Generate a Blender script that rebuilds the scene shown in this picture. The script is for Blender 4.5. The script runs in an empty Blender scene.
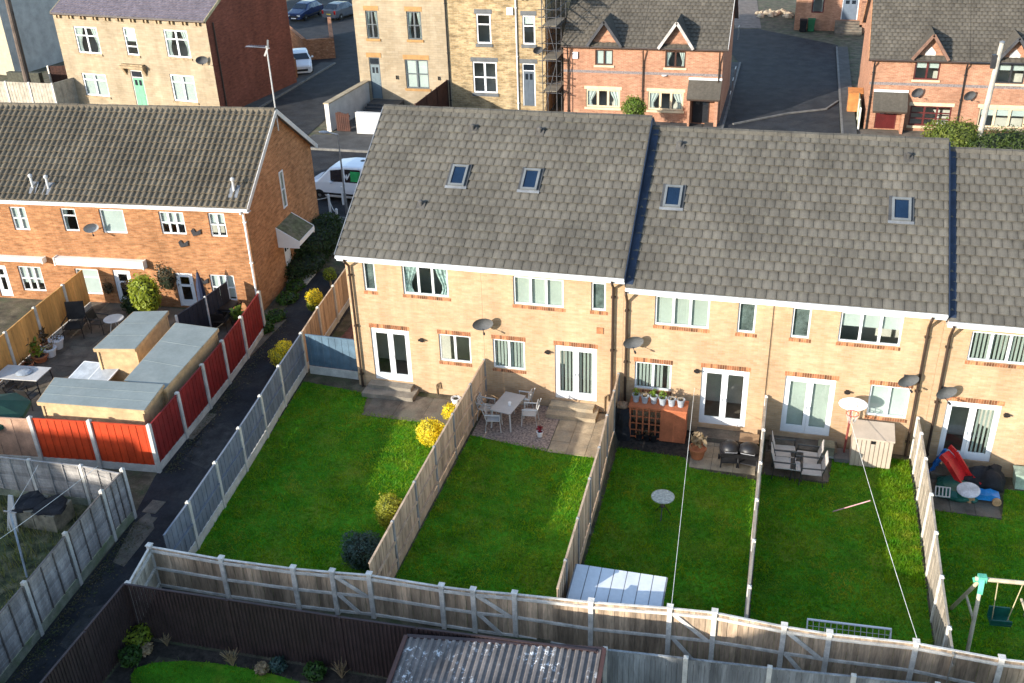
import bpy, math, random
import numpy as np
from math import sin, cos, radians, pi, atan2, sqrt, hypot
random.seed(7)
RND = random.random
def U(a, b): return a + (b - a) * random.random()
COL = bpy.context.scene.collection
SC = bpy.context.scene

# ------------------------------------------------------------------ survey camera
# the photograph's camera, solved from the terrace; used to read real positions on known planes
CP = np.array([4.404, -28.86, 18.756]); YAW, PIT, ROL, FPX = -.275, .498, -.036, 1017.8
_f = np.array([sin(YAW)*cos(PIT), cos(YAW)*cos(PIT), -sin(PIT)])
_r = np.array([cos(YAW), -sin(YAW), 0.]); _u = np.cross(_r, _f)
CR = _r*cos(ROL) + _u*sin(ROL); CU = -_r*sin(ROL) + _u*cos(ROL)
def ray(u, v): return _f + CR*(u-512)/FPX + CU*(341.5-v)/FPX
def G(u, v, z=0.):
    d = ray(u, v); t = (z-CP[2])/d[2]; p = CP + t*d
    return (float(p[0]), float(p[1]), z)
def W(u, v, Y=0.):
    d = ray(u, v); t = (Y-CP[1])/d[1]; p = CP + t*d
    return (float(p[0]), Y, float(p[2]))
class FP:
    """a vertical plane through (ox,oy) at angle a; z0 is the base height of the thing on it"""
    def __init__(s, ox, oy, a=0., z0=0.): s.o = np.array([ox, oy]); s.a = a; s.z0 = z0
    def px(s, u, v, off=0.):
        n = np.array([-sin(s.a), cos(s.a)]); d = ray(u, v); o = s.o + n*off
        t = ((o-CP[:2]) @ n)/(d[:2] @ n); p = CP + t*d
        return float((p[:2]-s.o) @ np.array([cos(s.a), sin(s.a)])), float(p[2]) - s.z0

# ------------------------------------------------------------------ materials
MATS = {}
def _nt(name):
    m = bpy.data.materials.new(name); m.use_nodes = True; nt = m.node_tree
    return m, nt, nt.nodes.get('Principled BSDF')
def _math(nt, op, a, b=None):
    n = nt.nodes.new('ShaderNodeMath'); n.operation = op
    for i, q in enumerate((a, b)):
        if q is None: continue
        if isinstance(q, (int, float)): n.inputs[i].default_value = q
        else: nt.links.new(q, n.inputs[i])
    return n.outputs[0]
def _noise(nt, vec, scale, detail=4, rough=.55):
    n = nt.nodes.new('ShaderNodeTexNoise'); n.inputs['Scale'].default_value = scale
    n.inputs['Detail'].default_value = detail; n.inputs['Roughness'].default_value = rough
    if vec is not None: nt.links.new(vec, n.inputs['Vector'])
    return n.outputs['Fac']
def _ramp(nt, fac, stops):
    n = nt.nodes.new('ShaderNodeValToRGB'); e = n.color_ramp.elements
    while len(e) < len(stops): e.new(.5)
    for el, (p, c) in zip(e, stops): el.position = p; el.color = (*c, 1)
    nt.links.new(fac, n.inputs[0]); return n.outputs[0]
def _mix(nt, fac, a, b, mode='MIX'):
    n = nt.nodes.new('ShaderNodeMix'); n.data_type = 'RGBA'; n.blend_type = mode
    for s, q in ((n.inputs[0], fac), (n.inputs[6], a), (n.inputs[7], b)):
        if isinstance(q, (int, float)): s.default_value = q
        elif isinstance(q, tuple): s.default_value = (*q[:3], 1)
        else: nt.links.new(q, s)
    return n.outputs[2]
def _mapr(nt, v, a, b, c, d):
    n = nt.nodes.new('ShaderNodeMapRange')
    nt.links.new(v, n.inputs[0])
    for i, q in enumerate((a, b, c, d)): n.inputs[i+1].default_value = q
    return n.outputs[0]
def _bump(nt, h, strength, dist, bs):
    n = nt.nodes.new('ShaderNodeBump'); n.inputs['Strength'].default_value = strength
    n.inputs['Distance'].default_value = dist; nt.links.new(h, n.inputs['Height'])
    nt.links.new(n.outputs[0], bs.inputs['Normal'])
def _coord(nt): return nt.nodes.new('ShaderNodeTexCoord').outputs['Object']
def M(name, c, var=.18, isl=0., sc=2.5, rough=.8, bump=0., bsc=30., c2=None, metal=0., spec=.4, stretch=None, sc2=None):
    """mottled surface: two noise scales, an optional second colour in patches, per-piece tint"""
    if name in MATS: return MATS[name]
    m, nt, bs = _nt(name); v = _coord(nt)
    if stretch:
        mp = nt.nodes.new('ShaderNodeMapping'); mp.inputs['Scale'].default_value = stretch
        nt.links.new(v, mp.inputs[0]); v = mp.outputs[0]
    n1 = _noise(nt, v, sc, 5); n2 = _noise(nt, v, sc2 or sc*9, 3)
    lo = tuple(q*(1-var*2) for q in c); hi = tuple(q*(1+var*1.6) for q in c)
    col = _ramp(nt, n1, [(.3, lo), (.7, hi)])
    if c2: col = _mix(nt, _mapr(nt, _noise(nt, v, sc*.6+.13, 5, .65), .48, .66, 0, 1), col, c2)
    col = _mix(nt, 1., col, _ramp(nt, n2, [(.25, (1-var,)*3), (.75, (1+var,)*3)]), 'MULTIPLY')
    if isl:
        g = nt.nodes.new('ShaderNodeNewGeometry')
        mr = _mapr(nt, g.outputs['Random Per Island'], 0, 1, 1-isl, 1+isl)
        col = _mix(nt, 1., col, mr, 'MULTIPLY')
    nt.links.new(col, bs.inputs['Base Color'])
    bs.inputs['Roughness'].default_value = rough; bs.inputs['Metallic'].default_value = metal
    bs.inputs['Specular IOR Level'].default_value = spec
    if bump: _bump(nt, _noise(nt, v, bsc, 4), bump, .02, bs)
    MATS[name] = m; return m
def MBR(name, c1, c2, mortar, var=.3, w=.225, h=.075, mort=.006, patch=None, big=.12):
    """brickwork or coursed stone in real brick sizes, on walls facing any way"""
    if name in MATS: return MATS[name]
    m, nt, bs = _nt(name); v = _coord(nt)
    sp = nt.nodes.new('ShaderNodeSeparateXYZ'); nt.links.new(v, sp.inputs[0])
    cb = nt.nodes.new('ShaderNodeCombineXYZ')
    nt.links.new(_math(nt, 'ADD', sp.outputs[0], sp.outputs[1]), cb.inputs[0]); nt.links.new(sp.outputs[2], cb.inputs[1])
    b = nt.nodes.new('ShaderNodeTexBrick'); nt.links.new(cb.outputs[0], b.inputs['Vector'])
    b.inputs['Color1'].default_value = (*c1, 1); b.inputs['Color2'].default_value = (*c2, 1); b.inputs['Mortar'].default_value = (*mortar, 1)
    b.inputs['Scale'].default_value = 1; b.inputs['Brick Width'].default_value = w; b.inputs['Row Height'].default_value = h
    b.inputs['Mortar Size'].default_value = mort; b.inputs['Mortar Smooth'].default_value = .3; b.inputs['Bias'].default_value = 0
    mp = nt.nodes.new('ShaderNodeMapping'); mp.inputs['Scale'].default_value = (1/w*.5, 1/h*.5, 1); nt.links.new(cb.outputs[0], mp.inputs[0])
    n1 = _noise(nt, mp.outputs[0], 1.1, 3, .7); n2 = _noise(nt, v, .55, 5, .6)
    col = _mix(nt, 1., b.outputs['Color'], _ramp(nt, n1, [(.25, (1-var,)*3), (.75, (1+var,)*3)]), 'MULTIPLY')
    col = _mix(nt, 1., col, _ramp(nt, n2, [(.3, (1-big*1.5,)*3), (.7, (1+big,)*3)]), 'MULTIPLY')
    m3 = nt.nodes.new('ShaderNodeMapping'); m3.inputs['Scale'].default_value = (1.1, 1.1, .16); nt.links.new(v, m3.inputs[0])
    col = _mix(nt, 1., col, _ramp(nt, _noise(nt, m3.outputs[0], 1.4, 5, .65), [(.3, (.84, .83, .80)), (.62, (1.05,)*3)]), 'MULTIPLY')
    if patch: col = _mix(nt, _mapr(nt, n1, .6, .72, 0, .8), col, patch)
    nt.links.new(col, bs.inputs['Base Color']); bs.inputs['Roughness'].default_value = .9; bs.inputs['Specular IOR Level'].default_value = .2
    _bump(nt, _math(nt, 'ADD', _math(nt, 'MULTIPLY', b.outputs['Fac'], -1.), _math(nt, 'MULTIPLY', n1, .5)), .6, .012, bs)
    MATS[name] = m; return m
def MTILE(name, c, lichen, isl=.2):
    """weathered concrete tiles: tint per tile, lichen, grime at tile edges, course shade painted in below the laps (tile UV)"""
    if name in MATS: return MATS[name]
    m, nt, bs = _nt(name); v = _coord(nt)
    g = nt.nodes.new('ShaderNodeNewGeometry'); uv = nt.nodes.new('ShaderNodeTexCoord').outputs['UV']
    sp = nt.nodes.new('ShaderNodeSeparateXYZ'); nt.links.new(uv, sp.inputs[0])
    ex = _math(nt, 'ABSOLUTE', _math(nt, 'SUBTRACT', sp.outputs[0], .5))
    ex = _mapr(nt, ex, .2, .5, 0, 1)
    ey = _mapr(nt, sp.outputs[1], .5, 1., 0, 1)  # darkens towards the tile head: course shade painted in with the grime
    nz = _noise(nt, v, 7, 5, .65); nb = _noise(nt, v, .45, 4, .6); nf = _noise(nt, v, 45, 3)
    gr = _math(nt, 'MULTIPLY', _math(nt, 'ADD', _math(nt, 'MULTIPLY', ex, .6), _math(nt, 'MULTIPLY', ey, .7)), _mapr(nt, nz, .3, .65, .25, 1.))
    base = _mix(nt, 1., c, _mapr(nt, g.outputs['Random Per Island'], 0, 1, 1-isl, 1+isl), 'MULTIPLY')
    base = _mix(nt, 1., base, _mapr(nt, nb, .3, .7, .8, 1.2), 'MULTIPLY')
    base = _mix(nt, 1., base, _mapr(nt, nf, .3, .7, .8, 1.2), 'MULTIPLY')
    ms = nt.nodes.new('ShaderNodeMapping'); ms.inputs['Scale'].default_value = (1.6, .22, .22); nt.links.new(v, ms.inputs[0])
    base = _mix(nt, 1., base, _mapr(nt, _noise(nt, ms.outputs[0], 1.3, 5, .65), .3, .68, .82, 1.12), 'MULTIPLY')
    base = _mix(nt, _mapr(nt, _noise(nt, v, 3.3, 6, .7), .55, .72, 0, .7), base, lichen)
    base = _mix(nt, _math(nt, 'MULTIPLY', gr, .85), base, tuple(q*.28 for q in c))
    nt.links.new(base, bs.inputs['Base Color']); bs.inputs['Roughness'].default_value = .85; bs.inputs['Specular IOR Level'].default_value = .25
    _bump(nt, nf, .35, .01, bs)
    MATS[name] = m; return m
def MGLASS(name='window_glass', tint=(.92, .97, .95), k=.95):
    if name in MATS: return MATS[name]
    m, nt, bs = _nt(name); out = nt.nodes['Material Output']
    tr = nt.nodes.new('ShaderNodeBsdfTransparent'); tr.inputs[0].default_value = (*[q*k for q in tint], 1)
    gl = nt.nodes.new('ShaderNodeBsdfGlossy'); gl.inputs['Roughness'].default_value = .02
    lw = nt.nodes.new('ShaderNodeLayerWeight'); fr = _math(nt, 'ADD', _math(nt, 'MULTIPLY', _math(nt, 'POWER', lw.outputs['Facing'], 4.), .5), .09)
    mx = nt.nodes.new('ShaderNodeMixShader'); nt.links.new(fr, mx.inputs[0])
    nt.links.new(tr.outputs[0], mx.inputs[1]); nt.links.new(gl.outputs[0], mx.inputs[2]); nt.links.new(mx.outputs[0], out.inputs[0])
    MATS[name] = m; return m
def MLEAF(name, c, c2, trans=.35, isl=.35, worn=None):
    if name in MATS: return MATS[name]
    m, nt, bs = _nt(name); out = nt.nodes['Material Output']; v = _coord(nt)
    g = nt.nodes.new('ShaderNodeNewGeometry')
    col = _mix(nt, _mapr(nt, _noise(nt, v, 2.2, 4), .35, .65, 0, 1), c, c2)
    if worn: col = _mix(nt, _mapr(nt, _noise(nt, v, .55, 6, .68), .56, .70, 0, .75), col, worn)
    col = _mix(nt, 1., col, _mapr(nt, g.outputs['Random Per Island'], 0, 1, 1-isl, 1+isl), 'MULTIPLY')
    nt.links.new(col, bs.inputs['Base Color']); bs.inputs['Roughness'].default_value = .55; bs.inputs['Specular IOR Level'].default_value = .3
    t = nt.nodes.new('ShaderNodeBsdfTranslucent'); nt.links.new(_mix(nt, 1., col, (2.1, 1.9, .6), 'MULTIPLY'), t.inputs[0])
    mx = nt.nodes.new('ShaderNodeMixShader'); mx.inputs[0].default_value = trans
    nt.links.new(bs.outputs[0], mx.inputs[1]); nt.links.new(t.outputs[0], mx.inputs[2]); nt.links.new(mx.outputs[0], out.inputs[0])
    MATS[name] = m; return m

# ------------------------------------------------------------------ meshes
class MB:
    def __init__(s): s.v = []; s.f = []; s.uv = {}
    def poly(s, pts, uv=None):
        i = len(s.v); s.v += [tuple(p) for p in pts]; s.f.append(tuple(range(i, i+len(pts))))
        if uv: s.uv[len(s.f)-1] = uv
        return s
    def mesh(s, vs, fs):
        i = len(s.v); s.v += [tuple(p) for p in vs]; s.f += [tuple(i+q for q in f) for f in fs]; return s
    def box(s, x0, x1, y0, y1, z0, z1):
        if x0 > x1: x0, x1 = x1, x0
        if y0 > y1: y0, y1 = y1, y0
        return s.mesh([(x0,y0,z0),(x1,y0,z0),(x1,y1,z0),(x0,y1,z0),(x0,y0,z1),(x1,y0,z1),(x1,y1,z1),(x0,y1,z1)],
               [(0,3,2,1),(4,5,6,7),(0,1,5,4),(1,2,6,5),(2,3,7,6),(3,0,4,7)])
    def bar(s, p, q, w, h=None, up=(0,0,1)):
        """rectangular bar from p to q, w across, h along up"""
        h = w if h is None else h
        p = np.array(p, float); q = np.array(q, float); d = q-p; d /= np.linalg.norm(d)+1e-9
        up = np.array(up, float); sd = np.cross(d, up)
        if np.linalg.norm(sd) < 1e-3: sd = np.cross(d, (1., 0, 0))
        sd /= np.linalg.norm(sd); u2 = np.cross(sd, d)
        vs = [a+sd*w/2*i+u2*h/2*j for a in (p, q) for i, j in ((-1,-1),(1,-1),(1,1),(-1,1))]
        return s.mesh(vs, [(0,1,2,3),(7,6,5,4),(0,4,5,1),(1,5,6,2),(2,6,7,3),(3,7,4,0)])
    def tube(s, pts, r, n=6, cap=True):
        pts = [np.array(p, float) for p in pts]; rs = r if isinstance(r, (list, tuple)) else [r]*len(pts); base = len(s.v)
        for k, p in enumerate(pts):
            d = pts[min(k+1, len(pts)-1)]-pts[max(k-1, 0)]; d /= np.linalg.norm(d)+1e-9
            a = np.cross(d, (0, 0, 1.));
            if np.linalg.norm(a) < 1e-3: a = np.cross(d, (1., 0, 0))
            a /= np.linalg.norm(a); b = np.cross(d, a)
            s.v += [tuple(p+(a*cos(2*pi*i/n)+b*sin(2*pi*i/n))*rs[k]) for i in range(n)]
        for k in range(len(pts)-1):
            for i in range(n):
                s.f.append((base+k*n+i, base+k*n+(i+1) % n, base+(k+1)*n+(i+1) % n, base+(k+1)*n+i))
        if cap:
            s.f.append(tuple(base+i for i in range(n))[::-1]); s.f.append(tuple(base+(len(pts)-1)*n+i for i in range(n)))
        return s
    def lathe(s, c, prof, n=16):
        """profile [(r,z)...] round a vertical axis at c"""
        b = len(s.v)
        for r, z in prof: s.v += [(c[0]+r*cos(2*pi*i/n), c[1]+r*sin(2*pi*i/n), c[2]+z) for i in range(n)]
        for k in range(len(prof)-1):
            for i in range(n): s.f.append((b+k*n+i, b+k*n+(i+1) % n, b+(k+1)*n+(i+1) % n, b+(k+1)*n+i))
        s.f.append(tuple(b+i for i in range(n))[::-1]); s.f.append(tuple(b+(len(prof)-1)*n+i for i in range(n)))
        return s
    def blob(s, c, r, n=10, m=7, lump=.0):
        b = len(s.v); ph = [U(0, 6) for _ in range(6)]
        for j in range(m+1):
            t = pi*j/m
            for i in range(n):
                a = 2*pi*i/n; k = 1+lump*(sin(3*a+ph[0])*sin(2*t+ph[1])+.6*sin(5*a+ph[2])*sin(4*t+ph[3]))
                s.v.append((c[0]+r[0]*k*sin(t)*cos(a), c[1]+r[1]*k*sin(t)*sin(a), c[2]+r[2]*k*cos(t)))
        for j in range(m):
            for i in range(n): s.f.append((b+j*n+i, b+(j+1)*n+i, b+(j+1)*n+(i+1) % n, b+j*n+(i+1) % n))
        return s
    def prism(s, poly, a, b, axis='y'):
        """2-d outline swept from a to b along an axis"""
        n = len(poly)
        def P(p, t): return {'y': (p[0], t, p[1]), 'x': (t, p[0], p[1]), 'z': (p[0], p[1], t)}[axis]
        return s.mesh([P(p, a) for p in poly]+[P(p, b) for p in poly],
               [tuple(range(n)), tuple(range(2*n-1, n-1, -1))]+[(i, n+i, n+(i+1) % n, (i+1) % n) for i in range(n)])
    def leaves(s, c, r, n, size, shell=.45, flat=.0):
        """leaf faces spread through a crown's volume"""
        for _ in range(n):
            d = np.array([random.gauss(0, 1) for _ in range(3)]); d /= np.linalg.norm(d)+1e-6
            k = shell+(1-shell)*RND()**.6; p = np.array(c)+d*np.array(r)*k
            a = np.array([random.gauss(0, 1) for _ in range(3)]); a = a-d*(a @ d)*.5; a /= np.linalg.norm(a)
            b = np.cross(a, d+np.array([random.gauss(0, .5) for _ in range(3)])); b /= np.linalg.norm(b)+1e-6
            l = size*U(.6, 1.4); w = l*.5
            s.poly([p-b*w*.5-a*l*.1, p+a*l*.5-b*w*.1+d*l*.1, p+b*w*.5+a*l*.1, p-a*l*.5])
        return s
    def build(s, name, mat, parent=None, ab=False, smooth=False):
        me = bpy.data.meshes.new(name)
        vs = s.v
        if ab and parent is not None:
            L = parent['_loc'] if '_loc' in parent else tuple(parent.location)
            vs = [(x-L[0], y-L[1], z-L[2]) for x, y, z in vs]
        me.from_pydata(vs, [], s.f)
        if s.uv:
            ul = me.uv_layers.new(name='UVMap'); 
            for p in me.polygons:
                q = s.uv.get(p.index)
                if q:
                    for li, c in zip(p.loop_indices, q): ul.data[li].uv = c
        if smooth: me.shade_smooth()
        me.materials.append(mat); o = bpy.data.objects.new(name, me); COL.objects.link(o)
        if parent is not None: o.parent = parent
        return o
def thing(name, label, cat, loc=(0, 0, 0), rz=0., group=None):
    o = bpy.data.objects.new(name, None); COL.objects.link(o); o.empty_display_size = .2
    o.location = loc; o.rotation_euler = (0, 0, rz); o['label'] = label; o['category'] = cat
    if group: o['group'] = group
    return o
def tag(o, label, cat, group=None):
    o['label'] = label; o['category'] = cat
    if group: o['group'] = group
    return o
def setting(name, mb, mat, kind='structure'):
    o = mb.build(name, mat); o['kind'] = kind; return o
def dup(root, loc, rz, label, group=None):
    def cp(o, par):
        c = o.copy(); COL.objects.link(c); c.parent = par
        for ch in list(o.children): cp(ch, c)
        return c
    r = cp(root, None); r.location = loc; r.rotation_euler = (0, 0, rz); r['label'] = label
    if group: r['group'] = group
    return r

# palette (linear albedo)
BUFF = MBR('buff_brick', (.50, .335, .205), (.44, .285, .16), (.44, .34, .24), var=.15)
REDB = MBR('orange_brick', (.41, .19, .083), (.30, .125, .052), (.34, .23, .14), var=.42)
PINKB = MBR('pink_brick', (.42, .21, .13), (.34, .155, .093), (.40, .29, .21), var=.3)
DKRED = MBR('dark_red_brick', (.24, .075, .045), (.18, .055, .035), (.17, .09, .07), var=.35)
CREAM = MBR('cream_stone', (.355, .29, .205), (.31, .245, .165), (.30, .25, .18), var=.12, w=.42, h=.15)
STONE = MBR('rubble_stone', (.38, .285, .16), (.27, .19, .10), (.34, .27, .18), var=.6, w=.36, h=.13, mort=.014, patch=(.09, .065, .045))
ORBR = M('orange_header_brick', (.30, .115, .05), var=.25, isl=.7, sc=5)
TILE = MTILE('grey_concrete_tile', (.112, .102, .085), (.155, .145, .112), isl=.10)
PANT = MTILE('brown_pantile', (.155, .128, .092), (.21, .18, .118), isl=.15)
BTILE = MTILE('brown_plain_tile', (.105, .092, .074), (.125, .112, .085), isl=.15)
SLATE = M('purple_slate', (.135, .115, .135), var=.14, isl=.15, sc=6, rough=.6)
UPVC = M('white_upvc', (.70, .71, .72), var=.03, sc=1.5, rough=.35)
WHITE = M('white_paint', (.52, .50, .47), var=.07, sc=2, rough=.6)
BRPL = M('brown_plastic', (.045, .028, .02), var=.1, rough=.45)
BLKPL = M('black_plastic', (.012, .012, .014), var=.2, rough=.45)
BLKCL = M('black_cloth', (.015, .015, .018), var=.3, rough=.9, bump=.3)
GREYM = M('grey_metal', (.30, .30, .31), var=.12, rough=.4, metal=.6)
DKMET = M('dark_metal', (.06, .06, .065), var=.15, rough=.4, metal=.5)
LEAD = M('lead_grey', (.16, .17, .185), var=.15, sc=4, rough=.5)
GLASS = MGLASS()
DGLASS = M('dark_glass', (.012, .017, .024), var=.1, rough=.04, spec=.9)
PLAST = M('room_plaster', (.62, .58, .52), var=.08, rough=.9)
CARPET = M('room_carpet', (.16, .13, .11), var=.15, rough=.95)
BLIND = M('pale_green_blind', (.43, .47, .42), var=.05, sc=1, rough=.8)
WBLIND = M('cream_blind', (.45, .49, .47), var=.05, sc=1, rough=.8)
CURT = M('patterned_curtain', (.36, .46, .44), var=.3, sc=9, rough=.9)
CONC = M('concrete', (.40, .38, .34), var=.14, sc=3, rough=.9, bump=.25, c2=(.30, .30, .25))
PCONC = M('pale_concrete_post', (.52, .50, .45), var=.12, sc=3, rough=.9, bump=.2)
MOSSC = M('mossy_concrete', (.25, .26, .19), var=.2, sc=3, rough=.95, bump=.3, c2=(.16, .2, .1))
WOODT = M('tan_fence_wood', (.50, .355, .235), var=.18, isl=.22, sc=3, rough=.85, stretch=(1, 1, .15))
WOODG = M('weathered_grey_wood', (.36, .335, .31), var=.2, isl=.2, sc=3, rough=.9, stretch=(1, 1, .2), c2=(.25, .235, .22))
WOODR = M('rear_fence_wood', (.40, .29, .195), var=.28, isl=.28, sc=3, rough=.88, stretch=(1, 1, .15))
WOODP = M('pale_post_wood', (.60, .56, .50), var=.15, isl=.1, sc=4, rough=.85)
PAINTG = M('blue_grey_paint', (.15, .175, .215), var=.1, isl=.1, sc=3, rough=.7)
PAINTB = M('blue_fence_paint', (.085, .14, .19), var=.12, isl=.1, sc=3, rough=.7)
REDP = M('red_fence_paint', (.21, .014, .012), var=.12, isl=.12, sc=3, rough=.6)
ORP = M('orange_fence_paint', (.52, .05, .010), var=.1, isl=.12, sc=3, rough=.6)
ORW = M('orange_stained_wood', (.56, .29, .085), var=.14, isl=.16, sc=3, rough=.75, stretch=(1, 1, .2))
NEWW = M('new_pine', (.50, .34, .18), var=.12, isl=.1, sc=4, rough=.75)
FELT = M('grey_roof_felt', (.215, .245, .235), var=.07, sc=1.2, rough=.85, bump=.2, bsc=60, c2=(.25, .275, .26))
BRMET = M('brown_steel_fence', (.046, .029, .029), var=.12, isl=.08, sc=4, rough=.5)
ASPH = M('asphalt', (.0145, .0155, .019), var=.34, sc=1.2, rough=.85, bump=.4, bsc=90, c2=(.030, .029, .029))
SLAB = M('paving_slab', (.34, .27, .18), var=.18, isl=.14, sc=2.5, rough=.9, bump=.3, bsc=25, c2=(.27, .23, .17))
SLABD = M('dark_paving_slab', (.13, .105, .08), var=.22, isl=.16, sc=2.5, rough=.9, bump=.3, bsc=25, c2=(.12, .11, .085))
GRAV = M('pinkish_gravel', (.30, .23, .19), var=.35, sc=14, rough=.95, bump=.8, bsc=70, sc2=60)
SOIL = M('dark_soil', (.035, .028, .022), var=.35, sc=8, rough=1., bump=.9, bsc=22)
EARTH = M('rough_earth', (.10, .085, .055), var=.3, sc=2, rough=1., bump=.7, bsc=12, c2=(.055, .07, .03))
LAWN = M('lawn_turf', (.055, .20, .010), var=.22, sc=.9, rough=1., bump=.8, bsc=40, c2=(.14, .20, .018), spec=.1)
TERRA = M('terracotta', (.40, .14, .06), var=.15, rough=.8)
PURE = M('grey_glazed_pot', (.30, .33, .36), var=.15, rough=.4)
# ------------------------------------------------------------------ terrain
def _s(t): t = min(1, max(0, t)); return t*t*(3-2*t)
def zg(x, y):
    st = .05 - .33*_s((x+.03)/.1) - .37*_s((x-9.25)/.1)         # gardens step down at the fences
    fr = .05 - .6*min(1, max(0, (x+4)/16.))                    # smooth fall in front of the rear fence
    zf = st + (fr-st)*_s((-10.75-y)/.25)
    return zf + (0-zf)*_s((y-9.)/3.)
xs = sorted(set([-400, -150, -90] + list(range(-60, 61, 3)) + [-4, -.08, -.03, 0, .03, .07, 9.2, 9.25, 9.3, 9.35, 90, 150, 400]))
ys = sorted(set([-400, -100, -40, -20, -14, -12, -11.1, -11, -10.9, -10.8, -10.7, -9, -4, 0, 4, 9, 9.7, 10.5, 11.2, 12, 20, 40, 80, 150, 400]))
g = MB(); g.v = [(x, y, zg(x, y)) for y in ys for x in xs]; n = len(xs)
g.f = [(j*n+i, j*n+i+1, (j+1)*n+i+1, (j+1)*n+i) for j in range(len(ys)-1) for i in range(n-1)]
setting('ground', g, EARTH)
def sheet(name, pts, mat, dz=.006, step=None):
    """a flat patch laid just above the ground"""
    return setting(name, MB().poly([(p[0], p[1], (p[2] if len(p) > 2 else zg(*p))+dz) for p in pts]), mat)
def slabs(name, x0, x1, y0, y1, z, mat, w=.6, gap=.012, kind='structure', rot=0.):
    m = MB(); nx = max(1, round((x1-x0)/w)); ny = max(1, round((y1-y0)/w)); dx = (x1-x0)/nx; dy = (y1-y0)/ny
    for i in range(nx):
        for j in range(ny):
            h = z+U(.0, .012)
            m.box(x0+i*dx+gap/2, x0+(i+1)*dx-gap/2, y0+j*dy+gap/2, y0+(j+1)*dy-gap/2, z-.05, h)
    return setting(name, m, mat)
# alley
sheet('path', [(-12.45,-22), (-10.35,-22), (-10.35,-11.4), (-11.15,-4), (-11.85,1.5), (-12.5,8.8), (-15.1,8.8), (-14.9,4.4), (-14.35,-1), (-13.72,-6.6), (-13.1,-9), (-12.7,-14)], ASPH, .01)
gp = MB()
for u, v, w, l in ((154, 507, .45, .6), (147, 521, .45, .4), (192, 425, 1., 1.6)):
    x, y, _ = G(u, v, .06); gp.box(x-w/2, x+w/2, y-l/2, y+l/2, .055, .072)
setting('path_slab', gp, SLABD)
PT = M('old_tarmac_patch', (.04, .039, .038), var=.3, sc=3, rough=.9, bump=.5, bsc=70)
sheet('path_patch', [(-12.1,-13.6), (-11.2,-13.9), (-11.05,-12.2), (-11.6,-11.9), (-12.2,-12.3)], PT, .014); sheet('path_patch', [(-13.3,-5.6), (-12.3,-5.9), (-12.1,-3.9), (-12.9,-3.2), (-13.5,-3.6)], PT, .014); sheet('path_patch', [(-13.,1.), (-12.2,.8), (-12.3,2.6), (-13.2,2.4)], PT, .014)
sheet('path_patch', [(-12.62,-10.5), (-12.2,-10.6), (-12.3,-8.9), (-12.9,-8.2), (-13.02,-8.9)], SLABD, .013)
# lawns (turf sheets) with patios
LZ = (.05, -.28, -.65)
lawns = [
 ([(-10.42,-10.75), (-4.78,-10.7), (-4.78,-1.95), (-8.7,-1.65), (-8.95,-.6), (-9.5,-.45), (-11.6,-.2), (-11.15,-4.2), (-10.7,-8)], LZ[0]),
 ([(-4.62,-10.7), (.06,-10.55), (-.02,-2.75), (-4.62,-2.3)], LZ[0]),
 ([(.2,-10.5), (4.6,-10.3), (4.6,-2.35), (2.6,-2.15), (2.3,-1.6), (.15,-1.5)], LZ[1]),
 ([(4.75,-10.3), (9.2,-10.05), (9.2,-.3), (6.9,-.5), (6.75,-2.1), (4.75,-2.0)], LZ[1]),
 ([(9.4,-10.1), (15.5,-9.6), (15.5,-.6), (12.0,-.7), (11.7,-2.3), (9.4,-2.2)], LZ[2])]
for pts, z in lawns: sheet('lawn', [(x, y, z) for x, y in pts], LAWN, .008)
slabs('patio', -8.65, -5.5, -1.9, -.35, .075, SLABD, 1.05)
slabs('patio', -1.95, -.12, -2.7, -.12, .075, SLAB, .62)
sheet('patio', [(-4.6,-2.3,.05), (-1.97,-2.68,.05), (-1.97,-.02,.05), (-4.6,-.02,.05)], GRAV, .016)
slabs('patio', 2.5, 4.55, -2.1, -.15, -.26, SLAB, .66)
sheet('flower_bed', [(.15,-1.5,-.28), (2.45,-1.6,-.28), (2.45,-.02,-.28), (.15,-.02,-.28)], SOIL, .012)
slabs('patio', 4.8, 6.75, -2.0, -.1, -.26, SLABD, .62)
slabs('patio', 9.6, 11.7, -2.25, -.1, -.63, SLABD, .62)
slabs('side_passage', -11.6, -9.55, .6, 8.5, .07, M('red_paving', (.16, .07, .05), var=.25, isl=.25, sc=3), .45)
# yards of the brick terrace, street, side road, cul-de-sac
slabs('yard_paving', -24, -14.4, -6.3, 4.2, .075, SLABD, .75)
sheet('yard_ground', [(-30,-30), (-13.3,-30), (-13.3,-8.4), (-30,-8.4)], M('weedy_ground', (.05, .06, .025), var=.4, sc=3, rough=1., bump=1., bsc=14, c2=(.16, .14, .075)), .01)
sheet('road', [(-120,15.2,0), (80,15.2,0), (80,25.2,0), (-120,25.2,0)], ASPH, .02)
sheet('side_road', [(-30.2,25.2,0), (-24.2,25.2,0), (-25.6,40,0), (-27.5,110,0), (-50,110,0), (-46,62,0), (-33.5,46,0), (-30.6,42,0)], ASPH, .024)
sheet('cul_de_sac', [(.9,25.2,0), (7.6,25.2,0), (7.7,40,0), (7.9,57,0), (1.4,62.5,0), (-1.6,62,0), (-1.6,59,0), (.7,50,0)], ASPH, .024)
PAVE = M('pavement_asphalt', (.065, .063, .06), var=.16, sc=1.5, rough=.9, bump=.3, bsc=60)
KERB = M('kerb_stone', (.15, .145, .135), var=.15, sc=3, rough=.9)
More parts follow.
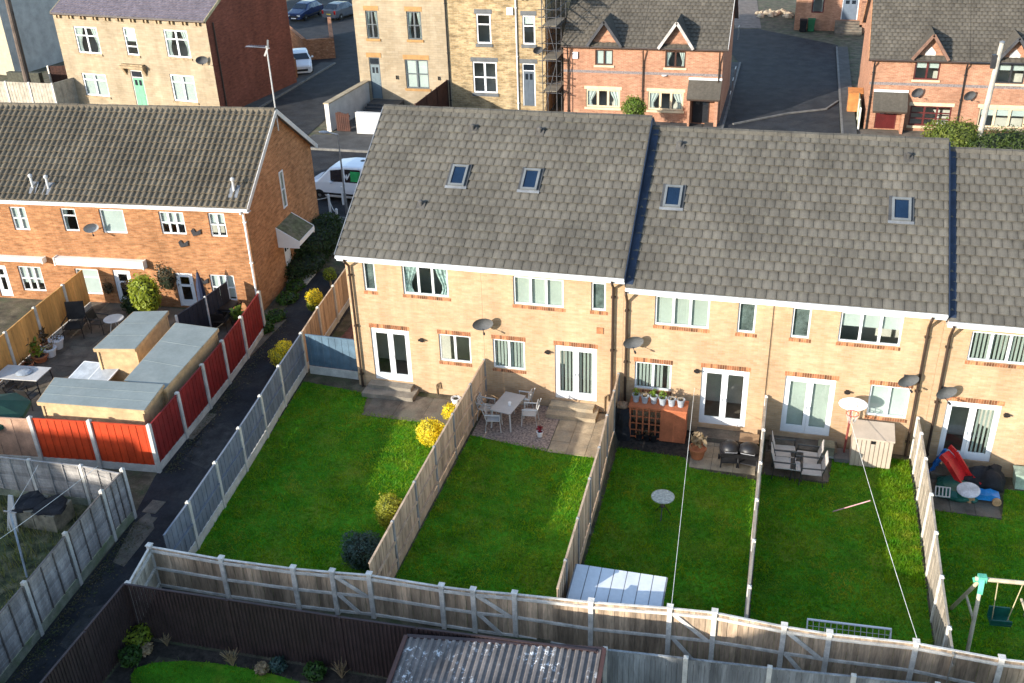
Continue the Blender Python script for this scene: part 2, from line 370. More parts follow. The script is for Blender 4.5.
def pave(x0, x1, y0, y1, kerb):
    setting('pavement', MB().box(x0, x1, y0, y1, -.1, .12), PAVE)
    m = MB(); k = {'s': (x0, x1, y0-.13, y0-.002), 'n': (x0, x1, y1+.002, y1+.13), 'e': (x1+.002, x1+.13, y0, y1), 'w': (x0-.13, x0-.002, y0, y1)}[kerb]
    L = k[1]-k[0] if kerb in 'sn' else k[3]-k[2]; c = max(1, int(L/.92))
    for i in range(c):
        a, b = i/c, (i+1)/c
        if kerb in 'sn': m.box(k[0]+a*L+.004, k[0]+b*L-.004, k[2], k[3], -.1, .132)
        else: m.box(k[0], k[1], k[2]+a*L+.004, k[2]+b*L-.004, -.1, .132)
    setting('kerb', m, KERB)
pave(-24., .6, 25.4, 27.9, 's'); pave(7.9, 40, 25.4, 27.9, 's'); pave(-60, -30.4, 25.4, 27.4, 's')
pave(-60, 40, 12.8, 14.95, 'n'); pave(-.4, .68, 28.0, 50, 'e'); pave(7.85, 8.6, 28.0, 56, 'w')
pave(-31.6, -30.5, 27.6, 46, 'e')
sheet('forecourt', [(-23.0,28,0), (-.5,28,0), (-.5,34.2,0), (-23.0,34.2,0)], PAVE, .02)
sheet('forecourt', [(8.7,28,0), (40,28,0), (40,34.4,0), (8.7,34.4,0)], SLABD, .02)
sheet('driveway', [(-.5,62.7,0), (1.7,62.7,0), (-2,110,0), (-6,110,0)], M('brown_drive', (.16, .125, .10), var=.2, sc=2), .02)

# ------------------------------------------------------------------ fences
def fence(name, label, cat, posts, tops, pm, pw, panel, style='vert', gravel=None, rails=(), railm=None, side=1, gates=(), over=.05, last=True, first=True, skip=(), bh=None, pcap=False):
    """posts: (x,y,zbase); tops: absolute z of the panel tops; each post, panel, rail, gate and gravel board is a part"""
    t = thing(name, label, cat, posts[0])
    N = len(posts)
    if not isinstance(tops, (list, tuple)): tops = [tops]*N
    for i, p in enumerate(posts):
        if (i == 0 and not first) or (i == N-1 and not last): continue
        m = MB(); h = tops[i]+over; w = pw/2
        m.box(p[0]-w, p[0]+w, p[1]-w, p[1]+w, p[2]-.15, h)
        m.mesh([(p[0]-w,p[1]-w,h), (p[0]+w,p[1]-w,h), (p[0]+w,p[1]+w,h), (p[0]-w,p[1]+w,h), (p[0],p[1],h+w*.6)], [(0,1,4), (1,2,4), (2,3,4), (3,0,4)])
        if pcap: m.box(p[0]-w*1.3, p[0]+w*1.3, p[1]-w*1.3, p[1]+w*1.3, h+.002, h+.03)
        m.build('post', pm, t, ab=True)
    for i in range(N-1):
        if i in skip: continue
        a = np.array(posts[i][:2]); b = np.array(posts[i+1][:2]); L = np.linalg.norm(b-a); d = (b-a)/L; nrm = np.array([-d[1], d[0]])*side
        za, zb = posts[i][2], posts[i+1][2]; ta, tb = tops[i], tops[i+1]; e = pw/2+.004
        gz = bh if (gravel and bh) else (.28 if gravel else .05)
        def P(s, o, z): q = a+d*s+nrm*o; return (q[0], q[1], z)
        def lo(s): return za+(zb-za)*s/L
        def hi(s): return ta+(tb-ta)*s/L
        if gravel:
            m = MB(); m.bar(P(e, 0, lo(e)+gz/2-.02), P(L-e, 0, lo(L-e)+gz/2-.02), .05, gz-.01); m.build('gravel_board', gravel, t, ab=True)
        m = MB(); s = e; isg = i in gates
        if style == 'slat':
            z = gz; H = hi(L/2)-lo(L/2)
            k = 0
            while z < H-.02:
                hh = min(.135, H-z); o = U(-.006, .006)
                p0, p1 = P(e, .012+o, lo(e)+z+hh/2), P(L-e, .012+o, lo(L-e)+z+hh/2+U(-.006, .006))
                m.bar(p0, p1, .014, hh+.02, up=(nrm[0]*.12, nrm[1]*.12, 1)); z += hh; k += 1
            pn = m.build('panel', panel, t, ab=True)
            for q in (.03, .36, .66, .97):
                s = e+(L-2*e)*q; MB().bar(P(s, .035, lo(s)+gz), P(s, .035, hi(s)), .03, .03).build('batten', railm or panel, pn).location = (-t.location[0], -t.location[1], -t.location[2])
            MB().bar(P(e, .0, hi(e)+.012), P(L-e, 0, hi(L-e)+.012), .05, .02).build('capping', railm or panel, pn).location = (-t.location[0], -t.location[1], -t.location[2])
            continue
        bw = {'vert': .125, 'rib': .1, 'plain': .3}[style]
        n = max(2, round((L-2*e)/bw)); w = (L-2*e)/n
        for k in range(n):
            s0 = e+k*w; s1 = s0+w
            if style == 'rib':
                for (q0, q1, o) in ((s0, s0+w*.55, .0), (s0+w*.55, s1, .028)):
                    m.bar(P((q0+q1)/2, o, lo(q0)+.03), P((q0+q1)/2, o, hi(q0)), q1-q0, .022, up=(nrm[0], nrm[1], 0))
            else:
                o = .012*(k % 2)+U(-.003, .003); dz = U(-.012, .012) if style == 'vert' else 0
                m.bar(P((s0+s1)/2, o, lo(s0)+gz), P((s0+s1)/2, o, hi(s0)+dz), w-(.004 if style == 'vert' else .006), .016, up=(nrm[0], nrm[1], 0))
        pn = m.build('gate' if isg else 'panel', panel, t, ab=True)
        off = tuple(-q for q in t.location)
        for r in rails:
            zz = lambda s: lo(s)+gz+(hi(s)-lo(s)-gz)*r
            MB().bar(P(e, .035, zz(e)), P(L-e, .035, zz(L-e)), .04, .075).build('rail', railm or panel, pn).location = off
        if isg:
            z0, z1, z2 = [lambda s, r=r: lo(s)+gz+(hi(s)-lo(s)-gz)*r for r in (rails[0], rails[1], rails[-1])]
            MB().bar(P(e+.03, .045, z2(e)), P(L-e-.05, .045, z1(L)), .03, .1).build('brace', railm, pn).location = off
            MB().bar(P(e+.03, .045, z1(e)), P(L-e-.3, .045, z0(L)), .03, .1).build('brace', railm, pn).location = off
        MB().bar(P(e, .002, hi(e)+.014), P(L-e, .002, hi(L-e)+.014), .055, .022).build('capping', railm or panel, pn).location = off
    return t
z1 = LZ[0]
# plot dividers
fence('garden_fence', 'blue-grey painted panel fence with pale concrete posts along the dark alley', 'fence',
  [(-11.78,.45,z1), (-11.5,-1.92,z1), (-11.22,-3.84,z1), (-10.98,-5.72,z1), (-10.77,-7.55,z1), (-10.56,-9.43,z1), (-10.44,-10.9,z1)], 1.66, PCONC, .11, PAINTG, 'vert', gravel=PCONC, rails=(.45,), railm=PAINTG, side=1, last=False, bh=.34)
fence('side_fence', 'brown panel fence beside the house end, beyond the blue-grey fence', 'fence',
  [(-11.78,.45,z1), (-12.05,2.5,z1), (-12.25,4.4,z1), (-12.45,6.3,z1), (-12.6,8.2,z1)], 1.66, PCONC, .11, WOODT, 'vert', gravel=PCONC, rails=(.5,), side=1, first=False)
t = fence('painted_screen_fence', 'dark blue boarded fence closing the side passage at the house corner', 'fence',
  [(-11.66,.42,z1), (-9.62,.36,z1)], 1.66, PCONC, .1, PAINTB, 'vert', gravel=PCONC, rails=(), first=False, last=False, bh=.34)
fence('garden_fence', 'tan panel fence with slim grey posts beside the round yellow bushes', 'fence',
  [(-4.72,-.1,z1), (-4.72,-1.75,z1), (-4.73,-3.6,z1), (-4.72,-5.42,z1), (-4.71,-7.2,z1), (-4.69,-9.,z1), (-4.67,-10.75,z1)], 1.68, M('grey_fence_post', (.27, .265, .255), var=.15), .085, WOODT, 'vert', gravel=WOODT, rails=(.08, .52), railm=WOODT, side=1, last=False, over=.03)
fence('garden_fence', 'tan panel fence beside the white sheet roof and the covered bags', 'fence',
  [(-.1,-.1,-.1), (-.06,-1.2,-.1), (-.03,-2.67,-.1), (.05,-4.44,-.1), (.07,-6.,-.1), (.1,-7.8,-.1), (.13,-9.5,-.1), (.16,-10.6,-.1)], 1.68, M('grey_fence_post', (.27, .265, .255)), .085, WOODT, 'vert', gravel=WOODT, rails=(.1, .52), side=-1, last=False, over=.03)
fence('garden_fence', 'pale weathered fence between the round garden table and the metal armchairs', 'fence',
  [(4.67,-.1,-.28), (4.67,-2.06,-.28), (4.66,-3.82,-.28), (4.65,-5.6,-.28), (4.66,-7.36,-.28), (4.65,-9.14,-.28), (4.65,-10.3,-.28)], 1.37, WOODP, .1, M('silvered_wood', (.33, .28, .22), var=.15, isl=.15, sc=3), 'vert', rails=(.15, .8), side=-1, last=False, over=.06)
fence('garden_fence', 'pale weathered fence between the beige storage box and the heap of toys', 'fence',
  [(9.27,-.1,-.45), (9.3,-.95,-.45), (9.31,-2.3,-.45), (9.31,-4.05,-.45), (9.28,-5.75,-.45), (9.25,-7.5,-.45), (9.24,-9.3,-.45), (9.24,-10.2,-.45)], 1.17, WOODP, .1, M('silvered_wood', (.33, .28, .22)), 'vert', rails=(.15, .8), side=1, last=False, over=.06)
# rear boundary
RT = [(149.3,545.5), (221,558), (292.8,567.5), (332,571), (369,574), (441.3,585.6), (473,589.5), (514.5,593), (591,601), (670,607), (714.8,611.5), (784.4,625.5), (829.7,632.6), (916.4,642), (1002,658)]
RZ = [1.5, 1.45, 1.45, 1.48, 1.5, 1.43, 1.43, 1.45, 1.47, 1.56, 1.56, 1.36, 1.3, 1.3, 1.2]
rp = [G(u, v, z) for (u, v), z in zip(RT, RZ)]; rp.append((13.0, rp[-1][1]+.2, 1.15)); RZ.append(1.15)
fence('rear_fence', 'long brown boarded boundary fence with pale posts, rails and braced gates across the garden ends', 'fence',
  [(p[0], p[1], min(zg(p[0], p[1]), zg(p[0], -11.3))) for p in rp], [z-.05 for z in RZ], WOODP, .12, WOODR, 'vert', rails=(.06, .5, .93), railm=WOODP, side=-1, gates=(3, 6, 9, 11), over=.06, pcap=True)
fence('return_fence', 'short pale boarded fence return at the left corner of the boundary', 'fence',
  [(*rp[0][:2], z1), (-10.46,-12.55,z1)], 1.45, WOODP, .12, M('pale_boards', (.45, .39, .30), var=.15, isl=.2, sc=3), 'vert', rails=(.1, .5, .9), railm=WOODP, side=1, first=False, pcap=True)
fence('steel_fence', 'dark brown ribbed steel fence round the foreground flower bed', 'fence',
  [(-10.2,-20,z1), (-10.22,-18.2,z1), (-10.24,-16.3,z1), (-10.27,-14.5,z1), (-10.3,-12.85,z1), (-7.5,-12.78,z1), (-4.6,-12.72,z1), (-2.7,-12.65,.0), (1.5,-12.42,-.1)], 1.78, BRMET, .07, BRMET, 'rib', side=-1, over=0, railm=BRMET)
fence('grey_fence', 'silver-grey boarded fence right of the corrugated roof', 'fence',
  [(*G(u, v, 1.36)[:2], z) for u, v, z in ((605,648,-.15), (686,657,-.2), (770,666.6,-.28), (854,675,-.34), (938,683.5,-.4), (1024,692,-.46))], 1.3, PCONC, .11, M('silver_boards', (.20, .205, .205), var=.28, isl=.2, sc=2.5, stretch=(1, 1, .12), rough=.9), 'vert', side=-1, over=.06)
# left side
fence('slatted_fence', 'long grey horizontally slatted fence with mossy gravel boards beside the alley', 'fence',
  [(-13.15,-8.6,z1), (-13.12,-9.65,z1), (-12.96,-11.5,z1), (-12.77,-13.4,z1), (-12.6,-15.3,z1), (-12.42,-17.2,z1), (-12.25,-19.1,z1)], 1.75, PCONC, .11, WOODG, 'slat', gravel=MOSSC, side=1, railm=M('dark_batten', (.13, .11, .095), var=.2), bh=.32, over=.1)
fence('slatted_fence', 'grey slatted fence in front of the orange fence', 'fence',
  [(-20.3,-8.6,z1), (-18.4,-8.5,z1), (-16.55,-8.42,z1), (-14.8,-8.34,z1), (-13.2,-8.45,z1)], 1.5, PCONC, .11, WOODG, 'slat', gravel=MOSSC, side=-1, railm=WOODG, bh=.28, last=False)
fence('painted_fence', 'bright orange-red boarded fence with tall pale posts below the felt-roofed shed', 'fence',
  [(-17.7,-6.75,z1), (-15.7,-6.53,z1), (-13.7,-6.36,z1)], 1.78, PCONC, .13, ORP, 'vert', gravel=PCONC, side=-1, over=.07, last=False)
fence('panel_fence', 'pinkish bare wood panel fence at the left picture edge', 'fence',
  [(-21.6,-7.2,z1), (-19.65,-6.97,z1), (-17.7,-6.75,z1)], 1.74, PCONC, .11, M('pinkish_wood', (.40, .24, .16), var=.15, isl=.1, sc=3), 'plain', gravel=PCONC, side=-1, last=False)
fence('painted_fence', 'dark red boarded fence with pale posts running up the alley to the brick house', 'fence',
  [(-13.7,-6.36,z1), (-13.86,-4.45,z1), (-14.02,-2.6,z1), (-14.2,-.9,z1), (-14.44,.95,z1), (-14.78,3.05,z1)], 1.78, PCONC, .12, REDP, 'vert', gravel=PCONC, side=1, over=.07)
fence('yard_divider', 'orange-stained panel fence dividing the two brick house yards', 'fence',
  [(-23.15,3.7,z1), (-22.98,2.12,z1), (-22.78,.1,z1), (-22.5,-1.9,z1), (-22.25,-3.8,z1)], 1.78, PCONC, .11, ORW, 'plain', gravel=PCONC, side=-1, over=.06, first=False)
fence('dark_screen', 'black-painted fence panel between the sheds and the brick wall', 'fence',
  [(-17.15,.9,z1), (-16.9,2.6,z1), (-16.75,4.1,z1)], 1.6, M('white_post', (.6, .6, .58)), .07, M('black_paint', (.018, .022, .034), var=.15, isl=.1), 'vert', side=-1, last=False)
# ------------------------------------------------------------------ houses
def roof_tiles(m, s0, s1, y0, z0, y1, z1, w, c, style='flat', lift=.0, cont=(False, False)):
    """laid tiles, each a piece of its own, from the eave line (y0,z0) up to the ridge (y1,z1)"""
    L = hypot(y1-y0, z1-z0); dy, dz = (y1-y0)/L, (z1-z0)/L; ny, nz = -dz, dy
    nc = max(1, round(L/c)); c = L/nc
    def P(s, d, h): return (s, y0+dy*d+ny*h, z0+dz*d+nz*h)
    for j in range(nc):
        d0 = j*c-.03; d1 = (j+1)*c+.02; t0 = .06+lift; t1 = .012+lift
        n = max(1, round((s1-s0)/w)); ww = (s1-s0)/n; off = (ww/2 if (j % 2 and style == 'flat') else 0)
        if style == 'flat':
            edges = [s0+off+k*ww for k in range(-1 if (off and cont[0]) else 0, n+1)]
            edges = [e for e in edges if e <= s1+1e-6]
            if edges[0] > s0+1e-4: edges.insert(0, s0)
            if edges[-1] < s1-1e-4 and not cont[1]: edges.append(s1)
            for a, b in zip(edges[:-1], edges[1:]):
                if b-a < .02: continue
                g0 = .006; jt = U(-.006, .006); q0 = d0+U(-.006, .006)
                a2, b2, mid = a+g0, b-g0, (a+b)/2
                r0, r1 = t0+jt, t1+jt
                # slightly cambered face, front lip, side edges
                i = len(m.v)
                m.v += [P(a2, q0, r0-.012), P(mid, q0-.004, r0), P(b2, q0, r0-.012), P(a2, d1, r1-.008), P(mid, d1, r1), P(b2, d1, r1-.008),
                        P(a2, q0, lift-.01), P(mid, q0, lift-.01), P(b2, q0, lift-.01), P(a2, d1, lift-.02), P(b2, d1, lift-.02)]
                for f, uv in (((0,1,4,3), ((0,0),(.5,0),(.5,1),(0,1))), ((1,2,5,4), ((.5,0),(1,0),(1,1),(.5,1))),
                              ((6,7,1,0), ((0,.0),(.5,.0),(.5,.0),(0,.0))), ((7,8,2,1), ((.5,0),(1,0),(1,0),(.5,0))),
                              ((9,6,0,3), ((0,0),)*4), ((8,10,5,2), ((1,0),)*4)):
                    m.f.append(tuple(i+q for q in f)); m.uv[len(m.f)-1] = uv
        else:   # rolled pantile profile
            prof = [(0, 0), (.08, .045), (.24, .075), (.40, .05), (.5, .002), (.75, -.012)]
            for k in range(n):
                i = len(m.v); jt = U(-.006, .006); q0 = d0+U(-.008, .008)
                pr = [(s0+(k+a)*ww, h) for a, h in prof]+[(s0+(k+1)*ww-.002, 0)]
                for s_, h in pr: m.v.append(P(s_, q0, t0+h+jt))
                for s_, h in pr: m.v.append(P(s_, d1, t1+h+jt))
                for s_, h in pr: m.v.append(P(s_, q0, lift-.01))
                K = len(pr)
                for a in range(K-1):
                    u0, u1 = a/(K-1), (a+1)/(K-1)
                    m.f.append((i+a, i+a+1, i+K+a+1, i+K+a)); m.uv[len(m.f)-1] = ((u0,0),(u1,0),(u1,1),(u0,1))
                    m.f.append((i+2*K+a, i+2*K+a+1, i+a+1, i+a)); m.uv[len(m.f)-1] = ((u0,.9),(u1,.9),(u1,.3),(u0,.3))
def wall_holes(m, s0, s1, z0, z1, holes, y=0., rev=.11, T=None):
    """flat wall in local x-z with real openings and reveals; T maps (s,y,z) to the mesh"""
    T = T or (lambda s, y, z: (s, y, z))
    hs = [(max(a, s0+.001), min(b, s1-.001), max(c, z0+.001), min(d, z1-.001)) for a, b, c, d in holes]
    X = sorted({s0, s1, *[h[0] for h in hs], *[h[1] for h in hs]}); Z = sorted({z0, z1, *[h[2] for h in hs], *[h[3] for h in hs]})
    for a, b in zip(X[:-1], X[1:]):
        for c, d in zip(Z[:-1], Z[1:]):
            if any(h[0] <= (a+b)/2 <= h[1] and h[2] <= (c+d)/2 <= h[3] for h in hs): continue
            m.poly([T(a,y,c), T(b,y,c), T(b,y,d), T(a,y,d)])
    for a, b, c, d in hs:
        r = y+rev
        m.poly([T(a,y,c), T(a,y,d), T(a,r,d), T(a,r,c)]); m.poly([T(b,y,d), T(b,y,c), T(b,r,c), T(b,r,d)])
        m.poly([T(a,y,d), T(b,y,d), T(b,r,d), T(a,r,d)]); m.poly([T(b,y,c), T(a,y,c), T(a,r,c), T(b,r,c)])
class House:
    def __init__(s, name, label, fp, s0, s1, depth, z_eave, z_ridge, rd, wall, group=None, cat='house', oh=.38, facade_y=0.):
        s.fp = fp; s.s0, s.s1, s.depth, s.ze, s.zr, s.rd, s.oh = s0, s1, depth, z_eave-fp.z0, z_ridge-fp.z0, rd, oh
        s.wall = wall; s.holes = []; s.gh = []
        s.t = thing(name, label, cat, (*fp.o, fp.z0), fp.a, group)
        s.slope = (s.zr-s.ze)/(rd+oh); s.zw = s.ze+oh*s.slope-.1   # wall top under the rafters
    def rect(s, tl, br):
        a, d = s.fp.px(*tl); b, c = s.fp.px(*br); return a, b, c, d
    def window(s, tl=None, br=None, cols=2, rows=(), inside=None, frame=UPVC, fw=.055, name='window', rect=None, sill=None, head=None, T=None, store=None, glass=GLASS, y=.05, side='l', cell=None, pulled=.5):
        a, b, c, d = rect or s.rect(tl, br)
        (s.holes if store is None else store).append((a, b, c, d))
        T = T or (lambda s_, y_, z_: (s_, y_, z_))
        def bx(m, x0, x1, y0, y1, q0, q1):
            v = [T(x, yy, zz) for zz in (q0, q1) for x, yy in ((x0,y0),(x1,y0),(x1,y1),(x0,y1))]
            m.mesh(v, [(0,3,2,1),(4,5,6,7),(0,1,5,4),(1,2,6,5),(2,3,7,6),(3,0,4,7)])
        m = MB(); y0, y1 = y, y+.06
        a2, b2, c2, d2 = a+.003, b-.003, c+.003, d-.003
        bx(m, a2, b2, y0, y1, c2, c2+fw); bx(m, a2, b2, y0, y1, d2-fw, d2)
        bx(m, a2, a2+fw, y0, y1, c2+fw, d2-fw); bx(m, b2-fw, b2, y0, y1, c2+fw, d2-fw)
        w = (b2-a2-2*fw)
        for k in range(1, cols):
            x = a2+fw+w*k/cols; bx(m, x-fw*.7, x+fw*.7, y0-.004, y1+.002, c2+fw, d2-fw)
        for r in rows:
            z = c2+fw+(d2-c2-2*fw)*r; bx(m, a2+fw, b2-fw, y0+.004, y1-.004, z-fw*.45, z+fw*.45)
        o = m.build(name, frame, s.t)
        p = MB(); p.poly([T(a2+fw, y+.03, c2+fw), T(b2-fw, y+.03, c2+fw), T(b2-fw, y+.03, d2-fw), T(a2+fw, y+.03, d2-fw)]); p.build('pane', glass, o)
        q = MB(); e = .02; yb = y+.085
        if inside == 'vertical':
            x = a2+e
            while x < b2-e-.03:
                if RND() < .93: q.poly([T(x, yb, c+.04), T(x+.075, yb+.03, c+.04), T(x+.075, yb+.03, d-.02), T(x, yb, d-.02)])
                x += .115
            q.build('vertical_blind', BLIND, o)
        elif inside == 'dense':
            x = a2+e
            while x < b2-e:
                q.poly([T(x, yb, c+.04), T(x+.088, yb+.014, c+.04), T(x+.088, yb+.014, d-.02), T(x, yb, d-.02)]); x += .085
            q.build('vertical_blind', BLIND, o)
        elif inside == 'full':
            q.poly([T(a2, yb, c), T(b2, yb, c), T(b2, yb, d), T(a2, yb, d)]); q.build('roller_blind', WBLIND, o)
        elif inside == 'frost':
            q.poly([T(a2, yb, c), T(b2, yb, c), T(b2, yb, d), T(a2, yb, d)]); q.build('net_curtain', M('grey_green_net', (.10, .125, .12), var=.35, sc=4), o)  # grey-green sheet filling the opening behind the pane
        elif inside == 'roller':
            zz = d-(d-c)*pulled
            q.poly([T(a2, yb, zz), T(b2, yb, zz), T(b2, yb, d), T(a2, yb, d)]); q.build('roller_blind', WBLIND, o)
        elif inside == 'venetian':
            z = c+.05
            while z < d-.03:
                q.poly([T(a2, yb, z), T(b2, yb, z), T(b2, yb+.03, z+.045), T(a2, yb+.03, z+.045)]); z += .062
            q.build('venetian_blind', WBLIND, o)
        elif inside in ('curtain', 'curtains_white'):
            W_ = (b-a)
            for sg in (0, 1):
                n = 10; zs = [c+.03+(d-c-.05)*k/6 for k in range(7)]
                grid = []
                for k, z in enumerate(zs):
                    f = abs(k/6-.25); ww = W_*(.14+.2*min(1, f*1.4))
                    row = []
                    for i in range(n+1):
                        x = (a2+ww*i/n) if sg == 0 else (b2-ww*i/n)
                        row.append(T(x, yb+.03*sin(i*2.1), z))
                    grid.append(row)
                for k in range(6):
                    for i in range(n): q.poly([grid[k][i], grid[k][i+1], grid[k+1][i+1], grid[k+1][i]])
            q.build('curtain', CURT if inside == 'curtain' else WBLIND, o)
        if sill:
            mm = MB(); bx(mm, a-.08, b+.08, -.07, .0-.002, c-sill[1], c-.002) ; mm.build('window_sill', sill[0], s.t)
        if head:
            mm = MB(); bx(mm, a-.1, b+.1, -.02, -.002, d+.002, d+head[1]); mm.build('lintel', head[0], s.t)
        return o
    def soldier(s, rect, above, n_h=.16, name=None):
        a, b, c, d = rect; m = MB(); x = a-.04; z0, z1 = (d+.006, d+.006+n_h) if above else (c-.006-n_h*.72, c-.006)
        while x < b+.02:
            m.box(x+.005, x+.067, -.005-RND()*.003, -.001, z0, z1)
            x += .075
        m.build('brick_lintel' if above else 'brick_sill', ORBR, s.t)
    def patio_door(s, tl, br, inside=None, leaves=2, frame=UPVC, glass=GLASS):
        a, b, c, d = s.rect(tl, br); s.holes.append((a, b, c, d)); fw = .07
        m = MB(); y0, y1 = .045, .105
        m.box(a+.003, b-.003, y0, y1, c+.003, c+fw); m.box(a+.003, b-.003, y0, y1, d-fw, d-.003)
        m.box(a+.003, a+fw, y0, y1, c+fw, d-fw); m.box(b-fw, b-.003, y0, y1, c+fw, d-fw)
        o = m.build('patio_door', frame, s.t); mid = (a+b)/2
        for x0, x1 in ((a+fw, mid-.004), (mid+.004, b-fw)):
            l = MB(); st = .095; y2, y3 = .035, .09; z0, z1 = c+fw+.002, d-fw-.002
            l.box(x0, x0+st, y2, y3, z0, z1); l.box(x1-st, x1, y2, y3, z0, z1); l.box(x0+st, x1-st, y2, y3, z0, z0+.2); l.box(x0+st, x1-st, y2, y3, z1-.12, z1)
            h = mid-.055 if x1 < mid else mid+.055
            l.box(h-.012, h+.012, -.01, .034, c+1.0, c+1.03); l.box(h-.012, h+.012, -.02, -.011, c+.92, c+1.03)
            l.build('door_leaf', frame, o)
            MB().poly([(x0+st, .06, z0+.2), (x1-st, .06, z0+.2), (x1-st, .06, z1-.12), (x0+st, .06, z1-.12)]).build('pane', glass, o)
        if inside == 'vertical':
            q = MB(); x = a+fw
            while x < b-fw-.05:
                q.poly([(x,.125,c+.05), (x+.07,.16,c+.05), (x+.07,.16,d-.05), (x,.125,d-.05)]); x += .125
            q.build('vertical_blind', BLIND, o)
        elif inside == 'half':
            q = MB(); x = mid+.05
            while x < b-fw-.05:
                q.poly([(x,.125,c+.05), (x+.07,.16,c+.05), (x+.07,.16,d-.05), (x,.125,d-.05)]); x += .125
            q.build('vertical_blind', BLIND, o)
        elif inside == 'full':
            q = MB(); x = a+fw
            while x < b-fw:
                q.poly([(x,.125,c+.05), (x+.09,.139,c+.05), (x+.09,.139,d-.05), (x,.125,d-.05)]); x += .088
            q.build('vertical_blind', BLIND, o)
        return a, b, c, d
    def walls(s, z0=-.3, left=True, right=True, rooms=True, floors=(0, 2.5), gable_mat=None, gr=None):
        """front wall with its openings, plus gable ends and back"""
        m = MB(); e = .003; a, b = s.s0+e, s.s1-e
        wall_holes(m, a, b, z0, s.zw, s.holes)
        zt = s.zr-.12; m.build('wall', s.wall, s.t)
        MB().poly([(b, s.depth, z0), (a, s.depth, z0), (a, s.depth, s.zw), (b, s.depth, s.zw)]).build('back_wall', s.wall, s.t)
        for x, fl in ((a, True), (b, False)):
            gm = MB()
            if not fl and s.gh:
                T = lambda q, y, z, x=x: (x-y, q, z)
                wall_holes(gm, 0, s.depth, z0, s.zw, s.gh, T=T); gm.poly([(x, 0, s.zw), (x, s.depth, s.zw), (x, s.rd, zt)])
            else: gm.poly([(x, 0, z0), (x, s.depth, z0), (x, s.depth, s.zw), (x, s.rd, zt), (x, 0, s.zw)])
            gm.build('gable_wall', gable_mat or s.wall, s.t)
        if rooms:
            r = MB(); y = 1.5; r.box(a+.1, b-.1, y, y+.08, z0, s.zw-.05)
            r.build('room_partition', PLAST, s.t)
            f = MB()
            for q in floors: f.box(a+.02, b-.02, .14, y-.01, q-.1, q)
            f.build('room_floor', CARPET, s.t)
    def roof(s, mat, w=.3, c=.33, style='flat', s0=None, s1=None, fascia=UPVC, gutter=UPVC, ridge=True, back=True, vergel=False, verger=False, vm=None, fz=.2, cont=(False, False), vh=.19):
        a = s.s0 if s0 is None else s0; b = s.s1 if s1 is None else s1
        m = MB(); roof_tiles(m, a, b, -s.oh, s.ze, s.rd, s.zr, w, c, style, cont=cont); R = m.build('roof', mat, s.t)
        dk = MB(); yb = 2*s.rd+s.oh; th = .07
        dk.mesh([(a+.004,-s.oh+.02,s.ze-th),(b-.004,-s.oh+.02,s.ze-th),(b-.004,s.rd,s.zr-th),(a+.004,s.rd,s.zr-th),(a+.004,-s.oh+.02,s.ze-.012),(b-.004,-s.oh+.02,s.ze-.012),(b-.004,s.rd,s.zr-.012),(a+.004,s.rd,s.zr-.012)],
                [(0,3,2,1),(4,5,6,7),(0,1,5,4),(1,2,6,5),(2,3,7,6),(3,0,4,7)])
        dk.mesh([(a,s.rd,s.zr-th),(b,s.rd,s.zr-th),(b,yb,s.ze-th),(a,yb,s.ze-th),(a,s.rd,s.zr+.03),(b,s.rd,s.zr+.03),(b,yb,s.ze+.03),(a,yb,s.ze+.03)],
                [(0,3,2,1),(4,5,6,7),(0,1,5,4),(1,2,6,5),(2,3,7,6),(3,0,4,7)])
        dk.build('roof_deck', vm or LEAD, R)
        if ridge:
            q = MB(); n = max(1, round((b-a)/.45)); L = (b-a)/n
            for k in range(n):
                x0, x1 = a+k*L+.006, a+(k+1)*L-.006; h = s.zr+U(.0, .012)
                q.prism([(s.rd-.15, h-.06), (s.rd-.1, h+.05), (s.rd, h+.085), (s.rd+.1, h+.05), (s.rd+.15, h-.06)], x0, x1, 'x')
            q.build('ridge', mat, R)
        if fascia:
            f = MB(); y = -s.oh+.05
            f.box(a, b, y-.02, y, s.ze-.05-fz, s.ze-.045); f.box(a, b, y+.002, -.006, s.ze-.05-fz, s.ze-.035-fz); f.build('fascia', fascia, s.t)
        if gutter:
            gm = MB(); y = -s.oh-.03
            gm.tube([(a, y, s.ze-.1), (b, y, s.ze-.1)], .058, 8); gm.build('gutter', gutter, s.t)
        for fl, x, sg in ((vergel, a, -1), (verger, b, 1)):
            if fl:
                v = MB(); dz = .035-vh/2
                for (ya, za, yc, zc) in ((-s.oh, s.ze, s.rd, s.zr), (s.rd, s.zr, yb, s.ze)):
                    v.bar((x+sg*.019, ya, za+dz), (x+sg*.019, yc, zc+dz), .03, vh)
                v.build('bargeboard', fl if not isinstance(fl, bool) else UPVC, R)
        return R
    def on_roof(s, u, v):
        """where a pixel's ray meets the front slope: local (s, d along slope)"""
        ca, sa = cos(s.fp.a), sin(s.fp.a); o = np.array([*s.fp.o, s.fp.z0]); D = ray(u, v); c = CP-o
        Cx, Cy = c[0]*ca+c[1]*sa, -c[0]*sa+c[1]*ca; Dx, Dy = D[0]*ca+D[1]*sa, -D[0]*sa+D[1]*ca
        k = s.slope; t = (s.ze+k*(Cy+s.oh)-c[2])/(D[2]-k*Dy)
        return Cx+t*Dx, Cy+t*Dy
    def pipe(s, x, zt, zb, mat=BRPL, r=.045, y=-.09, swan=True):
        m = MB(); pts = [(x, -s.oh-.02, s.ze-.16), (x, -s.oh-.02, s.ze-.24), (x, y, zt-.15), (x, y, zb)] if swan else [(x, y, zt), (x, y, zb)]
        m.tube(pts, r, 8)
        for z in (zb+.5, (zb+zt)/2, zt-.5): m.box(x-.07, x+.07, y-.02, -.002, z-.025, z+.025)
        m.build('downpipe', mat, s.t)
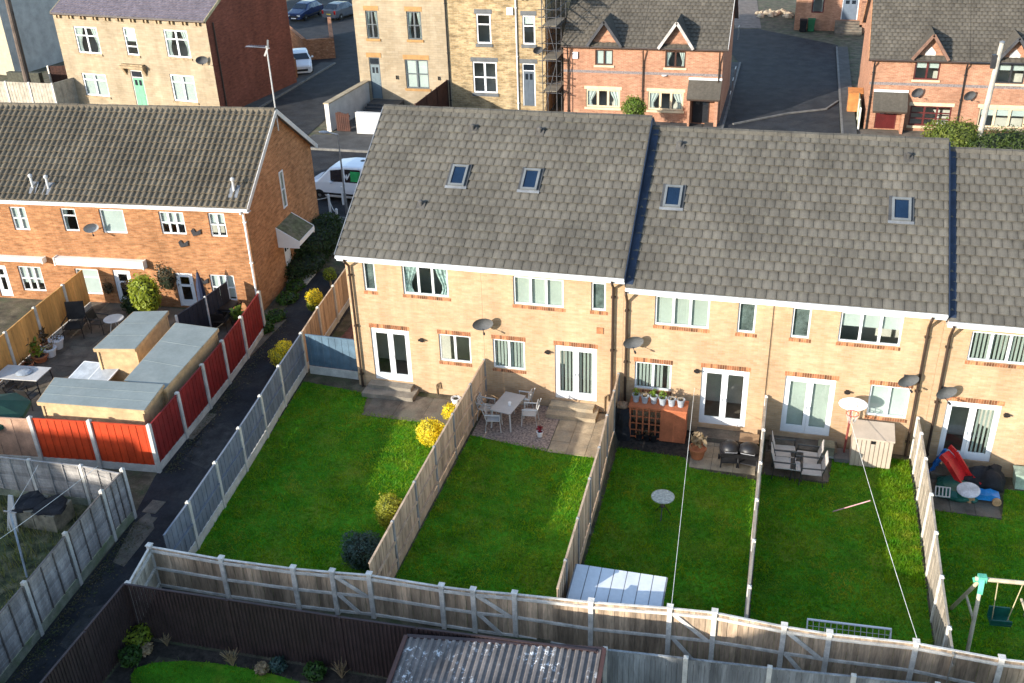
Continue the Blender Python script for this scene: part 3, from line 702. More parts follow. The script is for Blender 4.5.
    def roof_window(s, u, v, w=.56, h=.86):
        x, y = s.on_roof(u, v); L = sqrt(1+s.slope**2); dy, dz = 1/L, s.slope/L
        def P(a, d, n): return (x+a, y+dy*d-dz*n, s.ze+s.slope*(y+s.oh)+dz*d+dy*n)
        def slab(m, a0, a1, d0, d1, n0, n1):
            m.mesh([P(a0,d0,n0),P(a1,d0,n0),P(a1,d1,n0),P(a0,d1,n0),P(a0,d0,n1),P(a1,d0,n1),P(a1,d1,n1),P(a0,d1,n1)], [(0,3,2,1),(4,5,6,7),(0,1,5,4),(1,2,6,5),(2,3,7,6),(3,0,4,7)])
        m = MB(); f = .075
        for q in ((-w/2,w/2,-h/2,-h/2+f), (-w/2,w/2,h/2-f,h/2), (-w/2,-w/2+f,-h/2+f,h/2-f), (w/2-f,w/2,-h/2+f,h/2-f)): slab(m, *q, .02, .135)
        o = m.build('roof_window', M('roof_window_frame', (.13, .14, .145), var=.08, rough=.5), s.t)
        p = MB(); slab(p, -w/2+f, w/2-f, -h/2+f, h/2-f, .085, .1); p.build('pane', M('roof_glass', (.008, .02, .045), var=.1, rough=.08, spec=.35), o)
        a = MB(); slab(a, -w/2-.1, w/2+.1, -h/2-.1, -h/2, .045, .075); a.build('apron', LEAD, o); a = MB(); slab(a, -w/2-.09, -w/2, -h/2, h/2+.08, .03, .07); a.build('flashing', M('dark_flashing', (.05,.052,.055), var=.15, rough=.6), o); a = MB(); slab(a, w/2, w/2+.09, -h/2, h/2+.08, .03, .07); a.build('flashing', M('dark_flashing', (.05,.052,.055), var=.15, rough=.6), o)
    def roof_vent(s, u, v, k=1.):
        x, y = s.on_roof(u, v); z = s.ze+s.slope*(y+s.oh)
        m = MB(); m.mesh([(x-.14,y-.12,z-.1),(x+.14,y-.12,z-.1),(x+.14,y+.14,z+.14),(x-.14,y+.14,z+.14),(x-.14,y-.14,z-.045),(x+.14,y-.14,z-.045),(x+.14,y+.12,z+.18),(x-.14,y+.12,z+.18)],[(0,3,2,1),(4,5,6,7),(0,1,5,4),(1,2,6,5),(2,3,7,6),(3,0,4,7)])
        m.tube([(x,y,z), (x,y,z+.17)], .05, 8); m.lathe((x,y,z+.17), [(.05,0),(.085,.01),(.085,.05),(.03,.08)], 10); m.build('roof_vent', M('dark_vent', (.07,.065,.06), var=.2), s.t)
def dish(label, x, z, y=0., a=0., r=.33, rz0=0., group='satellite dishes on the house walls', tilt=-.12, az=.5, mat=None, base=None):
    """satellite dish on a wall bracket, facing the southern sky"""
    t = thing('satellite_dish', label, 'satellite dish', base or (x, y-.02, z), a, group)
    m = MB(); n = 20; c = np.array([0, -.30, .12]); dv = np.array([sin(az)*cos(tilt), -cos(az)*cos(tilt), sin(tilt)]); e1 = np.cross(dv, (0, 0, 1)); e1 /= np.linalg.norm(e1); e2 = np.cross(e1, dv)
    rings = []
    for k in range(5):
        q = k/4; i0 = len(m.v); rings.append(i0)
        for i in range(n): m.v.append(tuple(c+(e1*cos(2*pi*i/n)+e2*sin(2*pi*i/n)*.68)*r*q+dv*(.09*q*q)))
    for k in range(4):
        for i in range(n): m.f.append((rings[k]+i, rings[k]+(i+1) % n, rings[k+1]+(i+1) % n, rings[k+1]+i))
    m.build('dish', mat or M('dish_grey', (.105, .105, .105), var=.18, rough=.5), t, smooth=True)
    b = MB(); b.tube([(0,0,0), (0,-.16,.0), (0,-.29,.1)], .02, 6); b.box(-.06,.06,-.012,.018,-.1,.1); b.build('bracket', DKMET, t)
    q = MB(); sg2 = 1 if e2[2] > 0 else -1; tip = c+dv*.36-e2*sg2*.2; q.tube([c-e2*sg2*r*.6, tip], .012, 6); q.tube([tip+dv*.03, tip-dv*.07], .035, 8); q.build('receiver_arm', DKMET, t)
    return t

# main buff-brick terrace: rear faces on the line y = 0
F1, F2, F3 = FP(0, 0, 0, .05), FP(0, 0, 0, -.28), FP(0, 0, 0, -.65)
E1, E2, E3 = (5.33, 8.80, 5.0), (5.02, 8.47, 5.0), (4.8, 8.2, 5.0)
GRP = 'buff brick houses of the main terrace'
def mhouse(label, fp, s0, s1, E): return House('terraced_house', label, fp, s0, s1, 10., E[0], E[1], E[2], BUFF, GRP)
h1 = mhouse('buff brick end house with patterned upstairs curtains beside the blue fence', F1, -9.5, -4.72, E1)
h2 = mhouse('buff brick terraced house with the grey metal table and four chairs outside its patio door', F1, -4.72, 0, E1)
h3 = mhouse('buff brick terraced house behind the red planter topped with a row of pots', F2, 0, 4.66, E2)
h4 = mhouse('buff brick terraced house behind the basketball hoop and beige storage box', F2, 4.66, 9.52, E2)
h5 = mhouse('buff brick terraced house with striped blinds behind the heap of toys', F3, 9.52, 14.4, E3)
def win(h, tl, br, cols, inside, lower=False, both=True):
    r = h.rect(tl, br); r = (r[0], r[1], r[2], min(r[3], h.ze-.32)) if not lower else r
    h.window(rect=r, cols=cols, inside=inside); h.soldier(r, False)
    if lower: h.soldier(r, True)
win(h1, (361.6,262), (376.8,291.5), 1, 'frost'); win(h1, (401,265), (449,298), 3, 'curtain'); win(h1, (438.2,333.7), (471.7,364), 2, None, True)
win(h2, (512.6,276), (563.6,308.7), 3, 'dense'); win(h2, (591.2,282.3), (605.6,311.7), 1, 'frost'); win(h2, (492.4,338.8), (525.3,371), 2, 'vertical', True)
win(h3, (655.3,295.4), (708.3,329.7), 3, 'dense'); win(h3, (739,302.3), (754.3,334), 1, 'frost'); win(h3, (635,361.5), (670.5,392), 2, 'vertical', True)
win(h4, (793.4,307.3), (808.7,339.3), 1, 'frost'); win(h4, (841.5,311.7), (899.5,347.3), 3, 'roller'); win(h4, (870.8,384.6), (905.6,419.5), 2, 'full', True)
win(h5, (972.6,331.1), (1027,366), 3, 'vertical'); h5.window(rect=(13.1, 13.8, 3.9, 5.05-.1), cols=1)
for h, tl, br, ins in ((h1, (370,327.4), (413.1,382.9), None), (h2, (554.6,345), (596.4,402.2), 'vertical'), (h3, (702,367.5), (744.4,428), None), (h4, (785.9,375.7), (828.7,436.7), 'full'), (h5, (947.6,400.6), (989.3,462.6), 'half')):
    r = h.patio_door(tl, br, ins); h.soldier(r, True)
for h, fl in ((h1, .34), (h2, .34), (h3, .36), (h4, .36), (h5, .44)): h.walls(floors=(fl-.02, 2.75))
SHADEV = M('shade_blue_verge', (.012, .022, .045), var=.15, rough=.6)  # verge face coloured dark blue, painting in the shade at the roof step
h1.roof(TILE, w=.295, c=.33, s0=-9.62, s1=-4.72, vergel=LEAD, cont=(False, True)); h2.roof(TILE, w=.295, c=.33, s0=-4.72, s1=.06, verger=SHADEV, cont=(True, False), vh=.46)
h3.roof(TILE, w=.295, c=.33, s0=.1, s1=4.66, cont=(False, True)); h4.roof(TILE, w=.295, c=.33, s0=4.66, s1=9.5, verger=SHADEV, cont=(True, False), vh=.42); h5.roof(TILE, w=.295, c=.33, s0=9.545, s1=14.6)
h1.pipe(-9.33, 4.9, .02); h2.pipe(-.33, 4.9, .05); h3.pipe(.12, 4.8, .05); h4.pipe(9.1, 4.8, .05); h5.pipe(9.72, 4.9, .05)
for h, pts in ((h1, [(459,177)]), (h2, [(531,181)]), (h3, [(673,198)]), (h4, [(901,211)])):
    for u, v in pts: h.roof_window(u, v)
for h, pts in ((h1, [(473,131), (421,207)]), (h2, [(540,134)]), (h3, [(680,148)]), (h4, [(908,160)])):
    for u, v in pts: h.roof_vent(u, v)
def step_shade_strip(h, x0, x1):  # dark strip on the lower roof, painted in for the higher roof's shadow
    m = MB(); m.poly([(x0,-h.oh+.02,h.ze+.075),(x1,-h.oh+.02,h.ze+.075),(x1,h.rd-.1,h.zr+.0),(x0,h.rd-.1,h.zr+.0)]); m.poly([(x1,-h.oh+.02,h.ze+.075),(x1+.02,-h.oh+.02,h.ze+.0),(x1+.02,h.rd-.1,h.zr-.06),(x1,h.rd-.1,h.zr+.0)]); m.build('painted_shade_strip', M('painted_step_shade', (.02, .032, .06), var=.2, rough=.6), h.t)
step_shade_strip(h3, .1, .32); step_shade_strip(h5, 9.545, 9.74)
# door steps and small wall fittings
def step(h, parts, mat=SLABD):
    m = MB()
    for x0, x1, y0, y1, z1 in parts: m.box(x0, x1, y0, y1, -.1, z1)
    m.build('doorstep', mat, h.t)
step(h1, [(-9.1, -7.2, -.75, -.01, .17), (-9.0, -7.4, -.36, -.012, .3)], M('step_slab', (.22, .19, .15), var=.18)); 
step(h2, [(-2.45, -.75, -.75, -.01, .17), (-2.4, -.9, -.4, -.012, .3)], SLAB)
step(h3, [(2.55, 4.3, -.6, -.01, .2)]); step(h4, [(4.9, 7.0, -.62, -.01, .2)]); step(h5, [(9.85, 11.8, -.6, -.01, .2)])
def wall_lamp(h, u, v):
    x, z = h.fp.px(u, v); m = MB(); m.box(x-.05, x+.05, -.06, -.002, z-.06, z+.08); m.box(x-.09, x+.09, -.15, -.06, z+.02, z+.07); m.build('wall_lamp', BLKPL, h.t)
for h, u, v in ((h1,422,340), (h2,548,352), (h3,697,371), (h4,847,392), (h5,1006,415)): wall_lamp(h, u, v)
x, z = h2.fp.px(600,330.5); MB().box(x-.11, x+.11, -.03, -.002, z-.11, z+.11).build('air_brick', ORBR, h2.t)
for h, u, v in ((h2,605,396), (h1,437,384)):
    x, z = h.fp.px(u, v); MB().tube([(x,-.03,0), (x,-.05,z), (x+.1,-.06,z+.1), (x+.12,-.06,z-.15)], .025, 6).build('outside_tap', M('tap_brass', (.2,.14,.08)), h.t)
MB().tube([(4.62,-.02,.1), (4.62,-.02,5.2)], .008, 4).build('wall_cable', BRPL, h3.t)
for u, v, lab, k in ((483,322,'grey satellite dish on the wall between the two small lower windows', .35), (633,340,'grey satellite dish high on the wall above the planter pots', .34), (907,378,'grey satellite dish above the small window by the storage box', .34), (945,390,'grey satellite dish beside the brown pipe at the house with striped blinds', .34)):
    x, _, z = W(u, v, -.25); dish(lab, x, z-.12, r=k, az=.42)
def HT(v, x, y):
    """height above (x,y) whose image row is v"""
    lo, hi = -5., 40.
    for _ in range(50):
        m = (lo+hi)/2; d = np.array([x, y, m])-CP; z = d @ _f
        if 341.5-FPX*(d @ CU)/z > v: lo = m
        else: hi = m
    return m
def canopy(h, s0, s1, z0, z1, proj, roofm, trim=UPVC, y=-.004):
    """lean-to door canopy: pitched slab, trim board, cheeks"""
    m = MB(); m.mesh([(s0,y,z1-.06),(s1,y,z1-.06),(s1,y-proj,z0-.06),(s0,y-proj,z0-.06),(s0,y,z1),(s1,y,z1),(s1,y-proj,z0),(s0,y-proj,z0)], [(0,3,2,1),(4,5,6,7),(0,1,5,4),(1,2,6,5),(2,3,7,6),(3,0,4,7)])
    o = m.build('canopy', roofm, h.t)
    MB().box(s0, s1, y-.05, y, z1+.003, z1+.14).build('canopy_trim', trim, o); t = MB(); t.box(s0+.02, s1-.02, y-proj+.03, y-proj+.07, z0-.16, z0-.07)
    t.build('canopy_fascia', BRPL, o)
def door(h, tl, br, mat, glazed='top', frame=UPVC, T=None, store=None, rect=None, name='front_door'):
    a, b, c, d = rect or h.rect(tl, br); (h.holes if store is None else store).append((a, b, c, d)); T = T or (lambda s, y, z: (s, y, z))
    def bx(m, x0, x1, y0, y1, q0, q1):
        v = [T(x, yy, zz) for zz in (q0, q1) for x, yy in ((x0,y0),(x1,y0),(x1,y1),(x0,y1))]
        m.mesh(v, [(0,3,2,1),(4,5,6,7),(0,1,5,4),(1,2,6,5),(2,3,7,6),(3,0,4,7)])
    f = MB(); fw = .07; e = .003
    bx(f, a+e, a+fw, .04, .1, c+e, d-e); bx(f, b-fw, b-e, .04, .1, c+e, d-e); bx(f, a+fw, b-fw, .04, .1, d-fw, d-e)
    tr = d-.45 if d-c > 2.35 else d-fw
    if tr < d-.1: bx(f, a+fw, b-fw, .04, .1, tr-.05, tr)
    o = f.build(name, frame, h.t)
    l = MB(); z1 = tr-(.052 if tr < d-.1 else .002); x0, x1 = a+fw+.004, b-fw-.004
    if glazed == 'full':
        st = .12; bx(l, x0, x0+st, .05, .09, c+.01, z1); bx(l, x1-st, x1, .05, .09, c+.01, z1); bx(l, x0+st, x1-st, .05, .09, c+.01, c+.3); bx(l, x0+st, x1-st, .05, .09, z1-.12, z1); bx(l, x0+st, x1-st, .05, .09, c+.9, c+1.0)
    else:
        bx(l, x0, x1, .05, .09, c+.01, z1)
        w = x1-x0
        for qx in (.14, .56):
            for q0, q1 in ((.08, .4), (.5, .72)): bx(l, x0+w*qx, x0+w*(qx+.3), .042, .05, c+(z1-c)*q0, c+(z1-c)*q1)
    bx(l, x1-.12, x1-.05, .0, .05, c+1., c+1.04); L = l.build('door_leaf', mat, o)
    g = MB()
    if glazed == 'full': g.poly([T(x0,.07,c+.02), T(x1,.07,c+.02), T(x1,.07,z1), T(x0,.07,z1)])
    else:
        w = x1-x0
        for qx in (.16, .58): bx(g, x0+w*qx, x0+w*(qx+.26), .036, .05, c+(z1-c)*.76, c+(z1-c)*.93)
    if tr < d-.1: g.poly([T(a+fw,.07,tr), T(b-fw,.07,tr), T(b-fw,.07,d-fw), T(a+fw,.07,d-fw)])
    g.build('pane', GLASS if glazed == 'full' else DGLASS, o)
    return a, b, c, d
# ------------------------------------------------------------------ orange brick terrace on the left
FA = radians(4.5); FL = FP(-15.69, 4.67, FA, .05); FG = FP(-15.69, 4.67, FA+pi/2, .05)
def lhouse(label, s0, s1): return House('brick_house', label, FL, s0, s1, 7.3, 4.74, 7.5, 3.65, REDB, 'orange brick houses of the left terrace', oh=.3)
lA = lhouse('orange brick end house with the side door porch and brown rolled-tile roof', -4.05, 0)
lB = lhouse('orange brick house with the long white awning box over its back door', -8.65, -4.05)
lC = lhouse('orange brick house behind the orange-stained dividing fence at the picture edge', -13.3, -8.65)
kw = dict(rows=(.5,), fw=.055)
lA.window((157.7,211.5), (187,235), 3, inside='roller', pulled=.6, **kw); lA.window((207,213), (227.8,237.4), 2, inside='roller', pulled=.45, **kw); lA.window((208.8,274.5), (237.8,301.2), 3, inside='roller', pulled=.9, **kw)
lB.window((59.5,208.3), (80,231.7), 1, rows=(.7,), inside='curtains_white'); lB.window((97.9,209), (127.9,234), 1, inside='full'); lB.window((74,268.5), (103.5,295), 1, rows=(.68,), inside='full')
lC.window((8.4,206.7), (30.7,230.7), 2, inside='roller', pulled=.95, **kw); lC.window((16.7,266), (46.8,291.8), 3, inside='roller', pulled=.7, **kw)
a, d = FL.px(173.7, 272.8); b, _ = FL.px(197, 300); door(lA, None, None, UPVC, 'full', rect=(a, b, .06, d))
a, d = FL.px(111.9, 270); b, _ = FL.px(136, 300); door(lB, None, None, UPVC, 'full', rect=(a, b, .06, d))
a, d = FL.px(-8, 265); b, _ = FL.px(15, 300); door(lC, None, None, UPVC, 'full', rect=(a, b, .06, d))
TG = lambda q, y, z: (-.003-y, q, z)
a, d = FG.px(278.2, 172.7); b, c = FG.px(287.3, 205.4); lA.window(rect=(a, b, c, d), cols=1, rows=(.5,), T=TG, store=lA.gh, inside='full', y=-.03)
a, d = FG.px(283.2, 243.4); b, c = FG.px(296.6, 286); door(lA, None, None, UPVC, 'top', rect=(a, b, max(.1, c), d), T=TG, store=lA.gh)
# porch canopy over the side door
m = MB(); p0, p1 = a-.5, b+.55; zt = d+.85; zb = d+.28; pj = .95
m.mesh([(.0,p0,zt),(.0,p1,zt),(pj,p1,zb),(pj,p0,zb),(.0,p0,zt+.06),(.0,p1,zt+.06),(pj,p1,zb+.06),(pj,p0,zb+.06)], [(0,3,2,1),(4,5,6,7),(0,1,5,4),(1,2,6,5),(2,3,7,6),(3,0,4,7)])
o = m.build('porch_roof', M('mossy_tile', (.10,.105,.055), var=.25, sc=5, rough=.95, c2=(.16,.14,.1)), lA.t)
m = MB()
for q in (p0-.03, p1): m.prism([(.0, zb-.25), (pj, zb-.25), (pj, zb+.08), (0, zt+.08)], q, q+.03, 'y')
m.box(pj, pj+.03, p0, p1, zb-.14, zb+.06); m.build('porch_trim', UPVC, o)
MB().box(.0, .9, a-.25, b+.3, -.1, .14).build('doorstep', CONC, lA.t)
for h in (lA, lB, lC): h.walls(floors=(.03, 2.4))
lA.roof(PANT, .25, .3, 'roll', s0=-4.05, s1=.2, verger=WHITE, fz=.17); lB.roof(PANT, .25, .3, 'roll', fz=.17); lC.roof(PANT, .25, .3, 'roll', s0=-13.5, fz=.17)
lA.pipe(-.12, 4.5, .0, UPVC)
def flue(h, u, v):
    x, y = h.on_roof(u, v); z = h.ze+h.slope*(y+h.oh); m = MB()
    m.mesh([(x-.2,y-.25,z-.1),(x+.2,y-.25,z-.1),(x+.2,y+.2,z+.25),(x-.2,y+.2,z+.25)], [(0,1,2,3)]); m.build('flue_plate', LEAD, h.t); m = MB(); m.tube([(x,y,z-.1), (x,y,z+.5)], .05, 8); m.lathe((x,y,z+.5), [(.05,0),(.085,.02),(.085,.1),(.03,.14)], 10)
    m.build('roof_flue', M('pale_metal', (.5,.5,.49), var=.1, rough=.45), h.t)
flue(lB, 49, 190); flue(lB, 33.5, 189); flue(lA, 234.5, 193)
for h, q in ((lB, ((55,257.5), (144,268.5))), (lC, ((-12,256), (43,262.5)))):
    a, d = FL.px(*q[0], -.2); b, c = FL.px(*q[1], -.2); m = MB(); m.box(a, b, -.27, -.003, c, d); m.box(a-.05, a-.002, -.3, -.003, c-.03, d+.03); m.box(b+.002, b+.05, -.3, -.003, c-.03, d+.03); m.build('awning', M('awning_white', (.75,.73,.68), var=.05), h.t)
def fl(u, v, off=-.25):
    s, z = FL.px(u, v, off); return FL.o[0]+cos(FA)*s+sin(FA)*.02, FL.o[1]+sin(FA)*s-cos(FA)*.02, z+.05
x, y, z = fl(91.6, 227); dish('grey satellite dish under the eaves of the orange brick house with the awning', 0, 0, base=(x, y, z-.1), a=FA, r=.3, az=.7, mat=M('pale_dish', (.36,.36,.35), var=.1), group='satellite dishes on the house walls')
# television aerial on the gable
gx, gy = FL.o[0]+.06*cos(FA)-3.75*sin(FA), FL.o[1]+.06*sin(FA)+3.75*cos(FA)
t = thing('tv_aerial', 'tall pale television aerial pole strapped to the brick gable peak', 'aerial', (gx+.1, gy, 6.6)); zt = HT(46, gx+.1, gy)-6.6
MB().tube([(0,0,0), (0,0,zt)], .03, 6).build('mast', M('galvanised', (.5,.5,.5), var=.1, rough=.4, metal=.3), t)
m = MB(); m.tube([(-.95,.1,zt-.05), (.15,-.02,zt-.08)], .015, 5)
for k in range(12): q = -.9+k*.08; m.tube([(q,-.1,zt-.05), (q,.3,zt-.05)], .007, 4)
m.build('boom', GREYM, t)
m = MB()
for sg in (-1, 1): m.bar((.05,-.02,zt-.08), (-.02+.12*sg,0,zt-.08+.32*sg), .02, .07)
m.build('reflector', GREYM, t)
MB().bar((-.14,0,.2), (.02,0,.2), .03).build('bracket', GREYM, t)

# ------------------------------------------------------------------ stone villa (top left)
dl = np.array([-44.56, 32.31]); dr = np.array([-31.96, 30.7]); da = atan2(dr[1]-dl[1], dr[0]-dl[0])
FD = FP(*dr, da, 0.)
hd = House('detached_house', 'cream stone double-fronted house with purple slate roof and mint green door', FD, -np.linalg.norm(dr-dl), 0, 9.2, 6.35, 8.9, 4.6, CREAM, oh=.14)
SANDS = M('dark_sandstone', (.30, .22, .13), var=.2, sc=4)
sl = dict(sill=(SANDS, .13))
hd.window((72.8,26), (101.9,54.4), 2, rows=(.68,), inside='curtains_white', fw=.09, **sl); hd.window((121.9,27.4), (139.6,55.8), 1, rows=(.3,.72), inside='roller', fw=.09, **sl); hd.window((162.7,29.4), (191.4,58.5), 2, rows=(.68,), inside='curtains_white', fw=.09, **sl)
hd.window((81.2,72.8), (110.2,97.2), 2, rows=(.74,), inside='venetian', fw=.09, **sl); hd.window((169.3,74.1), (198,102.9), 2, rows=(.74,), inside='venetian', fw=.09, **sl)
a, d = FD.px(129.6, 70); b, _ = FD.px(145.3, 90); door(hd, None, None, M('mint_paint', (.13, .33, .21), var=.06, rough=.5), 'top', frame=WHITE, rect=(a, b, .08, d))
m = MB(); m.box(a-.5, b+.5, -.42, -.003, d+.2, d+.36); m.box(a-.4, b+.4, -.3, -.003, d+.362, d+.45); m.build('door_hood', SANDS, hd.t)
m = MB()
for q in (a-.42, b+.27): m.prism([(-.003, d-.35), (-.33, d+.18), (-.003, d+.18)], q, q+.15, 'x')
m.build('hood_bracket', SANDS, hd.t)
hd.walls(floors=(.05, 3.1), gable_mat=None)
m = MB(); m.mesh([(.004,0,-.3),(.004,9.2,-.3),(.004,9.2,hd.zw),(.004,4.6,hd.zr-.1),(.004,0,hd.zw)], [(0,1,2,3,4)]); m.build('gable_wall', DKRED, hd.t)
hd.roof(SLATE, .3, .24, gutter=BRPL, fascia=None, verger=M('stone_coping', (.46,.38,.22), var=.15), vergel=M('stone_coping', (.46,.38,.22)))
k = hd.s0+.3
while k < -.2:
    for q in (0, .28): MB().box(k+q, k+q+.13, -.15, -.002, 5.98, 6.2).build('eaves_bracket', SANDS, hd.t)
    k += 1.05
MB().tube([(-.0+.08,.6,.0), (.08,.6,6.1)], .05, 8).build('downpipe', BRPL, hd.t)
s, z = FD.px(202, 60, -.3); x, y = FD.o+np.array([cos(da), sin(da)])*s; dish('grey satellite dish on the cream stone house with the mint green door', 0, 0, base=(x+.0, y-.03, z-.1), a=da, r=.4, az=.7)

# ------------------------------------------------------------------ cream and rubble-stone pair across the street
FS = FP(0, 34.7, 0, .5)
x0, xm, x1 = FS.px(358,60)[0], FS.px(449.5,50)[0], FS.px(545.5,50)[0]
hc = House('street_house', 'cream-painted stone house with tan lintels and grey window frames', FS, x0, xm, 9.5, 7.5, 10.6, 4.75, CREAM, oh=.15)
hs = House('street_house', 'honey rubble-stone house with white windows and dark grey lintels', FS, xm, x1, 9.5, 7.5, 10.6, 4.75, STONE, oh=.15)
TANL = M('tan_lintel', (.33, .185, .07), var=.1); GRL = M('grey_lintel', (.10, .105, .11), var=.12); DGF = M('dark_grey_frame', (.085, .10, .11), var=.06, rough=.4)
kc = dict(head=(TANL, .3), sill=(TANL, .16), frame=DGF, fw=.08, rows=(.5,)); ks = dict(head=(GRL, .28), sill=(GRL, .2), fw=.09)
hc.window((364.8,10.5), (379.5,38.7), 2, inside='curtains_white', **kc); hc.window((406,11.3), (422.5,39.8), 2, inside='curtains_white', **kc); hc.window((404.4,59.3), (429.7,89), 2, inside='full', **kc)
r = door(hc, (368.5,57.2), (383,99), M('slate_blue_door', (.13,.17,.19), var=.06, rough=.4), 'top', frame=DGF); MB().box(r[0]-.15, r[1]+.15, -.03, -.003, r[3]+.003, r[3]+.3).build('lintel', TANL, hc.t)
hs.window((475.7,13.7), (491.5,43.9), 1, rows=(.66,), **ks); hs.window((522,15.5), (535.4,44.8), 1, rows=(.66,), inside='roller', pulled=.3, **ks); hs.window((472.2,61.5), (497.6,93.5), 2, rows=(.5,), **ks)
r = door(hs, (522,63.3), (535.8,106.3), M('blue_grey_door', (.08,.10,.125), var=.06, rough=.4), 'top'); MB().box(r[0]-.15, r[1]+.15, -.03, -.003, r[3]+.003, r[3]+.28).build('lintel', GRL, hs.t)
for h in (hc, hs):
    h.walls(z0=-.6, floors=(.0, 3.2)); k = h.s0+.25
    while k < h.s1-.4:
        for q in (0, .25): MB().box(k+q, k+q+.12, -.16, -.002, h.ze-.33, h.ze-.1).build('eaves_bracket', SANDS, h.t)
        k += 1.15
hc.roof(SLATE, .3, .25, gutter=BLKPL, fascia=None); hs.roof(SLATE, .3, .25, gutter=BLKPL, fascia=None)
hc.pipe(xm-.1, 6.9, -.3, BLKPL, swan=False); x, _ = FS.px(517.5, 60); hs.pipe(x, 6.7, -.3, UPVC, swan=False)
x, z = FS.px(537.5, 50, -.3); dish('grey satellite dish beside the upper window of the rubble-stone house', 0, 0, base=(x, 34.67, z+.4), r=.35, az=.7)
for u, v, h in ((397,77,hc), (439,78,hc)):
    x, z = FS.px(u, v); MB().tube([(x,-.1,z-.12), (x,-.1,z+.12)], .05, 8).build('wall_lamp', BLKPL, h.t)
x, z = FS.px(510, 11); MB().box(x-.2, x+.2, -.12, -.003, z-.22, z+.22).build('alarm_box', UPVC, hs.t)
# chimneys
for h, q in ((hc, xm-.5), (hs, x1-.7)):
    m = MB(); m.box(q-.45, q+.45, 4.4, 5.1, h.zr-.6, h.zr+1.2); o = m.build('chimney', STONE, h.t)
    p = MB()
    for e in (-.22, .22): p.lathe((q+e, 4.75, h.zr+1.2), [(.12,0),(.1,.4),(.13,.42),(.1,.45)], 10)
    p.build('chimney_pot', TERRA, o)

# ------------------------------------------------------------------ orange brick semis with gablets
STONEC = M('pale_cast_stone', (.58, .46, .30), var=.08)
BRF = M('brown_window_frame', (.055, .022, .013), var=.1, rough=.5)
def gablet(h, apex, bl, br, roofm, trim, wallm, mark=None):
    """little pitched gable over an upper window, running back into the roof slope"""
    a, z0 = h.fp.px(*bl); b, _ = h.fp.px(*br); zt = h.fp.px(*apex)[1]; c = (a+b)/2; y = -.1; z0 = z0+.05
    wl = MB(); k = .86; wl.prism([(c-(b-a)/2*.78, h.zw-.25), (c+(b-a)/2*.78, h.zw-.25), (c+(b-a)/2*.78, z0+.05), (c, zt-.16), (c-(b-a)/2*.78, z0+.05)], y+.06, 1.1, 'y'); o = wl.build('gablet', wallm, h.t)
    yb = lambda z: (z-h.ze)/h.slope-h.oh+.3
    m = MB()
    for e in (a, b):
        th = .07; yv = -.42
        vs = [(e,yv,z0-.02),(c,yv,zt),(c,yb(zt),zt),(e,yb(z0)+.1,z0-.02)]; m.mesh(vs+[(p[0],p[1],p[2]+th) for p in vs], [(0,1,2,3),(7,6,5,4),(0,4,5,1),(1,5,6,2),(2,6,7,3),(3,7,4,0)])
    m.build('gablet_roof', roofm, o)
    t = MB()
    for e in (a, b): t.bar((e, -.445, z0-.06), (c, -.445, zt-.02), .03, .17)
    t.build('bargeboard', trim, o)
    MB().box(c-(b-a)*.32, c+(b-a)*.32, y+.02, y+.058, z0-.2, z0+.02).build('lintel', STONEC, o)
    if mark: q = MB(); q.prism([(c-.28, z0+.1), (c+.28, z0+.1), (c+.28, z0+.3), (c, z0+.62), (c-.28, z0+.3)], y+.04, y+.058, 'y'); q.build('gable_panel', mark, o)
def band(h, z, mat): MB().box(h.s0+.005, h.s1-.005, -.008, -.002, z, z+.16).build('string_course', mat, h.t)
GREYB = M('grey_blue_brick', (.20, .17, .165), var=.25, sc=12)
FE = FP(0, 34.1, 0, 0)
e0, em, e1 = FE.px(563.5,60)[0], FE.px(641.5,60)[0], FE.px(722.5,70)[0]
z = FE.px(600, 47)[1]; ZE = z+.12
SG = 'orange brick semi-detached houses across the street'
he1 = House('semi_detached_house', 'left half of the orange brick semi next to the scaffolding', FE, e0, em, 9, ZE, ZE+3.4, 4.5, PINKB, SG, oh=.25)
he2 = House('semi_detached_house', 'right half of the orange brick semi with the lean-to porch beside the cul-de-sac', FE, em, e1, 9, ZE, ZE+3.4, 4.5, PINKB, SG, oh=.25)
kb = dict(frame=BRF, fw=.075)
he1.window((595.3,49.5), (612.9,65.4), 2, inside='full', sill=(STONEC, .12), **kb); he2.window((665.6,51), (685.2,68), 2, inside='curtains_white', sill=(STONEC, .12), **kb)
he1.window((586,88.9), (619.7,108), 3, inside='curtains_white', sill=(STONEC, .14), head=(STONEC, .2), frame=STONEC, fw=.1); he2.window((648.2,91.2), (682.8,111), 3, inside='curtains_white', sill=(STONEC, .14), head=(STONEC, .2), frame=STONEC, fw=.1)
a, d = FE.px(692.5, 97.5); b, _ = FE.px(709.5, 110); door(he2, None, None, M('black_door', (.02,.022,.026), var=.1, rough=.35), 'top', frame=BRF, rect=(a, b, .05, d))
a, zz = FE.px(686.5, 98, -.9); b, _ = FE.px(720, 98, -.9); canopy(he2, a, b, zz, FE.px(700, 80)[1], .95, BTILE); 
m = MB(); m.box(a+.1, a+.22, -.85, -.003, 0, zz-.1); m.box(b-.3, b-.1, -.85, -.003, 0, zz-.1); m.build('porch_wall', PINKB, he2.t)
for h in (he1, he2): h.walls(floors=(.0, 2.3)); band(h, FE.px(600, 73)[1], GREYB)
he1.roof(BTILE, .3, .3, s0=e0-.1, gutter=BRPL, fascia=BRPL, fz=.12); he2.roof(BTILE, .3, .3, s1=e1+.25, gutter=BRPL, fascia=BRPL, fz=.12, verger=WHITE)
gablet(he1, (608.6,20), (588,44.5), (622,44.5), BTILE, M('dark_board', (.05,.05,.055)), PINKB); gablet(he2, (678.5,21), (659,47), (694,47), BTILE, M('pale_board', (.4,.37,.35)), PINKB)
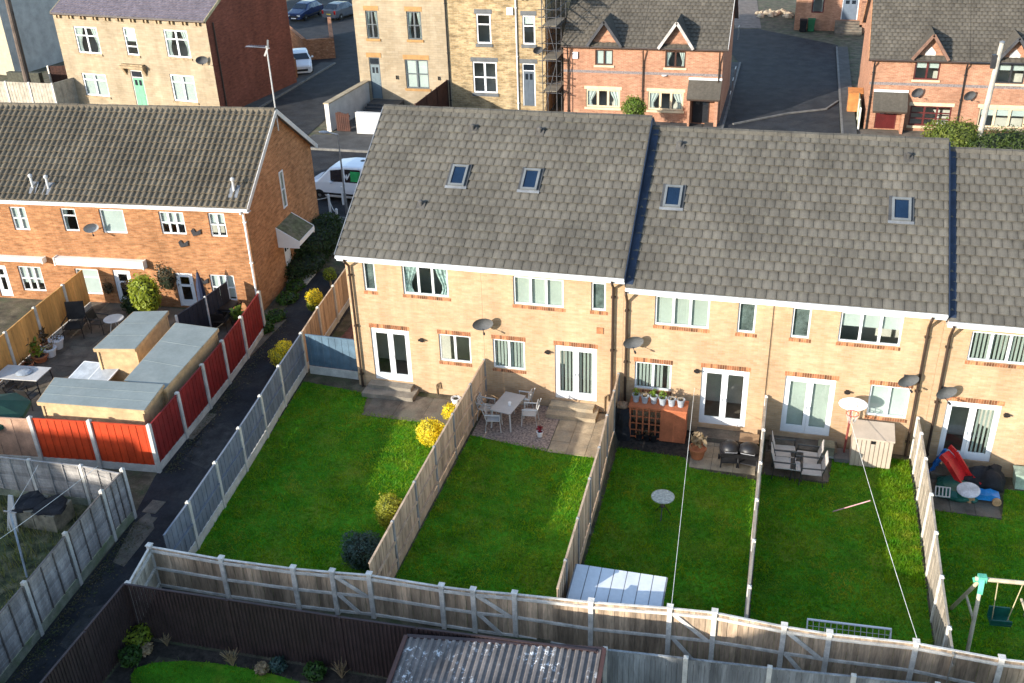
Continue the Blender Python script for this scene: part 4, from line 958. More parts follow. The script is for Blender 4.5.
he1.pipe(e0+.3, 3.9, 0, BRPL); he2.pipe(em+.12, 3.9, 0, BRPL); he2.pipe(e1-.2, 3.9, 0, BRPL)
x, z = FE.px(575.5, 55); MB().box(x-.16, x+.16, -.1, -.003, z-.2, z+.2).build('alarm_box', UPVC, he1.t)
x, z = FE.px(664, 76, -.2); MB().lathe((x, -.04, z), [(.16,-.02),(.18,0),(.16,.02)], 14).build('wall_disc', UPVC, he2.t)
FR = FP(0, 34.6, 0, 0)
r0, rm, r1 = FR.px(865.5,110)[0], FR.px(966,80)[0], FR.px(1075,80)[0]
ZR = FR.px(930, 61)[1]+.12
hr1 = House('brick_terrace_house', 'orange brick house with the dark red door under a lean-to porch, right of the cul-de-sac', FR, r0, rm, 10, ZR, ZR+4.1, 5, PINKB, 'orange brick houses across the street on the right', oh=.25)
hr2 = House('brick_terrace_house', 'orange brick house behind the concrete pole and hedge at the top right', FR, rm, r1, 10, ZR, ZR+4.1, 5, PINKB, 'orange brick houses across the street on the right', oh=.25)
MAR = M('maroon_paint', (.10, .02, .018), var=.1, rough=.45)
hr1.window((915.9,60.4), (938.3,80.2), 2, frame=MAR, fw=.075, inside='roller', pulled=.4, sill=(STONEC, .12)); hr1.window((911,105.4), (948.9,126.8), 3, rows=(.33,.66), frame=MAR, fw=.08, sill=(STONEC, .14), head=(STONEC, .2))
hr2.window((999,63.7), (1022.9,84), 2, frame=DKMET, fw=.07, inside='roller', pulled=.35, sill=(STONEC, .12)); hr2.window((979.6,107.6), (1023.5,129), 3, frame=STONEC, fw=.09, inside='roller', pulled=.4, sill=(STONEC, .14), head=(STONEC, .2))
a, d = FR.px(876.4, 108); b, _ = FR.px(896, 120); door(hr1, None, None, M('dark_red_door', (.08, .010, .010), var=.1, rough=.4), 'top', frame=MAR, rect=(a, b, .05, d))
a, zz = FR.px(872.5, 110, -.9); b, _ = FR.px(907.5, 110, -.9); canopy(hr1, a, b, zz, FR.px(890, 92)[1], .95, BTILE)
MB().box(b-.25, b-.1, -.85, -.003, 0, zz-.1).build('porch_wall', PINKB, hr1.t)
for h in (hr1, hr2): h.walls(floors=(.0, 2.3)); band(h, FR.px(980, 88)[1], GREYB)
hr1.roof(BTILE, .3, .28, s0=r0-.2, gutter=BRPL, fascia=BRPL, fz=.12, vergel=M('orange_verge', (.4,.2,.1))); hr2.roof(BTILE, .3, .28, gutter=BLKPL, fascia=DKMET, fz=.12)
gablet(hr1, (930.8,33), (911.5,57.6), (948,58.6), BTILE, M('brown_board', (.18,.10,.07)), PINKB, WHITE); gablet(hr2, (1013.7,36), (995,60.4), (1033,61), BTILE, M('dark_board', (.05,.05,.055)), PINKB, WHITE)
hr1.pipe(r0+.15, 3.9, 0, BLKPL); hr1.pipe(rm-.1, 3.9, 0, BLKPL)
for u, v, lab in ((916.3,92.5,'grey satellite dish over the window beside the dark red door'), (968.5,95.5,'grey satellite dish on the brick wall left of the concrete pole')):
    x, _, z = W(u, v, 34.3); dish(lab, 0, 0, base=(x, 34.57, z-.1), r=.42, az=.6)
# far house at the head of the cul-de-sac, rendered house at the top left
FF = FP(0, 62.4, 0, 0)
hf = House('far_house', 'orange brick house with front steps at the far end of the cul-de-sac', FF, FF.px(795,15)[0], FF.px(866,15)[0], 8, 5.0, 8, 4, PINKB, oh=.3)
hf.window((814,-14), (823.5,13), 1, frame=MAR, inside='curtains_white', fw=.1)
a, d = FF.px(843, -2); b, c = FF.px(857, 20); door(hf, None, None, M('grey_blue_front_door', (.12,.15,.19), var=.06), 'top', rect=(a, b, c, d))
hf.walls(floors=(.6,)); hf.roof(BTILE, .3, .3, fascia=WHITE)
m = MB()
for k in range(5): m.box(a-.4, b+.4, -.3-.3*(k+1), -.004-.0*k if k == 0 else -.3-.3*k, -.2, c-.05-.16*k)
m.build('front_steps', SLABD, hf.t); MB().box(b+.2, b+1.4, -.9, -.003, -.1, d-.2).build('porch_wall', PINKB, hf.t)
gp_ = G(16, 76, 0.); FW = FP(gp_[0], gp_[1], radians(-8), 0)
RENDG = M('grey_render', (.36, .36, .35), var=.1, sc=1.5)
hw = House('rendered_house', 'cream house with a tall pale grey side wall at the top left corner', FW, -9, 0, 12, 8.0, 11, 6, M('cream_render', (.36, .32, .23), var=.07), oh=.2)
hw.walls(floors=(.1,), gable_mat=RENDG); hw.roof(SLATE, .4, .3)
# ------------------------------------------------------------------ vehicles
def car(name, label, loc, rz, st, paint, roofz, L, wb, wr=.31, hl=True, tailred=False, band=None, group=None):
    """st: stations (x, z_low, z_belt, z_top, half_belt, half_top) nose at -x; cabin where z_top > z_belt"""
    t = thing(name, label, 'van' if name == 'van' else 'car', loc, rz, group); m = MB(); R = []
    for x, zl, zb, zt, hb, ht in st:
        ring = [(x,-hb*.93,zl), (x,-hb,zl+.12), (x,-hb*1.0,(zl+zb)*.55), (x,-hb*.985,zb), (x,-ht,zt-.05), (x,-ht*.86,zt), (x,0,zt+.015)]
        ring += [(p[0],-p[1],p[2]) for p in ring[-2::-1]]; i = len(m.v); m.v += ring; R.append(i)
    n = 13
    for a, b in zip(R[:-1], R[1:]):
        for k in range(n-1): m.f.append((a+k, a+k+1, b+k+1, b+k))
        m.f.append((a+n-1, a, b, b+n-1))
    m.f.append(tuple(R[0]+k for k in range(n))); m.f.append(tuple(R[-1]+k for k in range(n))[::-1])
    body = m.build('body', paint, t)
    bv = body.modifiers.new('bevel', 'BEVEL'); bv.width = .04; bv.segments = 2; bv.limit_method = 'ANGLE'; bv.angle_limit = radians(28)
    cab = [q for q in st if q[3] > q[2]+.25]
    for sg in (-1, 1):      # side glass
        for q0, q1 in zip(cab[:-1], cab[1:]):
            P = lambda q, f, e: (q[0]+(q1[0]-q0[0])*e, sg*((q[4]*.985)*(1-f)+q[5]*f+.012), q[2]*(1-f)+(q[3]-.05)*f)
            v = [P(q0,.08,.06), P(q1,.08,-.06), P(q1,.9,-.06), P(q0,.9,.06)]
            MB().poly(v if sg < 0 else v[::-1]).build('side_window', DGLASS, t)
    i = st.index(cab[0]); j = st.index(cab[-1])
    def screen(q0, q1, nm, o):
        v = [(q0[0]*.93+q1[0]*.07+o, -q0[4]*.86, q0[3]*.93+q1[3]*.07+.02), (q0[0]*.93+q1[0]*.07+o, q0[4]*.86, q0[3]*.93+q1[3]*.07+.02), (q1[0]*.9+q0[0]*.1+o, q1[5]*.88, q1[3]*.9+q0[3]*.1+.015), (q1[0]*.9+q0[0]*.1+o, -q1[5]*.88, q1[3]*.9+q0[3]*.1+.015)]
        MB().poly(v).build(nm, DGLASS, t)
    if i > 0: screen(st[i-1], st[i], 'windscreen', -.012)
    if j < len(st)-1: screen(st[j+1], st[j], 'rear_window', .012)
    hb = st[len(st)//2][4]
    for x in wb:
        for sg in (-1, 1):
            w = MB(); y = sg*(hb-.1); w.lathe((0,0,0), [(wr*.62,-.1),(wr*.9,-.1),(wr,-.07),(wr,.07),(wr*.9,.1),(wr*.62,.1)], 20)
            o = w.build('wheel', M('tyre_rubber', (.015,.015,.016), var=.2), t); o.rotation_euler = (pi/2, 0, 0); o.location = (x, y, wr)
            r = MB(); r.lathe((0,0,0), [(wr*.6,-.085),(wr*.58,.085),(wr*.2,.105)], 14); q = r.build('rim', GREYM, o)
            if sg > 0: q.rotation_euler = (pi, 0, 0)
    f = st[0]; b = st[-1]
    for sg in (-1, 1):
        MB().box(f[0]-.02, f[0]+.2, sg*(f[4]*.98-.33), sg*(f[4]*.98)+.004*sg, f[2]-.16, f[2]-.02).build('headlight', M('lamp_glass', (.6,.62,.65), rough=.1), t)
        MB().box(b[0]-.15, b[0]+.015, sg*(b[4]-.2), sg*(b[4]+.004), b[2]-.25, b[2]+.08).build('tail_light', M('tail_red', (.25,.01,.01), rough=.2), t)
    MB().box(f[0]-.025, f[0]+.03, -.5, .5, f[1]+.1, f[1]+.26).build('grille', BLKPL, t)
    MB().box(f[0]-.035, f[0]-.026, -.26, .26, f[1]+.0, f[1]+.09).build('number_plate', UPVC, t); MB().box(b[0]+.016, b[0]+.028, -.26, .26, b[1]+.25, b[1]+.34).build('number_plate', M('yellow_plate', (.65,.5,.06)), t)
    MB().box(st[1][0], st[-2][0], -hb-.02, -hb-.003, f[1]+.12, f[1]+.22).build('side_trim', BLKPL, t)
    for sg in (-1, 1): MB().blob((cab[0][0]+.1, sg*(hb+.1), cab[0][2]+.06), (.07,.1,.08), 8, 5).build('wing_mirror', paint, t)
    return t
HATCH = [(-2.0,.25,.62,.64,.72,.6), (-1.9,.22,.72,.76,.84,.7), (-1.0,.22,.92,.97,.88,.78), (-.35,.22,.95,1.38,.89,.68), (.3,.22,.95,1.46,.89,.68), (1.2,.22,.97,1.42,.88,.66), (1.85,.24,.95,1.0,.84,.7), (1.98,.3,.85,.87,.8,.7)]
VAN = [(-2.15,.28,.72,.75,.78,.65), (-2.05,.24,.9,.95,.9,.78), (-1.45,.22,1.04,1.12,.93,.86), (-.72,.22,1.06,1.80,.94,.82), (.1,.22,1.06,1.93,.94,.84), (1.1,.22,1.06,1.95,.94,.84), (2.1,.22,1.06,1.93,.93,.83), (2.2,.26,1.05,1.3,.91,.84)]
WPAINT = M('white_car_paint', (.72,.74,.78), var=.02, rough=.25, spec=.6)
vt = car('van', 'white van with a green window sticker parked behind the terrace', (-17.35, 18.15, .02), radians(-3), VAN, WPAINT, 1.87, 4.4, (-1.4, 1.35), wr=.33)
MB().poly([(.5,-.955,1.2), (1.05,-.955,1.2), (1.05,-.9,1.72), (.5,-.9,1.72)]).build('window_sticker', M('green_sticker', (.02,.28,.08)), vt)
m = MB()
for a, b in (((.12,1.62), (.3,1.3)), ((.48,1.62), (.3,1.3)), ((.3,1.55), (.3,1.28))): m.bar((a[0],-.97+.105*(a[1]-1.2),a[1]), (b[0],-.97+.105*(b[1]-1.2),b[1]), .012, .06, up=(1,0,0))
m.build('window_logo', UPVC, vt)
MB().lathe((.75, .2, 1.885), [(.16,0),(.16,.06),(.1,.1)], 12).build('roof_vent', BLKPL, vt)
x, y, _ = G(303, 74, 0); car('parked_car', 'white hatchback parked beside the dark red gable', (x-.7, y+1.1, .02), radians(118), HATCH, WPAINT, 1.46, 4, (-1.25, 1.25))
x, y, _ = G(302, 21, 0); car('parked_car', 'dark blue car parked nose-out behind the low brick wall', (x-.3, y+1.5, .02), radians(82), HATCH, M('blue_car_paint', (.015,.03,.09), var=.03, rough=.2, spec=.7), 1.46, 4, (-1.25, 1.25))
x, y, _ = G(338, 21, 0); car('parked_car', 'dark grey hatchback seen from behind near the top edge', (x-.3, y+1.8, .02), radians(-105), HATCH, M('grey_car_paint', (.09,.10,.12), var=.03, rough=.25, spec=.6), 1.46, 4, (-1.25, 1.25))

# ------------------------------------------------------------------ street furniture and walls
def wall(name, label, pts, z0, h, w, mat, cap=None, cat='wall'):
    t = thing(name, label, cat, (*pts[0], z0)); m = MB(); c = MB()
    for (x0, y0), (x1, y1) in zip(pts[:-1], pts[1:]):
        d = np.array([x1-x0, y1-y0]); L = np.linalg.norm(d); d /= L
        m.bar((x0-d[0]*.001, y0-d[1]*.001, z0+h/2-.1), (x1+d[0]*(w/2-.002), y1+d[1]*(w/2-.002), z0+h/2-.1), w, h+.2)
        if cap: c.bar((x0-d[0]*.04, y0-d[1]*.04, z0+h+.04), (x1+d[0]*.1, y1+d[1]*.1, z0+h+.04), w+.1, .075)
    m.build('wall_body', mat, t, ab=True)
    if cap: c.build('coping', cap, t, ab=True)
    return t
COPE = M('sandy_coping', (.36,.29,.19), var=.15)
wxy = lambda u, v, z=0.: G(u, v, z)[:2]
a = wxy(338, 131); b = (FS.px(374, 72)[0]-.1, 34.5)
wall('garden_wall', 'white-painted garden wall with sandy coping running up to the cream house', [(a[0]-.5, a[1]-.2), (b[0]-.5, 34.5)], 0, 1.75, .3, WHITE, COPE)
a2 = wxy(353, 137); wall('garden_wall', 'low white wall section right of the small brown gate', [(a2[0], a[1]-.2), (a2[0]+2.2, a[1]-.2)], 0, 1.35, .3, WHITE)
t = thing('garden_gate', 'small dark brown gate set between the white walls', 'gate', (a[0]+.0, a[1]-.2, 0)); m = MB()
for k in range(7): m.box(.06+k*.13, .06+k*.13+.11, -.02, .02, .08, 1.25+.05*sin(k))
m.build('gate_boards', M('red_brown_wood', (.055,.02,.013), var=.2), t); m = MB(); m.box(.05, 1., .022, .06, .3, .4); m.box(.05, 1., .022, .06, 1.0, 1.1); m.build('gate_rail', M('red_brown_wood', (.055,.02,.013)), t)
t = thing('entrance_steps', 'dark stone steps climbing to the cream house door', 'steps', (b[0]+.9, 33.9, 0)); m = MB()
for k in range(5): m.box(-.95, 1.2, -.35*(5-k)-.2, -.35*(4-k)-.2+(.9 if k == 4 else 0), -.05, .12*(k+1))
m.build('step', M('dark_step', (.05,.052,.055), var=.2), t)
x = FS.px(449.5, 95)[0]; fence('garden_fence', 'dark red-brown fence between the cream and rubble-stone house fronts', 'fence', [(x-.1, 34.6, 0), (x-.15, 32.7, 0), (x-.2, 30.8, 0), (x-.25, 28.9, 0)], 2.0, M('red_brown_wood', (.055,.02,.013)), .1, M('red_brown_wood', (.055,.02,.013)), 'vert', rails=(.2,.8), side=-1)
a = wxy(288, 44); b = wxy(306, 60); c = wxy(334, 58)
BRW = MBR('old_brick', (.40,.17,.08), (.30,.12,.06), (.36,.28,.2), var=.5, patch=(.5,.42,.32))
wall('brick_wall', 'low patchy red brick wall beside the white parked car', [a, b], 0, 1.7, .3, BRW); wall('brick_wall', 'red brick wall along the side road near the two dark cars', [b, c, wxy(331, 36)], 0, 1.6, .3, BRW)
wall('brick_wall', 'narrow brick pier wall at the foot of the dark red gable', [wxy(291, 73), wxy(296, 79)], 0, 1.5, .3, BRW)
x, y, _ = G(347, 214, 0.); t = thing('street_lamp', 'slim grey street lamp standing behind the parked white van', 'street lamp', (x, y, 0)); H = HT(134, x, y)
MB().tube([(0,0,0), (0,0,1.1)], .075, 8).tube([(0,0,1.1), (0,0,H)], [.05,.035], 8).build('pole', GREYM, t); MB().tube([(0,0,H-.03), (-.5,.1,H+.02)], .028, 6).build('arm', GREYM, t); MB().blob((-.75,.12,H+.02), (.32,.11,.07), 10, 6).build('lamp_head', M('lamp_casing', (.35,.36,.38)), t)
px_, py_, _ = G(975, 150, 0.); py_ = 29.3; 
d = ray(976, 146); tt = (29.3-CP[1])/d[1]; px_ = CP[0]+d[0]*tt
t = thing('utility_pole', 'pale concrete utility pole in front of the right-hand brick houses', 'utility pole', (px_, 29.3, 0)); H = HT(43, px_+.35, 29.3)
MB().tube([(0,0,-.2), (.3,0,H)], [.17,.12], 10).build('pole', M('pale_pole', (.42,.38,.32), var=.15), t); MB().box(-.25+.2, -.02+.2, -.14, .14, H-1.3, H-.6).build('pole_box', DKMET, t)
m = MB(); m.lathe((.3,0,H), [(.14,0),(.14,.06),(.02,.12)], 10); m.build('pole_cap', LEAD, t)
gx, gy, _ = G(33, 108, 0.); d = ray(32, 100); tt = (31.5-CP[1])/d[1]; X0 = CP[0]+d[0]*tt; Z0 = CP[2]+d[2]*tt
t = thing('utility_pole', 'dark brown timber utility pole crossing the grey rendered wall', 'utility pole', (X0, 31.5, 0)); d = ray(10, 10); tt = (31.5-CP[1])/d[1]; xt = CP[0]+d[0]*tt-X0; zt = CP[2]+d[2]*tt
MB().tube([(-xt*Z0/(zt-Z0),0,-.2), (xt*1.3,0,zt*1.3-Z0*.3)], [.24,.19], 10).build('pole', M('creosoted_pole', (.10,.075,.06), var=.2), t); MB().tube([(.3-xt*Z0/(zt-Z0),-.2,0), (xt+.3,-.2,zt)], .06, 6).build('cable_duct', BLKPL, t)
# front fence, bins and clutter left of the stone villa
fx = wxy(-30, 118)[0]
a = FD.o+np.array([cos(da), sin(da)])*(hd.s0-.2)
def fxy(u): 
    d = ray(u, 92); tt = (30.6-CP[1])/d[1]; return CP[0]+d[0]*tt
fence('yard_fence', 'pale board fence left of the cream stone house', 'fence', [(fxy(-14), 30.5, 0), (fxy(9), 30.5, 0), (fxy(32), 30.5, 0), (fxy(55), 30.5, 0), (fxy(61), 32.4, 0)], 1.9, WOODP, .12, M('pale_board_fence', (.36,.32,.26), var=.15, isl=.08), 'vert', rails=(), side=-1)
wd = M('red_brown_wood', (.055,.02,.013))
fence('yard_fence', 'dark red-brown fence against the grey rendered wall', 'fence', [(fxy(20)-.5, 34.6, 0), (fxy(40), 35.2, 0), (fxy(58), 35.8, 0)], 2.0, WOODP, .12, wd, 'vert', rails=(.2,.8), side=-1)
wall('brick_wall', 'dark hedge-topped low wall at the left edge near the timber pole', [(fxy(-14), 33.2), (fxy(16), 33.2)], 0, 1.9, .4, M('dark_stone', (.05,.05,.035), var=.3, sc=5))
# scaffold in the gap beside the rubble-stone house
sx0, sx1 = x1+.25, e0-.3
SCM = M('dull_scaffold_steel', (.085,.085,.09), var=.2, rough=.5, metal=.4)
t = thing('scaffolding', 'steel scaffolding tower in the narrow gap between stone and brick houses', 'scaffolding', ((sx0+sx1)/2, 33.6, 0)); cx = (sx0+sx1)/2; hw_ = max(.45, (sx1-sx0)/2)
for i in (-1, 1):
    for y in (-.5, .9, 2.3): MB().tube([(i*hw_, y, 0), (i*hw_, y, 8.6)], .028, 6).build('scaffold_pole', SCM, t)
for z in (1.9, 3.9, 5.9, 7.7):
    MB().box(-hw_, hw_, -.4, 2.2, z, z+.05).build('scaffold_board', M('scaffold_plank', (.17,.145,.11), var=.15), t)
    m = MB()
    for zz in (z-.06, z+.55, z+1.0):
        for y in (-.5, 2.3): m.tube([(-hw_-.25,y+.04,zz), (hw_+.25,y+.04,zz)], .024, 5)
        for i in (-1, 1): m.tube([(i*hw_+.04,-.7,zz), (i*hw_+.04,2.5,zz)], .024, 5)
    m.build('scaffold_rail', SCM, t)
MB().tube([(-hw_,-.52,.3), (hw_,-.52,3.8)], .022, 5).tube([(hw_,-.52,4.), (-hw_,-.52,7.6)], .022, 5).build('scaffold_brace', SCM, t)
# chain posts by the gable
for k, (u, v) in enumerate(((330.5, 213), (338.5, 228), (343.5, 205))):
    x, y, _ = G(u, v, 0); t = thing('bollard', ['white chain post nearest the brick gable', 'white chain post nearest the grey roof edge', 'white chain post furthest back by the road'][k], 'bollard', (x, y, zg(x, y)), 0, 'white chain posts by the gable'); MB().tube([(0,0,-.1), (0,0,.95)], .06, 8).lathe((0,0,.95), [(.06,0),(.07,.03),(.02,.08)], 8).build('post', UPVC, t)
a = G(330.5, 213, 0); b = G(338.5, 228, 0); o = MB().tube([(a[0]+(b[0]-a[0])*k/8, a[1]+(b[1]-a[1])*k/8, .85-.25*sin(pi*k/8)) for k in range(9)], .018, 5).build('chain', WHITE); tag(o, 'white chain slung between two white posts', 'chain')
c = (a[0]-2.2, a[1]+.3, 0); o = MB().tube([(a[0]+(c[0]-a[0])*k/8, a[1]+(c[1]-a[1])*k/8, .85-.25*sin(pi*k/8)) for k in range(9)], .018, 5).build('chain', WHITE); tag(o, 'white chain sagging from the post to the brick gable', 'chain')
# cul-de-sac: fence, bins, rockery, wooden box
fence('yard_fence', 'short green-grey picket fence beside the cul-de-sac', 'fence', [(8.75, 38.2, 0), (8.72, 36.2, 0), (8.7, 34.3, 0)], 1.3, WOODP, .1, M('greenish_wood', (.22,.24,.15), var=.2), 'vert', rails=(.2,.8), side=1)
x, y, _ = G(853, 112, 0); t = thing('wooden_bin_store', 'orange-brown wooden bin store at the side of the cul-de-sac', 'bin store', (x, y, .12)); m = MB(); m.box(-.4,.4,-.35,.35,0,1.15); m.build('store_body', M('orange_cedar', (.42,.17,.05), var=.15), t); MB().mesh([(-.46,-.42,1.16),(.46,-.42,1.16),(.46,.4,1.3),(-.46,.4,1.3),(-.46,-.42,1.2),(.46,-.42,1.2),(.46,.4,1.34),(-.46,.4,1.34)], [(0,3,2,1),(4,5,6,7),(0,1,5,4),(1,2,6,5),(2,3,7,6),(3,0,4,7)]).build('lid', M('orange_cedar', (.42,.17,.05)), t)
def wheelie(label, x, y, z, rz, mat):
    t = thing('wheelie_bin', label, 'wheelie bin', (x, y, z), rz, 'wheelie bins'); m = MB(); m.mesh([(-.24,-.26,.06),(.24,-.26,.06),(.24,.26,.06),(-.24,.26,.06),(-.29,-.34,.98),(.29,-.34,.98),(.29,.34,.98),(-.29,.34,.98)], [(0,3,2,1),(4,5,6,7),(0,1,5,4),(1,2,6,5),(2,3,7,6),(3,0,4,7)]); m.build('bin_body', mat, t)
    m = MB(); m.prism([(-.36,.985),(.36,.985),(.36,1.03),(0,1.09),(-.36,1.03)], -.31, .31, 'x'); m.build('lid', mat, t)
    for s in (-1, 1): o = MB().lathe((0,0,0), [(.09,-.03),(.1,0),(.09,.03)], 12).build('wheel', BLKPL, t); o.rotation_euler = (0, pi/2, 0); o.location = (s*.27, .27, .1)
    return t
x, y, _ = G(810.5, 31.5, 0); wheelie('green wheelie bin against the far orange brick house', x, y, 0, 0, M('bin_green', (.02,.12,.05), rough=.5)); x, y, _ = G(802.5, 32, 0); wheelie('dark wheelie bin left of the green one at the far house', x, y, 0, 0, BLKPL)
x, y, _ = G(772, 15, 0); o = MB(); 
for k in range(26): o.blob((x+U(-1.6,1.6), y+U(-1.2,1.2), .1), (U(.15,.4), U(.15,.4), U(.1,.3)), 7, 5, .2)
tag(o.build('rockery', M('pale_rock', (.42,.34,.24), var=.25, isl=.3)), 'pale stone rockery heap left of the far brick house', 'rockery')
for k in range(4):
    x, y, _ = G(733.5+[0, 2.5, 5, 8][k], [110, 96, 84, 40][k], 0); o = MB().tube([(x-.3,y,.0), (x-.3,y,1.), (x-.3,y+.9,1.0), (x-.3,y+.9,0)], .03, 6).build('handrail', GREYM); tag(o, ['grey tubular handrail nearest the lean-to porch', 'second grey handrail along the semi side wall', 'third grey handrail along the semi side wall', 'furthest grey handrail beside the semi, by the cul-de-sac head'][k], 'handrail', 'handrails along the side of the semi')
# ------------------------------------------------------------------ sheds in the brick house yard
def shed(name, label, quad, zt, zb, base=.07, ov=.1, trim=True):
    """pent shed: four roof corners (x,y) anticlockwise from front-left; zt at the first two, zb at the last two"""
    q = [np.array(p) for p in quad]; c = sum(q)/4; zs = [zt, zt, zb, zb]
    t = thing(name, label, 'shed', (c[0], c[1], base)); R = lambda p, z: (p[0]-c[0], p[1]-c[1], z-base)
    ins = [p+(c-p)*min(.3, ov*1.4/np.linalg.norm(c-p)) for p in q]
    r = MB(); th = .05; vs = [R(p, z-th) for p, z in zip(q, zs)]+[R(p, z) for p, z in zip(q, zs)]
    r.mesh(vs, [(0,3,2,1),(4,5,6,7),(0,1,5,4),(1,2,6,5),(2,3,7,6),(3,0,4,7)])
    # felt laps
    for f in (.34, .67):
        p0 = q[0]+(q[3]-q[0])*f; p1 = q[1]+(q[2]-q[1])*f; z = zt+(zb-zt)*f; r.bar(R(p0, z+.003), R(p1, z+.003), .04, .008)
    o = r.build('roof', FELT, t); e = MB()
    for i in range(4):
        j = (i+1) % 4; d = (q[j]-q[i])/np.linalg.norm(q[j]-q[i]); nn = np.array([d[1], -d[0]])*.014
        e.bar(R(q[i]+nn, zs[i]-.07), R(q[j]+nn, zs[j]-.07), .022, .12)
    e.build('fascia', NEWW, o)
    for i in range(4):
        j = (i+1) % 4; L = np.linalg.norm(ins[j]-ins[i]); d = (ins[j]-ins[i])/L; nn = np.array([d[1], -d[0]]); m = MB(); z = base
        zi, zj = zs[i]-th-.01, zs[j]-th-.01
        while z < max(zi, zj)-.02:
            h0, h1 = min(z+.115, zi), min(z+.115, zj)
            if h0 > z+.01 or h1 > z+.01:
                a, b = ins[i], ins[j]; m.poly([R(a+nn*.02, z), R(b+nn*.02, z), R(b, max(h1, z)), R(a, max(h0, z))]); m.poly([R(a+nn*.02, z), R(a, z), R(b, z), R(b+nn*.02, z)])
            z += .115
        m.build('wall', NEWW, t)
        k = MB(); k.bar(R(ins[i]+nn*.01, base), R(ins[i]+nn*.01, zs[i]-th-.02), .07); k.build('corner_post', NEWW, t)
    return t
shed('garden_shed', 'felt-roofed pine shed behind the orange fence', [(-17.75,-6.22), (-14.05,-5.95), (-14.25,-4.5), (-18.1,-4.85)], 2.08, 2.14)
shed('garden_shed', 'long felt-roofed pine shed alongside the dark red fence', [(-15.78,-4.42), (-14.16,-4.62), (-14.48,-.55), (-16.25,-.45)], 2.05, 2.12)
shed('garden_shed', 'small felt-roofed pine shed nearest the brick house', [(-18.15,-2.68), (-16.68,-2.4), (-17.05,.36), (-18.3,.04)], 2.05, 2.12)
# cold frame
x, y, _ = G(98, 376, .9); t = thing('cold_frame', 'clear plastic cold frame with a white frame among the sheds', 'cold frame', (x, y-.1, .08)); m = MB()
for a, b in (((-.75,-.5,0),(-.75,-.5,.95)),((.75,-.5,0),(.75,-.5,.95)),((-.75,.5,0),(-.75,.5,1.1)),((.75,.5,0),(.75,.5,1.1)),((-.75,-.5,.95),(.75,-.5,.95)),((-.75,.5,1.1),(.75,.5,1.1)),((-.75,-.5,.95),(-.75,.5,1.1)),((.75,-.5,.95),(.75,.5,1.1)),((0,-.5,.95),(0,.5,1.1)),((-.75,-.5,.5),(.75,-.5,.5))): m.bar(a, b, .045)
m.build('frame', UPVC, t); m = MB(); m.poly([(-.75,-.5,.97),(.75,-.5,.97),(.75,.5,1.12),(-.75,.5,1.12)]); m.poly([(-.75,-.505,0),(.75,-.505,0),(.75,-.505,.95),(-.75,-.505,.95)]); m.build('pane', M('milky_panel', (.42,.45,.47), var=.12, sc=3, rough=.3), t)
for k in range(5):
    a, b = U(-.5,.5), U(-.3,.3); 
    MB().lathe((a,b,.3), [(.08,0),(.11,.18)], 10).build('flower_pot', TERRA, t)
# tables and chairs
def table(name, label, x, y, z, rz, L, Wd, H, top, leg, group=None):
    t = thing(name, label, 'table', (x, y, z), rz, group); m = MB(); m.box(-L/2, L/2, -Wd/2, Wd/2, H-.03, H); m.build('tabletop', top, t)
    for i in (-1, 1):
        for j in (-1, 1): MB().bar((i*(L/2-.06), j*(Wd/2-.06), H-.032), (i*(L/2-.02), j*(Wd/2-.02), 0), .045).build('leg', leg, t)
    f = MB()
    for j in (-1, 1): f.box(-L/2+.05, L/2-.05, j*(Wd/2-.07)-.015, j*(Wd/2-.07)+.015, H-.09, H-.032)
    f.build('frame', leg, t); return t
def chair(name, label, x, y, z, rz, mat, legm, w=.44, seat=.44, back=.88, arms=False, slat=False, group=None, backm=None):
    """faces +y in its own frame"""
    t = thing(name, label, 'chair', (x, y, z), rz, group); s = MB(); s.box(-w/2, w/2, -w/2, w/2, seat-.025, seat); s.build('seat', mat, t); b = MB()
    if slat:
        for k in range(4): b.bar((-w/2+.03, -w/2-.02-.05*k/4, seat+.12+k*.09), (w/2-.03, -w/2-.02-.05*k/4, seat+.12+k*.09), .02, .06)
    else: b.mesh([(-w/2+.02,-w/2,seat+.08),(w/2-.02,-w/2,seat+.08),(w/2-.02,-w/2-.12,back),(-w/2+.02,-w/2-.12,back),(-w/2+.02,-w/2-.025,seat+.08),(w/2-.02,-w/2-.025,seat+.08),(w/2-.02,-w/2-.145,back),(-w/2+.02,-w/2-.145,back)], [(0,1,2,3),(7,6,5,4),(0,4,5,1),(1,5,6,2),(2,6,7,3),(3,7,4,0)])
    b.build('backrest', backm or mat, t)
    for i in (-1, 1):
        MB().tube([(i*(w/2-.01), w/2-.02, seat+(.2 if arms else -.02)), (i*(w/2+.02), w/2+.02, 0)], .017, 6).build('leg', legm, t)
        MB().tube([(i*(w/2-.01), -w/2-.15, back), (i*(w/2-.01), -w/2-.01, seat), (i*(w/2+.02), -w/2-.06, 0)], .017, 6).build('leg', legm, t)
        if arms: MB().tube([(i*(w/2+.01), -w/2-.07, seat+.22), (i*(w/2+.01), w/2, seat+.21)], .024, 6).build('armrest', legm, t)
    return t
PALEM = M('pale_grey_metal', (.46,.45,.43), var=.06, rough=.45)
x, y, _ = G(508, 402.5, .78); table('garden_table', 'grey rectangular metal table on the gravel patio', x, y, .06, radians(80), 1.25, .75, .72, M('grey_table_top', (.40,.39,.38), var=.06, rough=.4), PALEM)
o = MB().lathe((x+.1, y-.15, .785), [(.05,0),(.06,.1),(.05,.12)], 10).build('tealight_jar', UPVC); tag(o, 'small white jar standing on the grey metal table', 'jar')
ch = chair('garden_chair', 'pale metal chair on the left of the grey table, nearer the house', *G(487, 407, .5)[:2], .06, radians(-95), PALEM, PALEM, .44, slat=True, arms=True, group='pale metal chairs round the grey table')
